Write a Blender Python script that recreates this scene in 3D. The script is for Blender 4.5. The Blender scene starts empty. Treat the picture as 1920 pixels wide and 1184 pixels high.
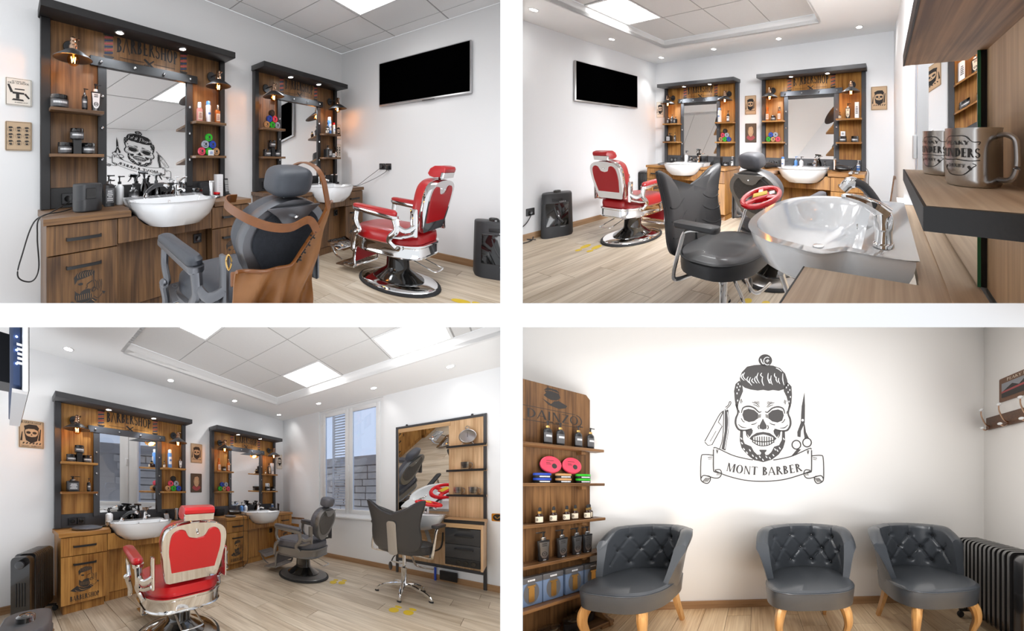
# Four bays of a barber shop, side by side and one above the other, parted by white dividing walls.
# The picture is a collage of four photographs; every bay is a room of its own with its own floor,
# walls, furniture and lamps, and its walls run towards its own photograph's vanishing points.
import bpy, math, random
import numpy as np
from mathutils.geometry import tessellate_polygon
random.seed(7)
F = 515.0                      # focal length in pixels of the 1920x1184 frame
EYE = np.array([0.0, 0.0, 3.0])
scn = bpy.context.scene
col = scn.collection
cam = bpy.data.cameras.new('camera'); cam.sensor_fit = 'HORIZONTAL'; cam.sensor_width = 36
cam.lens = 36 * F / 1920; cam.clip_start = 0.05; cam.clip_end = 60
cam_o = bpy.data.objects.new('camera', cam); cam_o.location = EYE; cam_o.rotation_euler = (math.pi/2, 0, 0)
col.objects.link(cam_o); scn.camera = cam_o
wd = bpy.data.worlds.new('daylight'); scn.world = wd; wd.use_nodes = True
wd.node_tree.nodes['Background'].inputs[0].default_value = (0.93, 0.96, 1.0, 1)
wd.node_tree.nodes['Background'].inputs[1].default_value = 1.08
scn.view_settings.view_transform = 'Standard'; scn.view_settings.look = 'None'
scn.view_settings.gamma = 1; scn.view_settings.exposure = 0.0; scn.view_settings.use_curve_mapping = False

class Room:
    """floor corner, and the two directions its walls run (ax along its long wall, ay into that wall), up is up"""
    def __init__(s, o, ax, ay, px):
        s.o = EYE + np.array(o); s.A = np.array([ax, ay, (0, 0, 1)], float).T; s.I = np.linalg.inv(s.A)
        x0, x1, y0, y1 = px; s.px = px
        # the bay's bounding planes (n.(p-EYE) >= 0 inside)
        s.planes = [np.array((F, -(x0-960), 0)), np.array((-F, x1-960, 0)), np.array((0, 592-y0, -F)), np.array((0, -(592-y1), F))]
    def w(s, P): return np.asarray(P, float) @ s.A.T + s.o
    def at(s, px, py, ax, val):
        """room point where the sight line of a pixel meets the plane coordinate[ax] = val"""
        d = s.I @ np.array([(px-960)/F, 1, (592-py)/F]); e = s.I @ (EYE - s.o)
        return e + d*(val-e[ax])/d[ax]

R1 = Room((-2.3767, 3.8286, 1.0972), (0.2167, 0.587, 0.33), (-1.3196, 0.723, 0.4064), (-260, 937.9, -260, 568.9))
R2 = Room((2.5256, 4.8332, 1.9595), (0.561, -0.3817, -0.244), (1.2605, 0.9233, 0.5902), (980.1, 2180, -260, 568.9))
R3 = Room((-4.4437, 5.332, -4.5122), (0.0352, 0.7253, -0.4613), (-1.4185, 0.7674, -0.488), (-260, 937.9, 614.1, 1440))
R4 = Room((2.186, 2.4743, -2.623), (1.0622, 0.0678, -0.0417), (0.8815, 0.9977, -0.6141), (980.1, 2180, 614.1, 1440))

def area_light(name, p, target, sx, sy, power, color=(1, 1, 1)):
    l = bpy.data.lights.new(name, 'AREA'); l.shape = 'RECTANGLE'; l.size = sx; l.size_y = sy; l.energy = power; l.color = color
    o = bpy.data.objects.new(name, l); col.objects.link(o); o.location = p
    from mathutils import Vector
    o.rotation_euler = (Vector(target)-Vector(p)).to_track_quat('-Z', 'Y').to_euler()
    return o
# unseen area lights added as fill, above each bay and behind the viewer
area_light('bay1_ceiling_fill', EYE+np.array((-1.1, 0.9, 1.85)), EYE+np.array((-1.6, 2.2, 0.3)), 1.6, 0.9, 17, (0.97, 0.98, 1.0))
area_light('bay1_front_fill', EYE+np.array((-1.0, -0.35, 0.55)), EYE+np.array((-1.6, 2.4, 1.4)), 1.6, 1.1, 6, (0.97, 0.98, 1.0))
area_light('bay2_ceiling_fill', EYE+np.array((2.9, 1.9, 2.36)), EYE+np.array((3.6, 3.9, 0.9)), 1.6, 0.7, 112, (0.97, 0.98, 1.0))
area_light('bay2_ceiling_fill', EYE+np.array((2.3, 1.0, 1.85)), EYE+np.array((2.9, 2.6, 0.0)), 2.2, 0.9, 30, (0.97, 0.98, 1.0))
area_light('bay2_front_fill', EYE+np.array((2.3, -0.35, 0.45)), EYE+np.array((3.4, 2.4, 1.4)), 2.4, 1.1, 56, (0.98, 0.985, 1.0))
area_light('bay3_ceiling_fill', EYE+np.array((-1.4, 1.3, -0.075)), EYE+np.array((-1.7, 1.36, -1.5)), 2.0, 1.1, 58, (0.96, 0.98, 1.0))
area_light('bay3_front_fill', EYE+np.array((-0.9, -0.35, -0.9)), EYE+np.array((-3.2, 1.6, -1.2)), 1.6, 1.0, 26, (0.96, 0.98, 1.0))
area_light('bay4_ceiling_fill', EYE+np.array((1.7, 0.85, -0.05)), EYE+np.array((1.8, 0.70, -1.5)), 2.4, 1.0, 74, (1.0, 0.98, 0.96))
area_light('bay4_front_fill', EYE+np.array((1.6, -0.35, -1.4)), EYE+np.array((2.3, 2.4, -2.0)), 2.6, 0.9, 24, (1.0, 0.99, 0.98))


# ------------------------------------------------------------------ mesh kit: a mesh is (V array, F list)
def join(*ms):
    V, Fs, n = [], [], 0
    for v, f in ms:
        V.append(v); Fs += [tuple(i+n for i in q) for q in f]; n += len(v)
    return np.concatenate(V), Fs
def mv(m, x=0, y=0, z=0): return m[0]+np.array((x, y, z)), m[1]
def sc(m, x=1, y=1, z=1):
    f = m[1] if x*y*z > 0 else [tuple(reversed(q)) for q in m[1]]
    return m[0]*np.array((x, y, z)), f
def rmat(ax, a):
    c, s_ = math.cos(a), math.sin(a)
    return np.array({'x': ((1, 0, 0), (0, c, -s_), (0, s_, c)), 'y': ((c, 0, s_), (0, 1, 0), (-s_, 0, c)), 'z': ((c, -s_, 0), (s_, c, 0), (0, 0, 1))}[ax])
def rot(m, ax, deg, p=(0, 0, 0)):
    p = np.array(p, float); return (m[0]-p) @ rmat(ax, math.radians(deg)).T + p, m[1]
def box(x0, x1, y0, y1, z0, z1, b=0):
    c = np.array(((x0+x1)/2, (y0+y1)/2, (z0+z1)/2)); h = np.array((abs(x1-x0)/2, abs(y1-y0)/2, abs(z1-z0)/2))
    sg = [np.array((i, j, k)) for i in (-1, 1) for j in (-1, 1) for k in (-1, 1)]
    if b <= 0:
        V = np.array([c+h*s_ for s_ in sg])
        return V, [(0, 1, 3, 2), (4, 6, 7, 5), (0, 4, 5, 1), (2, 3, 7, 6), (0, 2, 6, 4), (1, 5, 7, 3)]
    b = min(b, h.min()*0.98)
    V = []; idx = {}
    for s_ in sg:
        for a in range(3):
            e = h-b; e = e.copy(); e[a] = h[a]; idx[tuple(s_), a] = len(V); V.append(c+e*s_)
    V = np.array(V); Fs = []
    def add(ids):
        p = V[list(ids)]; n = np.cross(p[1]-p[0], p[2]-p[0])
        Fs.append(tuple(ids) if n @ (p.mean(0)-c) > 0 else tuple(reversed(ids)))
    for a in range(3):
        o1, o2 = [i for i in range(3) if i != a]
        for s1 in (-1, 1):
            def cr(u, v):
                t = [0, 0, 0]; t[a] = s1; t[o1] = u; t[o2] = v; return tuple(t)
            add([idx[cr(u, v), a] for u, v in ((-1, -1), (1, -1), (1, 1), (-1, 1))])
        for u in (-1, 1):
            for v in (-1, 1):
                t0 = [0, 0, 0]; t0[o1] = u; t0[o2] = v; ta = list(t0); tb = list(t0); ta[a] = -1; tb[a] = 1
                add([idx[tuple(ta), o1], idx[tuple(tb), o1], idx[tuple(tb), o2], idx[tuple(ta), o2]])
    for s_ in sg: add([idx[tuple(s_), a] for a in range(3)])
    return V, Fs
def rings(rs, closed=True, c0=True, c1=True):
    """loft a list of equally long point rings"""
    rs = [np.asarray(r, float) for r in rs]; n = len(rs[0]); V = np.concatenate(rs); Fs = []
    for i in range(len(rs)-1):
        for j in range(n if closed else n-1):
            k = (j+1) % n; Fs.append((i*n+j, i*n+k, (i+1)*n+k, (i+1)*n+j))
    if closed and c0: Fs.append(tuple(reversed(range(n))))
    if closed and c1: Fs.append(tuple(range((len(rs)-1)*n, len(rs)*n)))
    return V, Fs
def lathe(prof, n=20, x=0, y=0, z=0):
    a = np.arange(n)*2*math.pi/n; cs = np.stack([np.cos(a), np.sin(a)], 1)
    rs = [np.column_stack([cs*max(r, 1e-5), np.full(n, h)]) for r, h in prof]
    return mv(rings(rs, True, prof[0][0] > 1e-4, prof[-1][0] > 1e-4), x, y, z)
def cyl(r, z0, z1, x=0, y=0, n=16, b=0):
    if b: return lathe([(r-b, z0), (r, z0+b), (r, z1-b), (r-b, z1)], n, x, y)
    return lathe([(r, z0), (r, z1)], n, x, y)
def catm(pts, k=6, closed=False):
    P = [np.array(p, float) for p in pts]; out = []; n = len(P)
    for i in range(n if closed else n-1):
        g = (lambda j: P[j % n]) if closed else (lambda j: P[min(max(j, 0), n-1)])
        p0, p1, p2, p3 = g(i-1), g(i), g(i+1), g(i+2)
        for t in np.arange(k)/k:
            out.append(0.5*((2*p1)+(-p0+p2)*t+(2*p0-5*p1+4*p2-p3)*t*t+(-p0+3*p1-3*p2+p3)*t**3))
    if not closed: out.append(P[-1])
    return np.array(out)
def sweep(path, sec, up=(0, 0, 1), scale=None, closed=False):
    """carry a 2D section (side, up) along a path"""
    path = np.asarray(path, float); n = len(path); rs = []
    up = np.array(up, float); last = None
    for i in range(n):
        t = path[(i+1) % n]-path[i-1] if closed else path[min(i+1, n-1)]-path[max(i-1, 0)]
        t = t/(np.linalg.norm(t)+1e-12); s_ = np.cross(t, up)
        if np.linalg.norm(s_) < 0.15: s_ = last if last is not None else np.cross(t, (0.3, 0.9, 0.1))
        s_ = s_-t*(s_ @ t); s_ /= np.linalg.norm(s_); last = s_; u = np.cross(s_, t)
        k = 1 if scale is None else scale[i]
        rs.append([path[i]+s_*a*k+u*b*k for a, b in sec])
    if closed: rs.append(rs[0]); return rings(rs, True, False, False)
    return rings(rs)
def circ(r, n=8, ry=None): return [(r*math.cos(2*math.pi*i/n), (ry or r)*math.sin(2*math.pi*i/n)) for i in range(n)]
def tube(path, r, n=8, k=0, closed=False, up=(0, 0, 1)):
    if k: path = catm(path, k, closed)
    if isinstance(r, (int, float)): return sweep(path, circ(r, n), up, None, closed)
    rr = np.interp(np.linspace(0, 1, len(path)), np.linspace(0, 1, len(r)), r)
    return sweep(path, circ(1, n), up, rr, closed)
def rrect(w, h, r, n=4, cx=0, cy=0):
    r = min(r, w/2-1e-4, h/2-1e-4); out = []
    for q, (sx, sy) in enumerate(((1, 1), (-1, 1), (-1, -1), (1, -1))):
        for i in range(n+1):
            a = math.pi/2*(q+i/n); out.append((cx+sx*(w/2-r)+r*math.cos(a), cy+sy*(h/2-r)+r*math.sin(a)))
    return out
def ellp(rx, ry, n=24, cx=0, cy=0): return [(cx+rx*math.cos(2*math.pi*i/n), cy+ry*math.sin(2*math.pi*i/n)) for i in range(n)]
def loftz(lv):
    """levels (outline xy, z)"""
    return rings([[(x, y, z) for x, y in o] for o, z in lv])
def lofty(lv):
    """levels (outline xz, y), from the front (-y) to the back"""
    return rings([[(x, y, z) for x, z in o] for o, y in lv])
def scl(o, k, kz=None):
    c = np.mean(np.array(o), 0); kz = kz or k
    return [((x-c[0])*k+c[0], (z-c[1])*kz+c[1]) for x, z in o]
def inset(o, d):
    """move an outline inwards by d (counter-clockwise outlines)"""
    P = np.array(o); n = len(P); t = np.roll(P, -1, 0)-np.roll(P, 1, 0); t /= np.linalg.norm(t, axis=1)[:, None]+1e-9
    return [tuple(p) for p in P+np.column_stack([-t[:, 1], t[:, 0]])*d]
def tess(poly):
    p3 = [(x, y, 0) for x, y in poly]; return [tuple(t) for t in tessellate_polygon([p3])]
def prism(poly, y0, y1):
    """outline in x,z thickened from y0 (front) to y1"""
    P = np.array(poly, float); n = len(P)
    if 0.5*np.sum(P[:, 0]*np.roll(P[:, 1], -1)-np.roll(P[:, 0], -1)*P[:, 1]) < 0: P = P[::-1]
    V = np.concatenate([np.column_stack([P[:, 0], np.full(n, y0), P[:, 1]]), np.column_stack([P[:, 0], np.full(n, y1), P[:, 1]])])
    Fs = []
    for t in tess(P):
        a, b, c = P[t[0]], P[t[1]], P[t[2]]
        if (b[0]-a[0])*(c[1]-a[1])-(b[1]-a[1])*(c[0]-a[0]) < 0: t = (t[0], t[2], t[1])
        Fs.append(tuple(t)); Fs.append((t[0]+n, t[2]+n, t[1]+n))
    for i in range(n):
        j = (i+1) % n; Fs.append((i, i+n, j+n, j))
    return V, Fs
def prismz(poly, z0, z1): # outline in x,y thickened from z0 to z1
    m = prism(poly, -z1, -z0); return np.column_stack([m[0][:, 0], m[0][:, 2], -m[0][:, 1]]), m[1]
def sell(cx, cy, cz, rx, ry, rz, e1=1, e2=1, nu=20, nv=12):
    """superellipsoid; e<1 boxier"""
    f = lambda v, e: np.sign(v)*np.abs(v)**e
    th = np.arange(nu)*2*math.pi/nu; rs = []
    for ph in np.linspace(-math.pi/2+0.02, math.pi/2-0.02, nv):
        c, s_ = f(np.cos(ph), e1), f(np.sin(ph), e1)
        rs.append(np.column_stack([cx+rx*c*f(np.cos(th), e2), cy+ry*c*f(np.sin(th), e2), np.full(nu, cz+rz*s_)]))
    return rings(rs)
def to_y(m, y=0):
    """turn a z-axis shape so that its top faces the front (-y)"""
    return mv((np.column_stack([m[0][:, 0], -m[0][:, 2], m[0][:, 1]]), m[1]), 0, y, 0)
def to_x(m): return np.column_stack([m[0][:, 2], m[0][:, 0], m[0][:, 1]]), m[1]

# ------------------------------------------------------------------ flat print
def flat(polys, fn=None, o=(0, 0, 0), s=1.0, y=0.0):
    """2D polygons (x, z) laid on a front face at depth y; fn maps (x, z) to a point instead"""
    V, Fs = [], []
    for p in polys:
        n = len(V)
        pts = [fn(a, b) for a, b in p] if fn else [(o[0]+a*s, o[1]+y, o[2]+b*s) for a, b in p]
        V += pts
        if len(p) <= 4: tr = [tuple(range(len(p)))]
        else: tr = tess(p)
        for t in tr:
            a, b, c = p[t[0]], p[t[1]], p[t[2]]
            ccw = (b[0]-a[0])*(c[1]-a[1])-(b[1]-a[1])*(c[0]-a[0]) > 0
            Fs.append(tuple(i+n for i in (t if ccw else reversed(t))))
    return np.array(V, float), Fs
def stroke(pts, w, k=0):
    """ribbon of width w (or list of widths) along 2D points, as quads"""
    P = catm(pts, k) if k else np.array(pts, float); n = len(P)
    W = np.interp(np.linspace(0, 1, n), np.linspace(0, 1, len(w)), w) if hasattr(w, '__len__') else np.full(n, w)
    L, R = [], []
    for i in range(n):
        t = P[min(i+1, n-1)]-P[max(i-1, 0)]; t = t/(np.linalg.norm(t)+1e-9); q = np.array((-t[1], t[0]))*W[i]/2
        L.append(P[i]+q); R.append(P[i]-q)
    return [[tuple(R[i]), tuple(R[i+1]), tuple(L[i+1]), tuple(L[i])] for i in range(n-1)]
def band(cx, cy, rx, ry, a0, a1, tx, ty, n=10):
    out = []; A = np.radians(np.linspace(a0, a1, n+1))
    for a, b in zip(A[:-1], A[1:]):
        e = lambda t, k: (cx+(rx-tx*k)*math.cos(t), cy+(ry-ty*k)*math.sin(t))
        out.append([e(a, 0), e(b, 0), e(b, 1), e(a, 1)])
    return out
def rc(x0, y0, x1, y1): return [(x0, y0), (x1, y0), (x1, y1), (x0, y1)]
def glyph(c, t=0.17, s=0.07, serif=0.05):
    """one roman capital, height 1: (polygons, advance)"""
    def stem(x, w=t, y0=0, y1=1):
        o = [rc(x, y0, x+w, y1)]
        if serif: o += [rc(x-serif, y0, x+w+serif, y0+0.045), rc(x-serif, y1-0.045, x+w+serif, y1)]
        return o
    L = 0.1
    if c == ' ': return [], 0.45
    if c == 'I': return stem(L), 0.4
    if c == 'B': return stem(L)+band(0.24, 0.745, 0.32, 0.255, -90, 90, t, s)+band(0.24, 0.27, 0.38, 0.27, -90, 90, t, s)+[rc(0.2, 0.49, 0.3, 0.54), rc(0.2, 1-s, 0.26, 1), rc(0.2, 0, 0.26, s)], 0.74
    if c == 'P': return stem(L)+band(0.24, 0.73, 0.36, 0.27, -90, 90, t, s)+[rc(0.2, 1-s, 0.26, 1)], 0.7
    if c == 'R': return stem(L)+band(0.24, 0.735, 0.34, 0.265, -90, 90, t, s)+[rc(0.2, 1-s, 0.26, 1), [(0.3, 0.48), (0.62, 0), (0.82, 0), (0.48, 0.5)]], 0.82
    if c == 'D': return stem(L)+band(0.26, 0.5, 0.5, 0.5, -90, 90, t, s)+[rc(0.2, 1-s, 0.28, 1), rc(0.2, 0, 0.28, s)], 0.86
    if c == 'O': return band(0.45, 0.5, 0.4, 0.52, 0, 360, t, s, 22), 0.92
    if c == 'C': return band(0.47, 0.5, 0.4, 0.52, 50, 310, t, s, 18), 0.84
    if c == 'E': return stem(L)+[rc(0.2, 1-s, 0.6, 1), rc(0.2, 0.47, 0.5, 0.54), rc(0.2, 0, 0.62, s), rc(0.56, 0.8, 0.6, 1), rc(0.58, 0, 0.62, 0.2), rc(0.47, 0.4, 0.5, 0.61)], 0.72
    if c == 'L': return stem(L)+[rc(0.2, 0, 0.6, s), rc(0.56, 0, 0.6, 0.22)], 0.66
    if c == 'F': return stem(L)+[rc(0.2, 1-s, 0.6, 1), rc(0.2, 0.47, 0.5, 0.54)], 0.66
    if c == 'H': return stem(L)+stem(0.58)+[rc(0.2, 0.47, 0.62, 0.54)], 0.88
    if c == 'T': return stem(0.3)+[rc(0.04, 1-s, 0.74, 1), rc(0.04, 0.8, 0.09, 1), rc(0.69, 0.8, 0.74, 1)], 0.8
    if c == 'N': return stem(L, s)+stem(0.66, s)+[[(0.06, 1), (0.6, 0), (0.75, 0), (0.24, 1)]], 0.86
    if c == 'M': return stem(L, s)+stem(0.76)+[[(0.08, 1), (0.42, 0), (0.56, 0), (0.26, 1)], [(0.44, 0), (0.5, 0), (0.84, 1), (0.77, 1)]], 1.04
    if c == 'A': return stroke([(0.04, 0), (0.4, 1)], s)+[[(0.33, 1), (0.62, 0), (0.82, 0), (0.46, 1)], rc(0.17, 0.3, 0.62, 0.36)]+([rc(-0.04, 0, 0.14, 0.04), rc(0.55, 0, 0.88, 0.04)] if serif else []), 0.86
    if c == '^': return stroke([(0.06, 0), (0.4, 1)], [0.16, 0.05])+stroke([(0.38, 1.05), (0.8, -0.12)], 0.1), 0.86
    if c == 'S': return band(0.36, 0.74, 0.28, 0.28, 20, 265, t*0.8, s, 12)+band(0.36, 0.26, 0.3, 0.28, -160, 85, t*0.8, s, 12)+[[(0.22, 0.52), (0.42, 0.42), (0.6, 0.42), (0.4, 0.58)]], 0.72
    if c == 'Z': return [rc(0.06, 1-s, 0.68, 1), rc(0.06, 0, 0.7, s), [(0.06, s), (0.24, s), (0.68, 1-s), (0.5, 1-s)]], 0.76
    if c == 'K': return stem(L)+stroke([(0.25, 0.45), (0.66, 1)], s)+[[(0.3, 0.55), (0.64, 0), (0.84, 0), (0.42, 0.66)]], 0.84
    if c == 'Y': return stem(0.33, t, 0, 0.5)+[[(0.02, 1), (0.33, 0.46), (0.48, 0.5), (0.22, 1)]]+stroke([(0.45, 0.48), (0.78, 1)], s), 0.8
    if c == 'V': return [[(0.02, 1), (0.36, 0), (0.46, 0), (0.2, 1)]]+stroke([(0.42, 0.02), (0.74, 1)], s), 0.78
    if c == 'U': return stem(L, t, 0.3)+stem(0.6, s, 0.3)+band(0.385, 0.3, 0.285, 0.32, 180, 360, t*0.7, s), 0.84
    return [rc(0.1, 0.4, 0.5, 0.5)], 0.6
def text(txt, w=None, h=1.0, fn=None, **kw):
    """centred line of capitals, cap height h, squeezed to width w; fn bends the line"""
    P, x = [], 0
    for c in txt:
        g, a = glyph(c, **kw); P += [[(x+u, v) for u, v in p] for p in g]; x += a
    k = (w/x) if w else h
    P = [[((u-x/2)*k, v*h) for u, v in p] for p in P]
    return [[fn(u, v) for u, v in p] for p in P] if fn else P

# ------------------------------------------------------------------ things and parts
MATS = {}
def link_mesh(name, V, Fs, mat, lc=None, smooth=True):
    me = bpy.data.meshes.new(name); me.from_pydata(V.tolist() if hasattr(V, 'tolist') else V, [], Fs)
    at_ = me.attributes.new('lc', 'FLOAT_VECTOR', 'POINT'); at_.data.foreach_set('vector', np.asarray(lc if lc is not None else V, np.float32).ravel())
    me.materials.append(MATS[mat])
    if smooth:
        me.polygons.foreach_set('use_smooth', [True]*len(me.polygons)); me.set_sharp_from_angle(angle=math.radians(38))
    o = bpy.data.objects.new(name, me); col.objects.link(o); return o
def cut(V, Fs, room):
    """keep only what lies inside the bay (things end at the dividing walls)"""
    import bmesh
    d = [(V-EYE) @ p for p in room.planes]
    if min(x.min() for x in d) >= 0: return V, Fs, None
    bm = bmesh.new(); vs = [bm.verts.new(v) for v in V]
    for f in Fs:
        try: bm.faces.new([vs[i] for i in f])
        except ValueError: pass
    for p in room.planes:
        bmesh.ops.bisect_plane(bm, geom=bm.verts[:]+bm.edges[:]+bm.faces[:], plane_co=EYE, plane_no=-p/np.linalg.norm(p), clear_outer=True)
    bm.verts.index_update()
    V2 = np.array([v.co[:] for v in bm.verts]) if bm.verts else np.zeros((0, 3)); F2 = [tuple(v.index for v in f.verts) for f in bm.faces]
    bm.free(); return V2, F2, True
def props(o, label, cat, group=None, kind=None):
    if label: o['label'] = label
    if cat: o['category'] = cat
    if group: o['group'] = group
    if kind: o['kind'] = kind
class Thing:
    def __init__(s, room, name, label, cat, loc=(0, 0, 0), rz=0, k=1.0, group=None, kind=None, tilt=None, empty=True, clip=True):
        s.room = room; s.loc = np.array(loc, float); s.clip = clip
        s.M = rmat('z', math.radians(rz))*k
        if tilt: s.M = s.M @ rmat(tilt[0], math.radians(tilt[1]))
        s.base = room.w(s.loc); s.root = None; s.meta = (name, label, cat, group, kind)
        if empty:
            s.root = bpy.data.objects.new(name, None); col.objects.link(s.root); s.root.empty_display_size = 0.05
            s.root.location = s.base; props(s.root, label, cat, group, kind)
    def W(s, V): return s.room.w(V @ s.M.T + s.loc)
    def part(s, name, m, mat, parent=None, label=None, smooth=True, kind=None):
        V, Fs = m; V = np.asarray(V, float); W = s.W(V)
        lc = V
        if s.clip:
            W2, F2, did = cut(W, Fs, s.room)
            if did:
                if not F2: return None
                W, Fs = W2, F2; lc = (((W-s.room.o) @ s.room.I.T)-s.loc) @ np.linalg.inv(s.M).T
        o = link_mesh(name, W-s.base, Fs, mat, lc, smooth)
        if label: o['label'] = label
        if kind or name == 'lettering': o['kind'] = kind or 'stuff'
        o.parent = parent or s.root
        if s.root is None:
            s.root = o; o.location = s.base; o.name = s.meta[0]; props(o, *s.meta[1:])
        return o
def solo(room, name, label, cat, m, mat, loc=(0, 0, 0), rz=0, k=1.0, group=None, kind=None, smooth=True, clip=True):
    t = Thing(room, name, label, cat, loc, rz, k, group, kind, empty=False, clip=clip); t.part(name, m, mat, smooth=smooth); return t
# ------------------------------------------------------------------ materials
def nodes(name):
    m = bpy.data.materials.new(name); m.use_nodes = True; MATS[name] = m
    return m, m.node_tree, m.node_tree.nodes['Principled BSDF']
def mat(name, c, rough=0.5, metal=0.0, bump=0, bscale=200, emit=None, coat=0, spec=None, var=0, vscale=8, alpha=None):
    m, nt, b = nodes(name)
    b.inputs['Base Color'].default_value = (*c, 1); b.inputs['Roughness'].default_value = rough; b.inputs['Metallic'].default_value = metal
    if coat: b.inputs['Coat Weight'].default_value = coat; b.inputs['Coat Roughness'].default_value = 0.08
    if spec is not None: b.inputs['Specular IOR Level'].default_value = spec
    if emit: b.inputs['Emission Color'].default_value = (*emit[0], 1); b.inputs['Emission Strength'].default_value = emit[1]
    if bump or var:
        a = nt.nodes.new('ShaderNodeAttribute'); a.attribute_name = 'lc'
    if bump:
        n = nt.nodes.new('ShaderNodeTexNoise'); n.inputs['Scale'].default_value = bscale; n.inputs['Detail'].default_value = 3
        nt.links.new(a.outputs['Vector'], n.inputs['Vector'])
        bp = nt.nodes.new('ShaderNodeBump'); bp.inputs['Strength'].default_value = bump; bp.inputs['Distance'].default_value = 0.002
        nt.links.new(n.outputs[0], bp.inputs['Height']); nt.links.new(bp.outputs[0], b.inputs['Normal'])
    if var:
        n = nt.nodes.new('ShaderNodeTexNoise'); n.inputs['Scale'].default_value = vscale; n.inputs['Detail'].default_value = 4
        nt.links.new(a.outputs['Vector'], n.inputs['Vector'])
        r = nt.nodes.new('ShaderNodeMix'); r.data_type = 'RGBA'
        r.inputs[6].default_value = (*[x*(1-var) for x in c], 1); r.inputs[7].default_value = (*[min(1, x*(1+var)) for x in c], 1)
        nt.links.new(n.outputs[0], r.inputs[0]); nt.links.new(r.outputs[2], b.inputs['Base Color'])
    return m
def wood(name, c0, c1, axis, rough=0.45, scale=1.0, rnd=0.0, fine=0.5, knots=0.0):
    """grain along axis (0 x, 1 y, 2 z) of the thing's own coordinates"""
    m, nt, b = nodes(name); L = nt.links
    a = nt.nodes.new('ShaderNodeAttribute'); a.attribute_name = 'lc'
    oi = nt.nodes.new('ShaderNodeObjectInfo')
    sh = nt.nodes.new('ShaderNodeVectorMath'); sh.operation = 'SCALE'; sh.inputs[0].default_value = (17.3, 9.1, 5.7); L.new(oi.outputs['Random'], sh.inputs['Scale'])
    ad = nt.nodes.new('ShaderNodeVectorMath'); ad.operation = 'ADD'; L.new(a.outputs['Vector'], ad.inputs[0]); L.new(sh.outputs[0], ad.inputs[1])
    def nz(s_, st, det, dist):
        mp = nt.nodes.new('ShaderNodeMapping'); v = [s_]*3; v[axis] = s_*st; mp.inputs['Scale'].default_value = v
        L.new(ad.outputs[0], mp.inputs['Vector']); n = nt.nodes.new('ShaderNodeTexNoise')
        n.inputs['Scale'].default_value = 1; n.inputs['Detail'].default_value = det; n.inputs['Distortion'].default_value = dist
        L.new(mp.outputs[0], n.inputs['Vector']); return n.outputs[0]
    big = nz(7*scale, 0.16, 3, 1.2); fin = nz(70*scale, 0.03, 4, 0.3)
    mx = nt.nodes.new('ShaderNodeMath'); mx.operation = 'MULTIPLY_ADD'; mx.inputs[1].default_value = fine; L.new(fin, mx.inputs[0])
    m2 = nt.nodes.new('ShaderNodeMath'); m2.operation = 'MULTIPLY'; m2.inputs[1].default_value = 1-fine; L.new(big, m2.inputs[0]); L.new(m2.outputs[0], mx.inputs[2])
    cr = nt.nodes.new('ShaderNodeValToRGB'); cr.color_ramp.elements[0].position = 0.36; cr.color_ramp.elements[1].position = 0.64
    cr.color_ramp.elements[0].color = (*c0, 1); cr.color_ramp.elements[1].color = (*c1, 1); L.new(mx.outputs[0], cr.inputs[0])
    out = cr.outputs[0]
    if rnd:
        hs = nt.nodes.new('ShaderNodeHueSaturation'); mr = nt.nodes.new('ShaderNodeMapRange'); mr.inputs[3].default_value = 1-rnd; mr.inputs[4].default_value = 1+rnd
        L.new(oi.outputs['Random'], mr.inputs[0]); L.new(mr.outputs[0], hs.inputs['Value']); L.new(out, hs.inputs['Color']); out = hs.outputs[0]
    L.new(out, b.inputs['Base Color']); b.inputs['Roughness'].default_value = rough
    bp = nt.nodes.new('ShaderNodeBump'); bp.inputs['Strength'].default_value = 0.12; bp.inputs['Distance'].default_value = 0.002
    L.new(fin, bp.inputs['Height']); L.new(bp.outputs[0], b.inputs['Normal'])
    return m
def hexc(h, g=2.2):
    return tuple((int(h[i:i+2], 16)/255)**g for i in (0, 2, 4))
mat('wall_white', (0.82, 0.82, 0.82), 0.9, bump=0.15, bscale=260)
mat('wall_cool', (0.82, 0.83, 0.845), 0.9, bump=0.15, bscale=260)
mat('wall_warm', (0.83, 0.81, 0.785), 0.9, bump=0.15, bscale=260)
mat('divider', (0.97, 0.97, 0.97), 0.9)
mat('ceiling_paint', (0.92, 0.92, 0.915), 0.95)
mat('ceiling_tile', (0.72, 0.715, 0.705), 0.95, bump=0.3, bscale=500, var=0.03, vscale=60)
mat('ceiling_tile_pale', (0.88, 0.88, 0.875), 0.95, bump=0.3, bscale=500, var=0.02, vscale=60)
mat('tile_grid', (0.38, 0.37, 0.36), 0.7)
mat('grid_white', (0.8, 0.8, 0.8), 0.6)
wood('plank', hexc('ab9880'), hexc('dccdb8'), 1, 0.42, 1.0, 0.07, 0.45)
wood('plank4', hexc('bd9a72'), hexc('ead0aa'), 1, 0.42, 1.0, 0.07, 0.45)
wood('plank_y', hexc('a58a6c'), hexc('cdb89b'), 1, 0.42, 1.0, 0.07, 0.45)
mat('joint', hexc('75624e'), 0.9)
wood('skirting', hexc('8f6c4c'), hexc('b3906c'), 0, 0.5)
wood('skirting_y', hexc('8f6c4c'), hexc('b3906c'), 1, 0.5)
for s_, k0, k1 in (('1', '463120', '86623f'), ('2', '75491f', 'b98749'), ('4', '4f3520', '8a6440')):
    wood('wood_v'+s_, hexc(k0), hexc(k1), 2, 0.45); wood('wood_h'+s_, hexc(k0), hexc(k1), 0, 0.45)
wood('oak_v', hexc('b08b66'), hexc('dcba94'), 2, 0.45); wood('oak_h', hexc('bda083'), hexc('e8d0b3'), 1, 0.45); wood('oak_x', hexc('a07c58'), hexc('c8a47a'), 0, 0.45)
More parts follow.
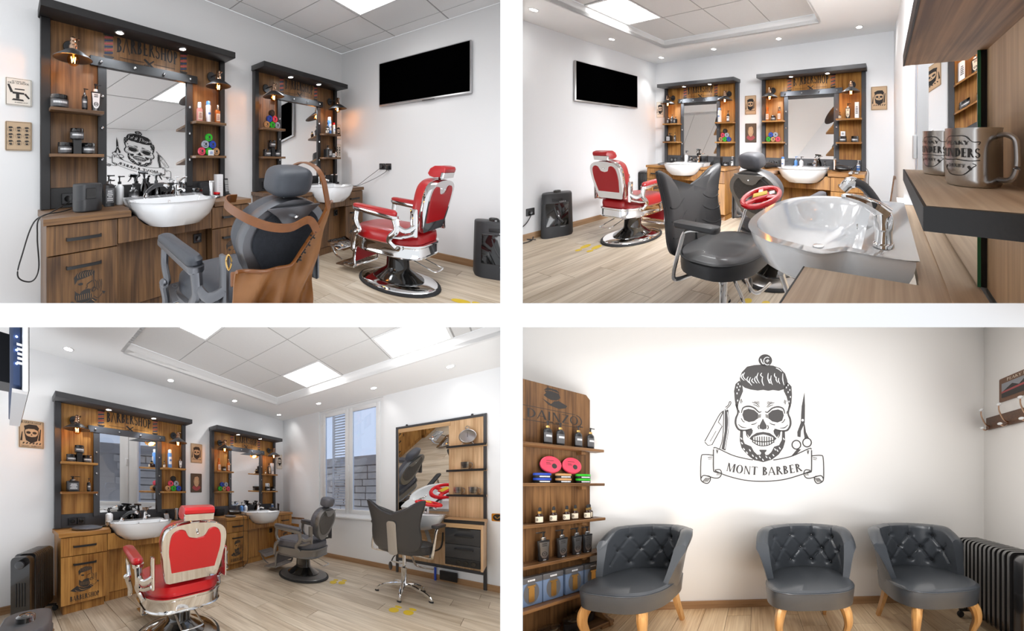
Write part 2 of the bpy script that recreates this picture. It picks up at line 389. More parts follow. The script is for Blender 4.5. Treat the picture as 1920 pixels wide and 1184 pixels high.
wood('walnut_h', hexc('5c3b26'), hexc('b0835c'), 1, 0.45, 1.6)
wood('leg_wood', hexc('a8763f'), hexc('d3a268'), 2, 0.4)
wood('hook_wood', hexc('4c3323'), hexc('71503a'), 1, 0.5)
mat('frame_black', (0.012, 0.0115, 0.012), 0.5, bump=0.1)
mat('frame_grey', (0.05, 0.051, 0.056), 0.5, bump=0.1)
mat('black_matt', (0.012, 0.012, 0.013), 0.5)
mat('black_soft', (0.02, 0.02, 0.022), 0.42)
mat('black_gloss', (0.006, 0.006, 0.006), 0.08, coat=0.6)
mat('screen', (0.0006, 0.0006, 0.0007), 0.9, spec=0.0)
mat('rubber', (0.015, 0.015, 0.016), 0.7)
mat('chrome', (0.80, 0.80, 0.80), 0.07, 1.0)
mat('steel', (0.55, 0.53, 0.51), 0.28, 1.0)
mat('silver', (0.6, 0.6, 0.61), 0.35, 1.0)
mat('gunmetal', (0.17, 0.175, 0.19), 0.38, 0.85)
mat('pewter', (0.27, 0.265, 0.26), 0.4, 0.85)
mat('copper', (0.62, 0.40, 0.27), 0.25, 1.0)
mat('gold', (0.75, 0.48, 0.16), 0.3, 0.9)
mat('red_leather', hexc('aa1019'), 0.33, bump=0.12, bscale=350, coat=0.15)
mat('black_leather', hexc('2c2c2e'), 0.4, bump=0.15, bscale=300, coat=0.1)
mat('tub_leather', hexc('3f4246'), 0.36, bump=0.1, bscale=300, coat=0.15)
mat('slate_leather', hexc('3c4047'), 0.5, bump=0.2, bscale=260, var=0.25, vscale=22)
mat('slate_suede', hexc('24282f'), 0.8, bump=0.5, bscale=160, var=0.45, vscale=60)
mat('grey_leather', hexc('55555a'), 0.5, bump=0.2, bscale=260, var=0.22, vscale=22)
mat('grey_suede', hexc('55524f'), 0.8, bump=0.5, bscale=160, var=0.35, vscale=70)
mat('apron_leather', hexc('8a5c33'), 0.5, bump=0.25, bscale=180, var=0.28, vscale=14)
mat('strap_leather', hexc('7a4a24'), 0.35, var=0.3, vscale=20)
mat('ceramic', (0.80, 0.81, 0.82), 0.06, coat=0.5)
mat('plastic_white', (0.82, 0.83, 0.84), 0.35)
mat('plastic_black', (0.014, 0.014, 0.015), 0.28)
mat('plastic_grey', (0.032, 0.033, 0.036), 0.45)
mat('plastic_red', hexc('d4131f'), 0.25)
mat('yellow', hexc('d9b72e'), 0.6)
mat('orange_plastic', hexc('c07a20'), 0.5)
mat('label_white', (0.75, 0.75, 0.76), 0.5); mat('label_grey', (0.10, 0.10, 0.105), 0.45); mat('label_cream', hexc('e0d2bb'), 0.5)
mat('print_black', (0.015, 0.015, 0.016), 0.6); mat('print_dark', (0.03, 0.026, 0.024), 0.6); mat('print_logo', hexc('4a4848'), 0.7)
mat('print_white', (0.82, 0.82, 0.83), 0.8); mat('print_wood', hexc('a87f52'), 0.6); mat('print_blue', hexc('243657'), 0.6); mat('print_red', hexc('a04a4c'), 0.6)
mat('print_bluebright', hexc('3f6fb5'), 0.6); mat('print_grey', hexc('8d8f93'), 0.7); mat('print_orange', hexc('c78a45'), 0.6); mat('print_tan', hexc('c09a78'), 0.7)
mat('tin_green', hexc('2fae2b'), 0.35); mat('tin_red', hexc('d8455c'), 0.35); mat('tin_blue', hexc('2848a8'), 0.35); mat('tin_silver', hexc('9aa0ac'), 0.35); mat('tin_tan', hexc('b98a5c'), 0.35); mat('tin_black', hexc('242220'), 0.35)
mat('plaque_cream', hexc('e4ded3'), 0.6); mat('plaque_tan', hexc('bda384'), 0.6, var=0.1); mat('plaque_brown', hexc('5b4a3c'), 0.6); mat('plaque_orange', hexc('c2a07c'), 0.6)
mat('pink_bottle', hexc('cf8f86'), 0.25); mat('amber', hexc('b3622d'), 0.2); mat('bottle_blue', hexc('5f93d6'), 0.35); mat('brown_glass', hexc('2e1a10'), 0.1)
mat('poster_wood', hexc('6b4a34'), 0.5); mat('pack_blue', hexc('6a7f9e'), 0.25); mat('pack_card', hexc('5a5b5e'), 0.4)
mat('brick_out', hexc('cbbfb2'), 0.9, bump=0.4, bscale=60, var=0.2, vscale=12); mat('mortar', hexc('b5aba2'), 0.9); mat('shutter', hexc('e6ded4'), 0.8); mat('sky_card', hexc('8fa9d6'), 0.9)
mat('led_panel', (0.9, 0.9, 0.9), 0.5, emit=((1, 0.985, 0.96), 6.0))
mat('led_panel_low', (0.9, 0.9, 0.9), 0.5, emit=((1, 0.99, 0.97), 3.5))
mat('led_spot', (0.9, 0.9, 0.9), 0.5, emit=((1, 0.98, 0.95), 25.0))
mat('led_blue', (0.1, 0.2, 0.9), 0.5, emit=((0.35, 0.5, 1.0), 8.0))
mat('bulb', (0.9, 0.5, 0.15), 0.3, emit=((1.0, 0.42, 0.09), 4.0)); mat('filament', (1, .8, .5), 0.3, emit=((1.0, 0.72, 0.35), 30.0))
mat('cable', (0.012, 0.012, 0.013), 0.5); mat('pipe_blue', hexc('2c4fb8'), 0.4); mat('pipe_grey', hexc('8b8d90'), 0.5)
mat('radiator', (0.012, 0.011, 0.011), 0.25, coat=0.3)
mat('mirror', (0.93, 0.94, 0.94), 0.0, 1.0)
mat('glass_edge', hexc('2c6b4c'), 0.2)
def glass(name, tint, gloss=0.08):
    m, nt, b = nodes(name); nt.nodes.remove(b); out = nt.nodes['Material Output']
    t = nt.nodes.new('ShaderNodeBsdfTransparent'); t.inputs[0].default_value = (*tint, 1)
    g = nt.nodes.new('ShaderNodeBsdfGlossy'); g.inputs['Roughness'].default_value = 0.02
    x = nt.nodes.new('ShaderNodeMixShader'); x.inputs[0].default_value = gloss
    nt.links.new(t.outputs[0], x.inputs[1]); nt.links.new(g.outputs[0], x.inputs[2]); nt.links.new(x.outputs[0], out.inputs[0])
glass('window_glass', (0.80, 0.86, 0.97)); glass('clear', (0.88, 0.9, 0.92), 0.12); glass('bulb_glass', (1.0, 0.72, 0.38), 0.06); glass('smoke', (0.12, 0.12, 0.13), 0.1)
# ------------------------------------------------------------------ printed art
def px_art(polys, cx, cy, s): return [[((x-cx)*s, (cy-y)*s) for x, y in p] for p in polys]
def mirx(polys, c=557): return [[(2*c-x, y) for x, y in p] for p in polys]
def man_art():
    D = [[(380,250),(375,210),(420,150),(520,125),(640,145),(655,180),(640,215),(520,240),(420,255),(395,300),(385,310)], [(630,210),(648,200),(645,330),(635,330)],
         [(388,400),(400,425),(450,465),(480,430),(520,415),(560,410),(600,425),(590,460),(612,520),(610,560),(560,605),(480,605),(410,570),(385,520)],
         [(425,310),(460,298),(495,310),(490,340),(445,336)], [(215,630),(350,545),(392,578),(480,616),(560,611),(622,566),(690,620),(600,670),(500,695),(400,695),(290,670)], [(750,495),(808,520),(780,555)]]
    D += stroke([(545,345),(575,325),(622,303)], 14)+stroke([(545,350),(552,385),(530,402)], 9, 4)+stroke([(640,330),(648,400),(610,470)], 9, 4)
    D += stroke([(655,300),(680,350),(675,420),(700,470)], 8, 4)+stroke([(690,320),(705,370),(700,430)], 7, 4)+stroke([(720,310),(735,380),(715,450)], 7, 4)+stroke([(748,310),(752,400),(735,500)], 7, 4)+band(640, 440, 34, 36, 0, 360, 10, 10)+stroke([(640,545),(700,590),(760,530)], 8, 4)
    W = stroke([(385,600),(450,655),(595,665)], [4, 14, 2], 5)+stroke([(310,625),(340,660),(400,680)], [3, 10, 2], 5)+stroke([(615,590),(660,635)], [10, 6])
    for x in range(410, 620, 26): W += stroke([(x, 480), (x+4, 560)], 4)
    for x in range(430, 630, 32): W += stroke([(x, 225), (x-8, 180), (x+12, 145)], 4, 3)
    return px_art(D, 512, 700, 1/600), px_art(W, 512, 700, 1/600)
def skull_art():
    stroke = lambda pts, w, k=0: globals()['stroke'](pts, [x*1.3+1.2 for x in w] if hasattr(w, '__len__') else w*1.3+1.2, k)
    D = [ellp(58, 52, 22, 575, 92), [(358,250),(375,200),(420,150),(480,135),(560,128),(640,135),(700,155),(745,200),(765,260),(765,300),(735,335),(690,350),(640,344),(600,352),(556,345),(510,352),(450,345),(400,330),(365,300)]]
    D += [[(355,270),(322,300),(310,360),(315,430),(325,490),(340,520),(347,470),(362,420),(386,360),(382,320)], [(762,270),(800,310),(804,380),(800,450),(786,500),(774,460),(758,400),(733,350),(735,322)]]
    half = stroke([(328,470),(343,540),(326,590),(324,640),(350,685),(400,692),(462,678)], [14, 10, 12, 12, 12, 8, 6], 5)
    half += [[(400,690),(450,675),(470,690),(465,715),(440,750),(420,720)], [(380,560),(390,522),(430,508),(480,518),(515,548),(510,590),(480,613),(435,622),(395,605)]]
    half += stroke([(372,545),(386,502),(430,487),(480,500),(520,535),(542,528)], [5, 8, 10, 9, 8, 4], 5)+stroke([(370,590),(385,615),(400,622)], 5, 3)+stroke([(345,640),(375,665),(415,668)], [3, 6, 2], 4)+stroke([(455,642),(485,636),(505,622)], [6, 5, 2], 4)+stroke([(520,645),(513,665),(522,680)], 6, 3)
    half += stroke([(460,452),(500,462),(528,492)], [3, 6, 2], 4)+stroke([(478,446),(505,452),(526,468)], [2, 5, 2], 4)+stroke([(505,440),(525,452)], [2, 4])+stroke([(470,470),(500,480),(520,495)], [2, 5, 2], 4)
    half += stroke([(362,430),(370,465)], 4)+stroke([(372,425),(378,455)], 4)+stroke([(350,520),(356,545)], 4)+stroke([(413,695),(418,730),(432,755)], [4, 7, 3], 4)
    for x, y in ((520,555), (528,552), (536,550), (512,560)): half += stroke([(x, y), (x-3, y+32)], 3)
    D += half+mirx(half)
    D += [[(554,588),(587,650),(584,676),(556,684),(527,676),(524,650)], [(440,760),(460,738),(500,712),(556,703),(612,712),(650,738),(672,760),(660,768),(610,738),(556,729),(502,738),(452,772)]]
    for x in range(466, 652, 20):
        e = (x-558)/100; D += stroke([(x, 742+8*e*e), (x+2, 826-40*e*e)], 6)
    D += stroke([(455,768),(500,782),(556,788),(612,782),(660,768)], 6, 4)+stroke([(468,790),(510,816),(556,823),(606,814),(646,788)], 5, 4)
    D += [[(362,688),(358,780),(372,840),(400,875),(440,915),(480,945),(520,952),(556,962),(596,950),(630,940),(690,895),(728,840),(746,780),(742,685),(720,690),(716,770),(692,815),(650,828),(625,875),(600,898),(578,900),(570,882),(585,866),(585,855),(525,855),(525,866),(540,882),(532,898),(506,898),(478,870),(455,828),(400,805),(386,770),(386,688)]]
    D += [[(232,512),(262,520),(270,610),(265,700),(238,866),(205,852),(222,760),(232,700)]]+stroke([(65,790),(130,670),(190,560),(226,528)], 5, 4)+stroke([(190,600),(178,625),(210,660),(125,818),(90,822),(66,795)], 5)+stroke([(222,532),(190,600)], 6)+stroke([(160,700),(110,790)], 3)+stroke([(246,512),(275,482),(284,456),(272,452),(262,480),(238,500)], 5, 4)+stroke([(190,850),(215,760),(222,600),(222,540)], 5, 3)
    D += [[(912,355),(917,470),(915,620),(882,690),(878,745),(852,740),(850,700),(880,620),(888,480)], [(905,640),(914,628),(926,700),(952,752),(915,760),(905,700)], [(850,845),(884,850),(835,898),(798,908)]]+band(842, 810, 43, 43, 0, 360, 11, 11, 20)+band(935, 790, 43, 43, 0, 360, 11, 11, 20)
    b = stroke([(140,850),(160,842),(300,905),(420,935),(470,942)], 6, 5)+stroke([(138,855),(138,1022),(150,1045),(180,1052)], 7, 4)+stroke([(135,905),(60,900),(36,925),(32,1090),(48,1130),(90,1142),(112,1112),(108,1085),(85,1080)], 6, 4)+stroke([(148,1030),(190,1026),(205,1055),(190,1090),(150,1098),(60,1075),(36,1100)], 6, 4)
    b += stroke([(162,855),(170,890)], 5)+stroke([(175,855),(172,880)], 4)+stroke([(90,925),(128,920)], 4)+stroke([(95,938),(125,935)], 3)
    for i in range(5): b += stroke([(45+i*10, 1130), (75+i*9, 1095)], 3)
    for i in range(3): b += stroke([(175+i*10, 1050), (165+i*11, 1075)], 3)
    D += b+mirx(b, 556)+stroke([(150,1035),(250,1078),(400,1115),(556,1125),(720,1112),(860,1075),(968,1035)], 6, 5)
    W = []
    for x, y0, y1, q in ((385,210,270,-18), (400,200,265,-16), (430,235,290,-10), (450,240,310,-12), (495,230,290,-10), (515,200,290,-12), (545,200,240,-6), (552,230,310,8), (600,200,290,10), (625,220,300,10), (655,200,240,14), (670,230,280,12), (690,240,290,12), (725,200,300,16), (470,250,290,-8), (612,250,290,8)):
        W += stroke([(x, y0), (x+q*0.4-8, (y0+y1)/2), (x+10, y1)], [2, 6, 2], 4)
    W += stroke([(665,155),(690,165),(715,185)], [3, 5, 3], 3)+band(592, 98, 34, 36, 60, 300, 6, 6)+stroke([(535,80),(545,110),(560,125)], 6, 3)+stroke([(580,100),(600,85)], 4)+stroke([(588,108),(606,92)], 4)
    for x, y in ((335,330), (345,300), (335,380), (350,350), (340,440), (360,320), (770,300), (785,340), (770,360), (790,400), (778,440), (755,320)): W += [ellp(5, 9, 6, x, y)]
    for x, y in ((395,850), (420,880), (445,860), (470,905), (500,925), (530,915), (556,940), (585,915), (615,925), (645,900), (680,860), (700,840), (660,850), (372,760), (735,760), (378,800)): W += stroke([(x-8, y-8), (x, y+4), (x+5, y+10)], [2, 7, 2], 3)
    W += [ellp(11, 11, 10, 896, 598)]+stroke([(470,752),(556,728),(642,752)], [2, 3, 2], 4)+[ellp(5, 5, 8, 243, 520)]
    W += stroke([(255,540),(262,610),(256,700),(232,850)], 3, 4)
    c = (1138/2, 1125)
    D, W = px_art(D, c[0], c[1], 0.001058), px_art(W, c[0], c[1], 0.001058)
    def arc(u, v):
        R_ = 1.55; a = u/R_; return ((R_-v)*math.sin(a), 0.055+R_-(R_-v)*math.cos(a))
    D += text('MONT BARBER', 0.70, 0.075, arc, t=0.2, s=0.08)
    return D, W
MAN = man_art(); SKULL = skull_art()
def sign_art():
    """BARBERSHOP between two striped poles, for a sign one metre wide: {material: polygons}"""
    def arc(u, v): return (u, v-0.22*u*u+0.01)
    D = text('B^RBERSHOP', 0.76, 0.165, arc, t=0.21, s=0.09, serif=0.05)+stroke([(-0.36, 0.185), (-0.26, 0.21), (-0.06, 0.225)], [0.01, 0.03, 0.022], 4)+stroke([(0.36, 0.185), (0.26, 0.21), (0.1, 0.225)], [0.01, 0.03, 0.022], 4)
    D += stroke([(-0.34, -0.075), (-0.06, -0.075)], 0.006)+stroke([(0.06, -0.075), (0.34, -0.075)], 0.006)+stroke([(-0.06, -0.035), (0.05, -0.12)], 0.026)+stroke([(0.06, -0.035), (-0.02, -0.1)], 0.016)+band(-0.045, -0.115, 0.02, 0.02, 0, 360, 0.008, 0.008)+band(-0.01, -0.125, 0.02, 0.02, 0, 360, 0.008, 0.008)
    poles = []
    for sx in (-0.46, 0.46):
        R_, B = [], []; poles.append((R_, B))
        D += [ellp(0.05, 0.045, 14, sx, 0.2), rc(sx-0.055, 0.14, sx+0.055, 0.16), rc(sx-0.055, -0.1, sx+0.055, -0.085), [(sx-0.05, -0.1), (sx, -0.14), (sx+0.05, -0.1)]]
        for i in range(6):
            y = -0.07+i*0.035; (R_ if i % 2 else B).append([(sx-0.045, y), (sx+0.045, y+0.02), (sx+0.045, y+0.04), (sx-0.045, y+0.02)])
    return [('lettering', 'print_black', D)]+[(n, m, P) for R_, B in poles for n, m, P in (('pole_red_stripes', 'print_red', R_), ('pole_blue_stripes', 'print_blue', B))]
SIGN = sign_art()

# ------------------------------------------------------------------ lamps, sockets, cables
def point_light(room, p, power, color, r=0.02):
    l = bpy.data.lights.new('lamp_glow', 'POINT'); l.energy = power; l.color = color; l.shadow_soft_size = r
    o = bpy.data.objects.new('lamp_glow', l); col.objects.link(o); o.location = room.w(p); return o
def spot_light(room, p, power, ang=100, color=(1, 0.98, 0.95), r=0.03):
    l = bpy.data.lights.new('spot_glow', 'SPOT'); l.energy = power; l.color = color; l.spot_size = math.radians(ang); l.spot_blend = 0.7; l.shadow_soft_size = r
    o = bpy.data.objects.new('spot_glow', l); col.objects.link(o); o.location = room.w(p); return o
def wall_lamp(room, x, z, label, out=0.13, y=-0.022, glow=1.0):
    t = Thing(room, 'wall_lamp', label, 'lamp', (x, y, z), group='cone wall lamps')
    t.part('wall_plate', to_y(cyl(0.045, 0, 0.014, n=20, b=0.004)), 'black_soft')
    a = t.part('arm', tube([(0, -0.01, 0), (0, -out*0.6, 0.002), (0, -out, 0.004)], 0.007, 8), 'black_soft')
    t.part('socket', mv(lathe([(0.012, 0.03), (0.02, 0.02), (0.016, 0.005), (0.022, -0.005), (0.019, -0.02), (0.026, -0.028), (0.026, -0.05), (0.02, -0.055)], 14), 0, -out), 'copper')
    t.part('thumb_screw', mv(to_x(lathe([(0.004, 0), (0.004, 0.026), (0.011, 0.026), (0.011, 0.033)], 8)), 0, -out, 0.02), 'copper')
    t.part('lamp_shade', mv(lathe([(0.028, -0.05), (0.05, -0.062), (0.112, -0.108), (0.114, -0.113), (0.108, -0.112), (0.05, -0.07), (0.02, -0.058)], 28), 0, -out), 'black_soft')
    b = t.part('bulb', mv(lathe([(0.012, -0.06), (0.018, -0.075), (0.034, -0.105), (0.037, -0.122), (0.03, -0.145), (0.014, -0.157), (0, -0.16)], 16), 0, -out), 'bulb_glass')
    t.part('filament', mv(tube([(-0.012, 0, -0.1), (-0.008, 0, -0.14), (0, 0, -0.105), (0.008, 0, -0.14), (0.012, 0, -0.1)], 0.0028, 5), 0, -out), 'filament', b)
    point_light(room, (x, y-out, z-0.128), glow, (1.0, 0.42, 0.10), 0.025)
    return t
def socket_faces(t, x, z, n, y, mt='black_soft', parent=None, s=0.075):
    for i in range(n):
        cx = x+(i-(n-1)/2)*s
        p = t.part('socket_plate', box(cx-s*0.48, cx+s*0.48, y-0.01, y, z-s*0.5, z+s*0.5, 0.004), mt, parent)
        t.part('socket_well', mv(to_y(lathe([(0.02, 0), (0.02, 0.003), (0.016, 0.003), (0.016, 0.0015), (0, 0.0015)], 14)), cx, y-0.01, z), 'black_gloss', p if parent is None else parent)
def cable(room, name, label, pts, r=0.004, mt='cable', k=8, cat='cable'):
    P = catm(pts, k); b = P[0]; return solo(room, name, label, cat, tube(P-b, r, 6), mt, b)

# ------------------------------------------------------------------ bottles, jars, tins
def jar(room, p, r, h, label, body='plastic_black', lid='black_gloss', lab='label_grey', group=None, name='styling_jar', rz=0):
    t = Thing(room, name, label, 'jar', p, rz, group=group)
    t.part('body', lathe([(r*0.94, 0), (r, 0.004), (r, h*0.68), (r*0.97, h*0.7)], 18), body)
    t.part('lid', lathe([(r*1.02, h*0.7), (r*1.03, h*0.72), (r*1.03, h*0.97), (r*0.98, h), (0, h)], 18), lid)
    if lab: t.part('label_band', wrap(r+0.0006, h*0.1, h*0.6, -70, 70), lab); t.part('lettering', wrap_text(r+0.0012, h*0.32, h*0.16, 90), 'label_white' if lab != 'label_white' else 'print_black')
    return t
def wrap(r, z0, z1, a0, a1, n=10):
    """patch on a cylinder, 0 degrees facing the front"""
    A = np.radians(np.linspace(a0, a1, n+1)); V = [(r*math.sin(a), -r*math.cos(a), z) for z in (z0, z1) for a in A]
    return np.array(V), [(i, i+1, i+n+2, i+n+1) for i in range(n)]
def wrap_art(polys, r, z, wide=1.0):
    return flat(polys, lambda u, v: (r*math.sin(u*wide/r), -r*math.cos(u*wide/r), z+v))
def wrap_text(r, z, h, ang, n=7):
    """a line of small unreadable print"""
    w = math.radians(ang)*r; P = []; x = -w/2
    rr = random.Random(n+int(r*1e4))
    while x < w/2: d = w*rr.uniform(0.05, 0.12); P.append(rc(x, 0, x+d*0.8, h)); x += d
    return wrap_art(P, r, z)
def lines(w, h, n, seed=1):
    """rows of small unreadable print, as bars"""
    rr = random.Random(seed); P = []
    for i in range(n):
        y = h/2-(i+0.5)*h/n; ww = w*rr.uniform(0.55, 1); x = -ww/2
        while x < ww/2-0.001: d = w*rr.uniform(0.06, 0.16); P.append(rc(x, y-h/n*0.28, min(x+d*0.82, ww/2), y+h/n*0.28)); x += d
    return P
def tin(room, p, colr, label, group, r=0.036):
    """pomade tin lying on its side, lid to the front"""
    t = Thing(room, 'pomade_tin', label, 'tin', p, group=group)
    t.part('body', mv(to_y(lathe([(r*0.96, -0.012), (r*0.97, 0.012)], 20)), 0, 0, r), 'tin_black')
    l = t.part('lid', mv(to_y(lathe([(r, 0.0), (r, 0.014), (r*0.93, 0.017), (r*0.9, 0.0155), (0, 0.0155)], 20)), 0, 0, r), 'tin_'+colr)
    t.part('lid_print', flat([ellp(r*0.3, r*0.36, 9, r*0.1, r*0.1)]+stroke([(-r*0.5, -r*0.3), (0, -r*0.55), (r*0.5, -r*0.3)], r*0.14, 3)+stroke([(-r*0.6, r*0.3), (-r*0.3, r*0.5)], r*0.12), o=(0, -0.0163, r)), 'print_dark', l)
    return t
def pyramid(room, x, y, z, cols, where, r=0.036):
    """cols: bottom row, then middle, then top"""
    g = 'pomade tins stacked on '+where
    nm = {3: ('bottom left', 'bottom middle', 'bottom right'), 2: ('second row left', 'second row right'), 1: ('topmost',)}
    for i, row in enumerate(cols):
        for j, c in enumerate(row):
            if c: tin(room, (x+(j-(len(row)-1)/2)*2*r*1.01, y-0.003*j, z+i*r*1.76), c, f'{c} pomade tin, {nm[len(row)][j]} of the stack on {where}', g, r)
def pump_bottle(room, p, label, h=0.17, w=0.06, body='plastic_black', lab='label_grey', neck='silver', cap='plastic_black', rz=0, group=None, shape='flask', side=1, name='pump_bottle'):
    t = Thing(room, name, label, 'bottle', p, rz, group=group)
    hb = h*0.72; d = w*0.55
    if shape == 'flask':   # flares to the shoulders
        lv = [(rrect(w*0.80, d, d*0.3), 0), (rrect(w*0.84, d, d*0.3), 0.005), (rrect(w*0.86, d, d*0.3), hb*0.5), (rrect(w*1.0, d, d*0.3), hb*0.94), (rrect(w*0.98, d*0.95, d*0.3), hb*0.97), (rrect(w*0.4, d*0.5, d*0.2), hb)]
        t.part('body', loftz(lv), body)
        if lab:
            pl = [(-w*0.33, hb*0.3), (-w*0.2, hb*0.16), (0, hb*0.1), (w*0.2, hb*0.16), (w*0.33, hb*0.3), (w*0.35, hb*0.6), (w*0.42, hb*0.9), (-w*0.42, hb*0.9), (-w*0.35, hb*0.6)]
            l = t.part('front_label', flat([pl], y=-d/2-0.001), lab)
            t.part('lettering', flat([[(u, v+hb*0.77) for u, v in q] for q in lines(w*0.6, hb*0.18, 2, 3)]+band(0, hb*0.34, w*0.24, w*0.24, 0, 360, w*0.1, w*0.06)+[ellp(w*0.09, w*0.07, 8, 0, hb*0.34)], y=-d/2-0.0018), 'print_dark', l)
            t.part('lettering', flat([[(u, v+hb*0.05) for u, v in q] for q in lines(w*0.3, hb*0.05, 1, 5)], y=-d/2-0.0018), 'label_white', l)
    elif shape == 'square':
        t.part('body', loftz([(rrect(w, w, w*0.2), 0), (rrect(w, w, w*0.2), hb*0.94), (rrect(w*0.5, w*0.5, w*0.2), hb)]), body)
        if lab:
            l = t.part('front_label', flat([rc(-w*0.4, hb*0.15, w*0.4, hb*0.8)], y=-w/2-0.0008), lab)
            t.part('lettering', flat([[(u, v+hb*0.47) for u, v in q] for q in lines(w*0.6, hb*0.5, 6, 9)], y=-w/2-0.0016), 'print_dark' if lab.startswith('label_w') or lab == 'label_cream' else 'label_white', l)
    else:
        r = w/2
        t.part('body', lathe([(r*0.94, 0), (r, 0.005), (r, hb*0.78), (r*0.9, hb*0.88), (r*0.5, hb*0.97), (r*0.4, hb)], 18), body)
        if lab: t.part('label_band', wrap(r+0.0008, hb*0.14, hb*0.7, -75, 75), lab); t.part('lettering', wrap_text(r+0.0014, hb*0.45, hb*0.12, 80), 'label_white' if lab not in ('label_white', 'label_cream') else 'print_dark')
    t.part('neck', lathe([(w*0.22, hb*0.99), (w*0.22, hb*1.1), (w*0.18, hb*1.12)], 14), neck)
    t.part('pump', join(lathe([(w*0.09, hb*1.1), (w*0.09, h*0.95), (w*0.17, h*0.95), (w*0.17, h), (0, h)], 10), box(0 if side > 0 else -w*0.62, w*0.62 if side > 0 else 0, -0.004, 0.004, h*0.955, h*0.995, 0.002)), cap)
    return t
def dropper(room, p, label, h=0.085, r=0.016, group=None):
    t = Thing(room, 'dropper_bottle', label, 'bottle', p, group=group)
    t.part('body', lathe([(r*0.95, 0), (r, 0.003), (r, h*0.46), (r*0.5, h*0.58), (r*0.42, h*0.62)], 16), 'brown_glass')
    l = t.part('label_band', wrap(r+0.0006, h*0.06, h*0.42, -80, 80), 'label_cream')
    t.part('emblem', wrap_art([ellp(r*0.3, r*0.4, 10, 0, 0)], r+0.0012, h*0.24), 'print_dark', l)
    t.part('collar', lathe([(r*0.5, h*0.6), (r*0.52, h*0.74), (r*0.45, h*0.75)], 14), 'gold')
    t.part('rubber_bulb', lathe([(r*0.36, h*0.75), (r*0.38, h*0.9), (r*0.25, h*0.98), (0, h)], 12), 'rubber')
    return t
def spray_can(room, p, label, h=0.2, r=0.025, body='bottle_blue', cap='plastic_white', lab='label_white', group=None, name='spray_can'):
    t = Thing(room, name, label, 'can', p, group=group)
    t.part('body', lathe([(r*0.95, 0), (r, 0.004), (r, h*0.78), (r*0.8, h*0.82)], 16), body)
    t.part('cap', lathe([(r*0.82, h*0.81), (r*0.84, h*0.97), (r*0.7, h), (0, h)], 16), cap)
    t.part('label_band', wrap(r+0.0006, h*0.2, h*0.6, -60, 40), lab); t.part('lettering', wrap_text(r+0.0012, h*0.36, h*0.1, 60), 'print_bluebright')
    return t
def flat_bottle(room, p, label, h=0.16, w=0.055, body='pink_bottle', cap='pink_bottle', lab='label_cream', group=None, name='tonic_bottle'):
    t = Thing(room, name, label, 'bottle', p, group=group); d = w*0.6
    t.part('body', loftz([(rrect(w*0.9, d, d*0.3), 0), (rrect(w, d, d*0.35), 0.006), (rrect(w, d, d*0.35), h*0.62), (rrect(w*0.6, d*0.7, d*0.3), h*0.72)]), body)
    t.part('cap', lathe([(w*0.3, h*0.71), (w*0.3, h*0.97), (w*0.24, h), (0, h)], 14), cap)
    l = t.part('front_label', flat([rc(-w*0.36, h*0.1, w*0.36, h*0.5)], y=-d/2-0.0008), lab)
    t.part('lettering', flat([[(u, v+h*0.3) for u, v in q] for q in lines(w*0.55, h*0.3, 4, 11)], y=-d/2-0.0015), 'print_red', l)
    return t
def trigger_bottle(room, p, label, h=0.24, r=0.035, body='smoke', rz=0, group=None):
    t = Thing(room, 'spray_bottle', label, 'bottle', p, rz, group=group); hb = h*0.66
    t.part('body', lathe([(r*0.95, 0), (r, 0.005), (r, hb*0.6), (r*0.85, hb*0.75), (r*0.4, hb), (r*0.36, hb*1.04)], 16), body)
    t.part('collar', lathe([(r*0.45, hb*1.02), (r*0.45, hb*1.14), (r*0.4, hb*1.15)], 14), 'plastic_black')
    t.part('spray_head', join(tube([(0, 0, hb*1.14), (0, 0, h*0.9), (-0.01, 0, h*0.97)], [0.011, 0.012, 0.012], 8), tube([(0.03, 0, h*0.95), (-0.02, 0, h*0.97), (-0.05, 0, h*0.985)], [0.009, 0.013, 0.010], 8)), 'plastic_black')
    t.part('trigger', tube([(-0.035, 0, h*0.95), (-0.042, 0, h*0.86), (-0.058, 0, h*0.78)], [0.006, 0.006, 0.004], 6), 'plastic_black')
    return t
def carton(room, p, w, d, h, label, body='label_white', print_='print_black', name='product_box', cat='box', rz=0, group=None):
    t = Thing(room, name, label, cat, p, rz, group=group)
    t.part('carton', box(-w/2, w/2, -d/2, d/2, 0, h, 0.0015), body)
    t.part('lettering', flat([[(u, v+h*0.5) for u, v in q] for q in lines(w*0.6, h*0.5, 5, 4)], y=-d/2-0.001), print_)
    return t

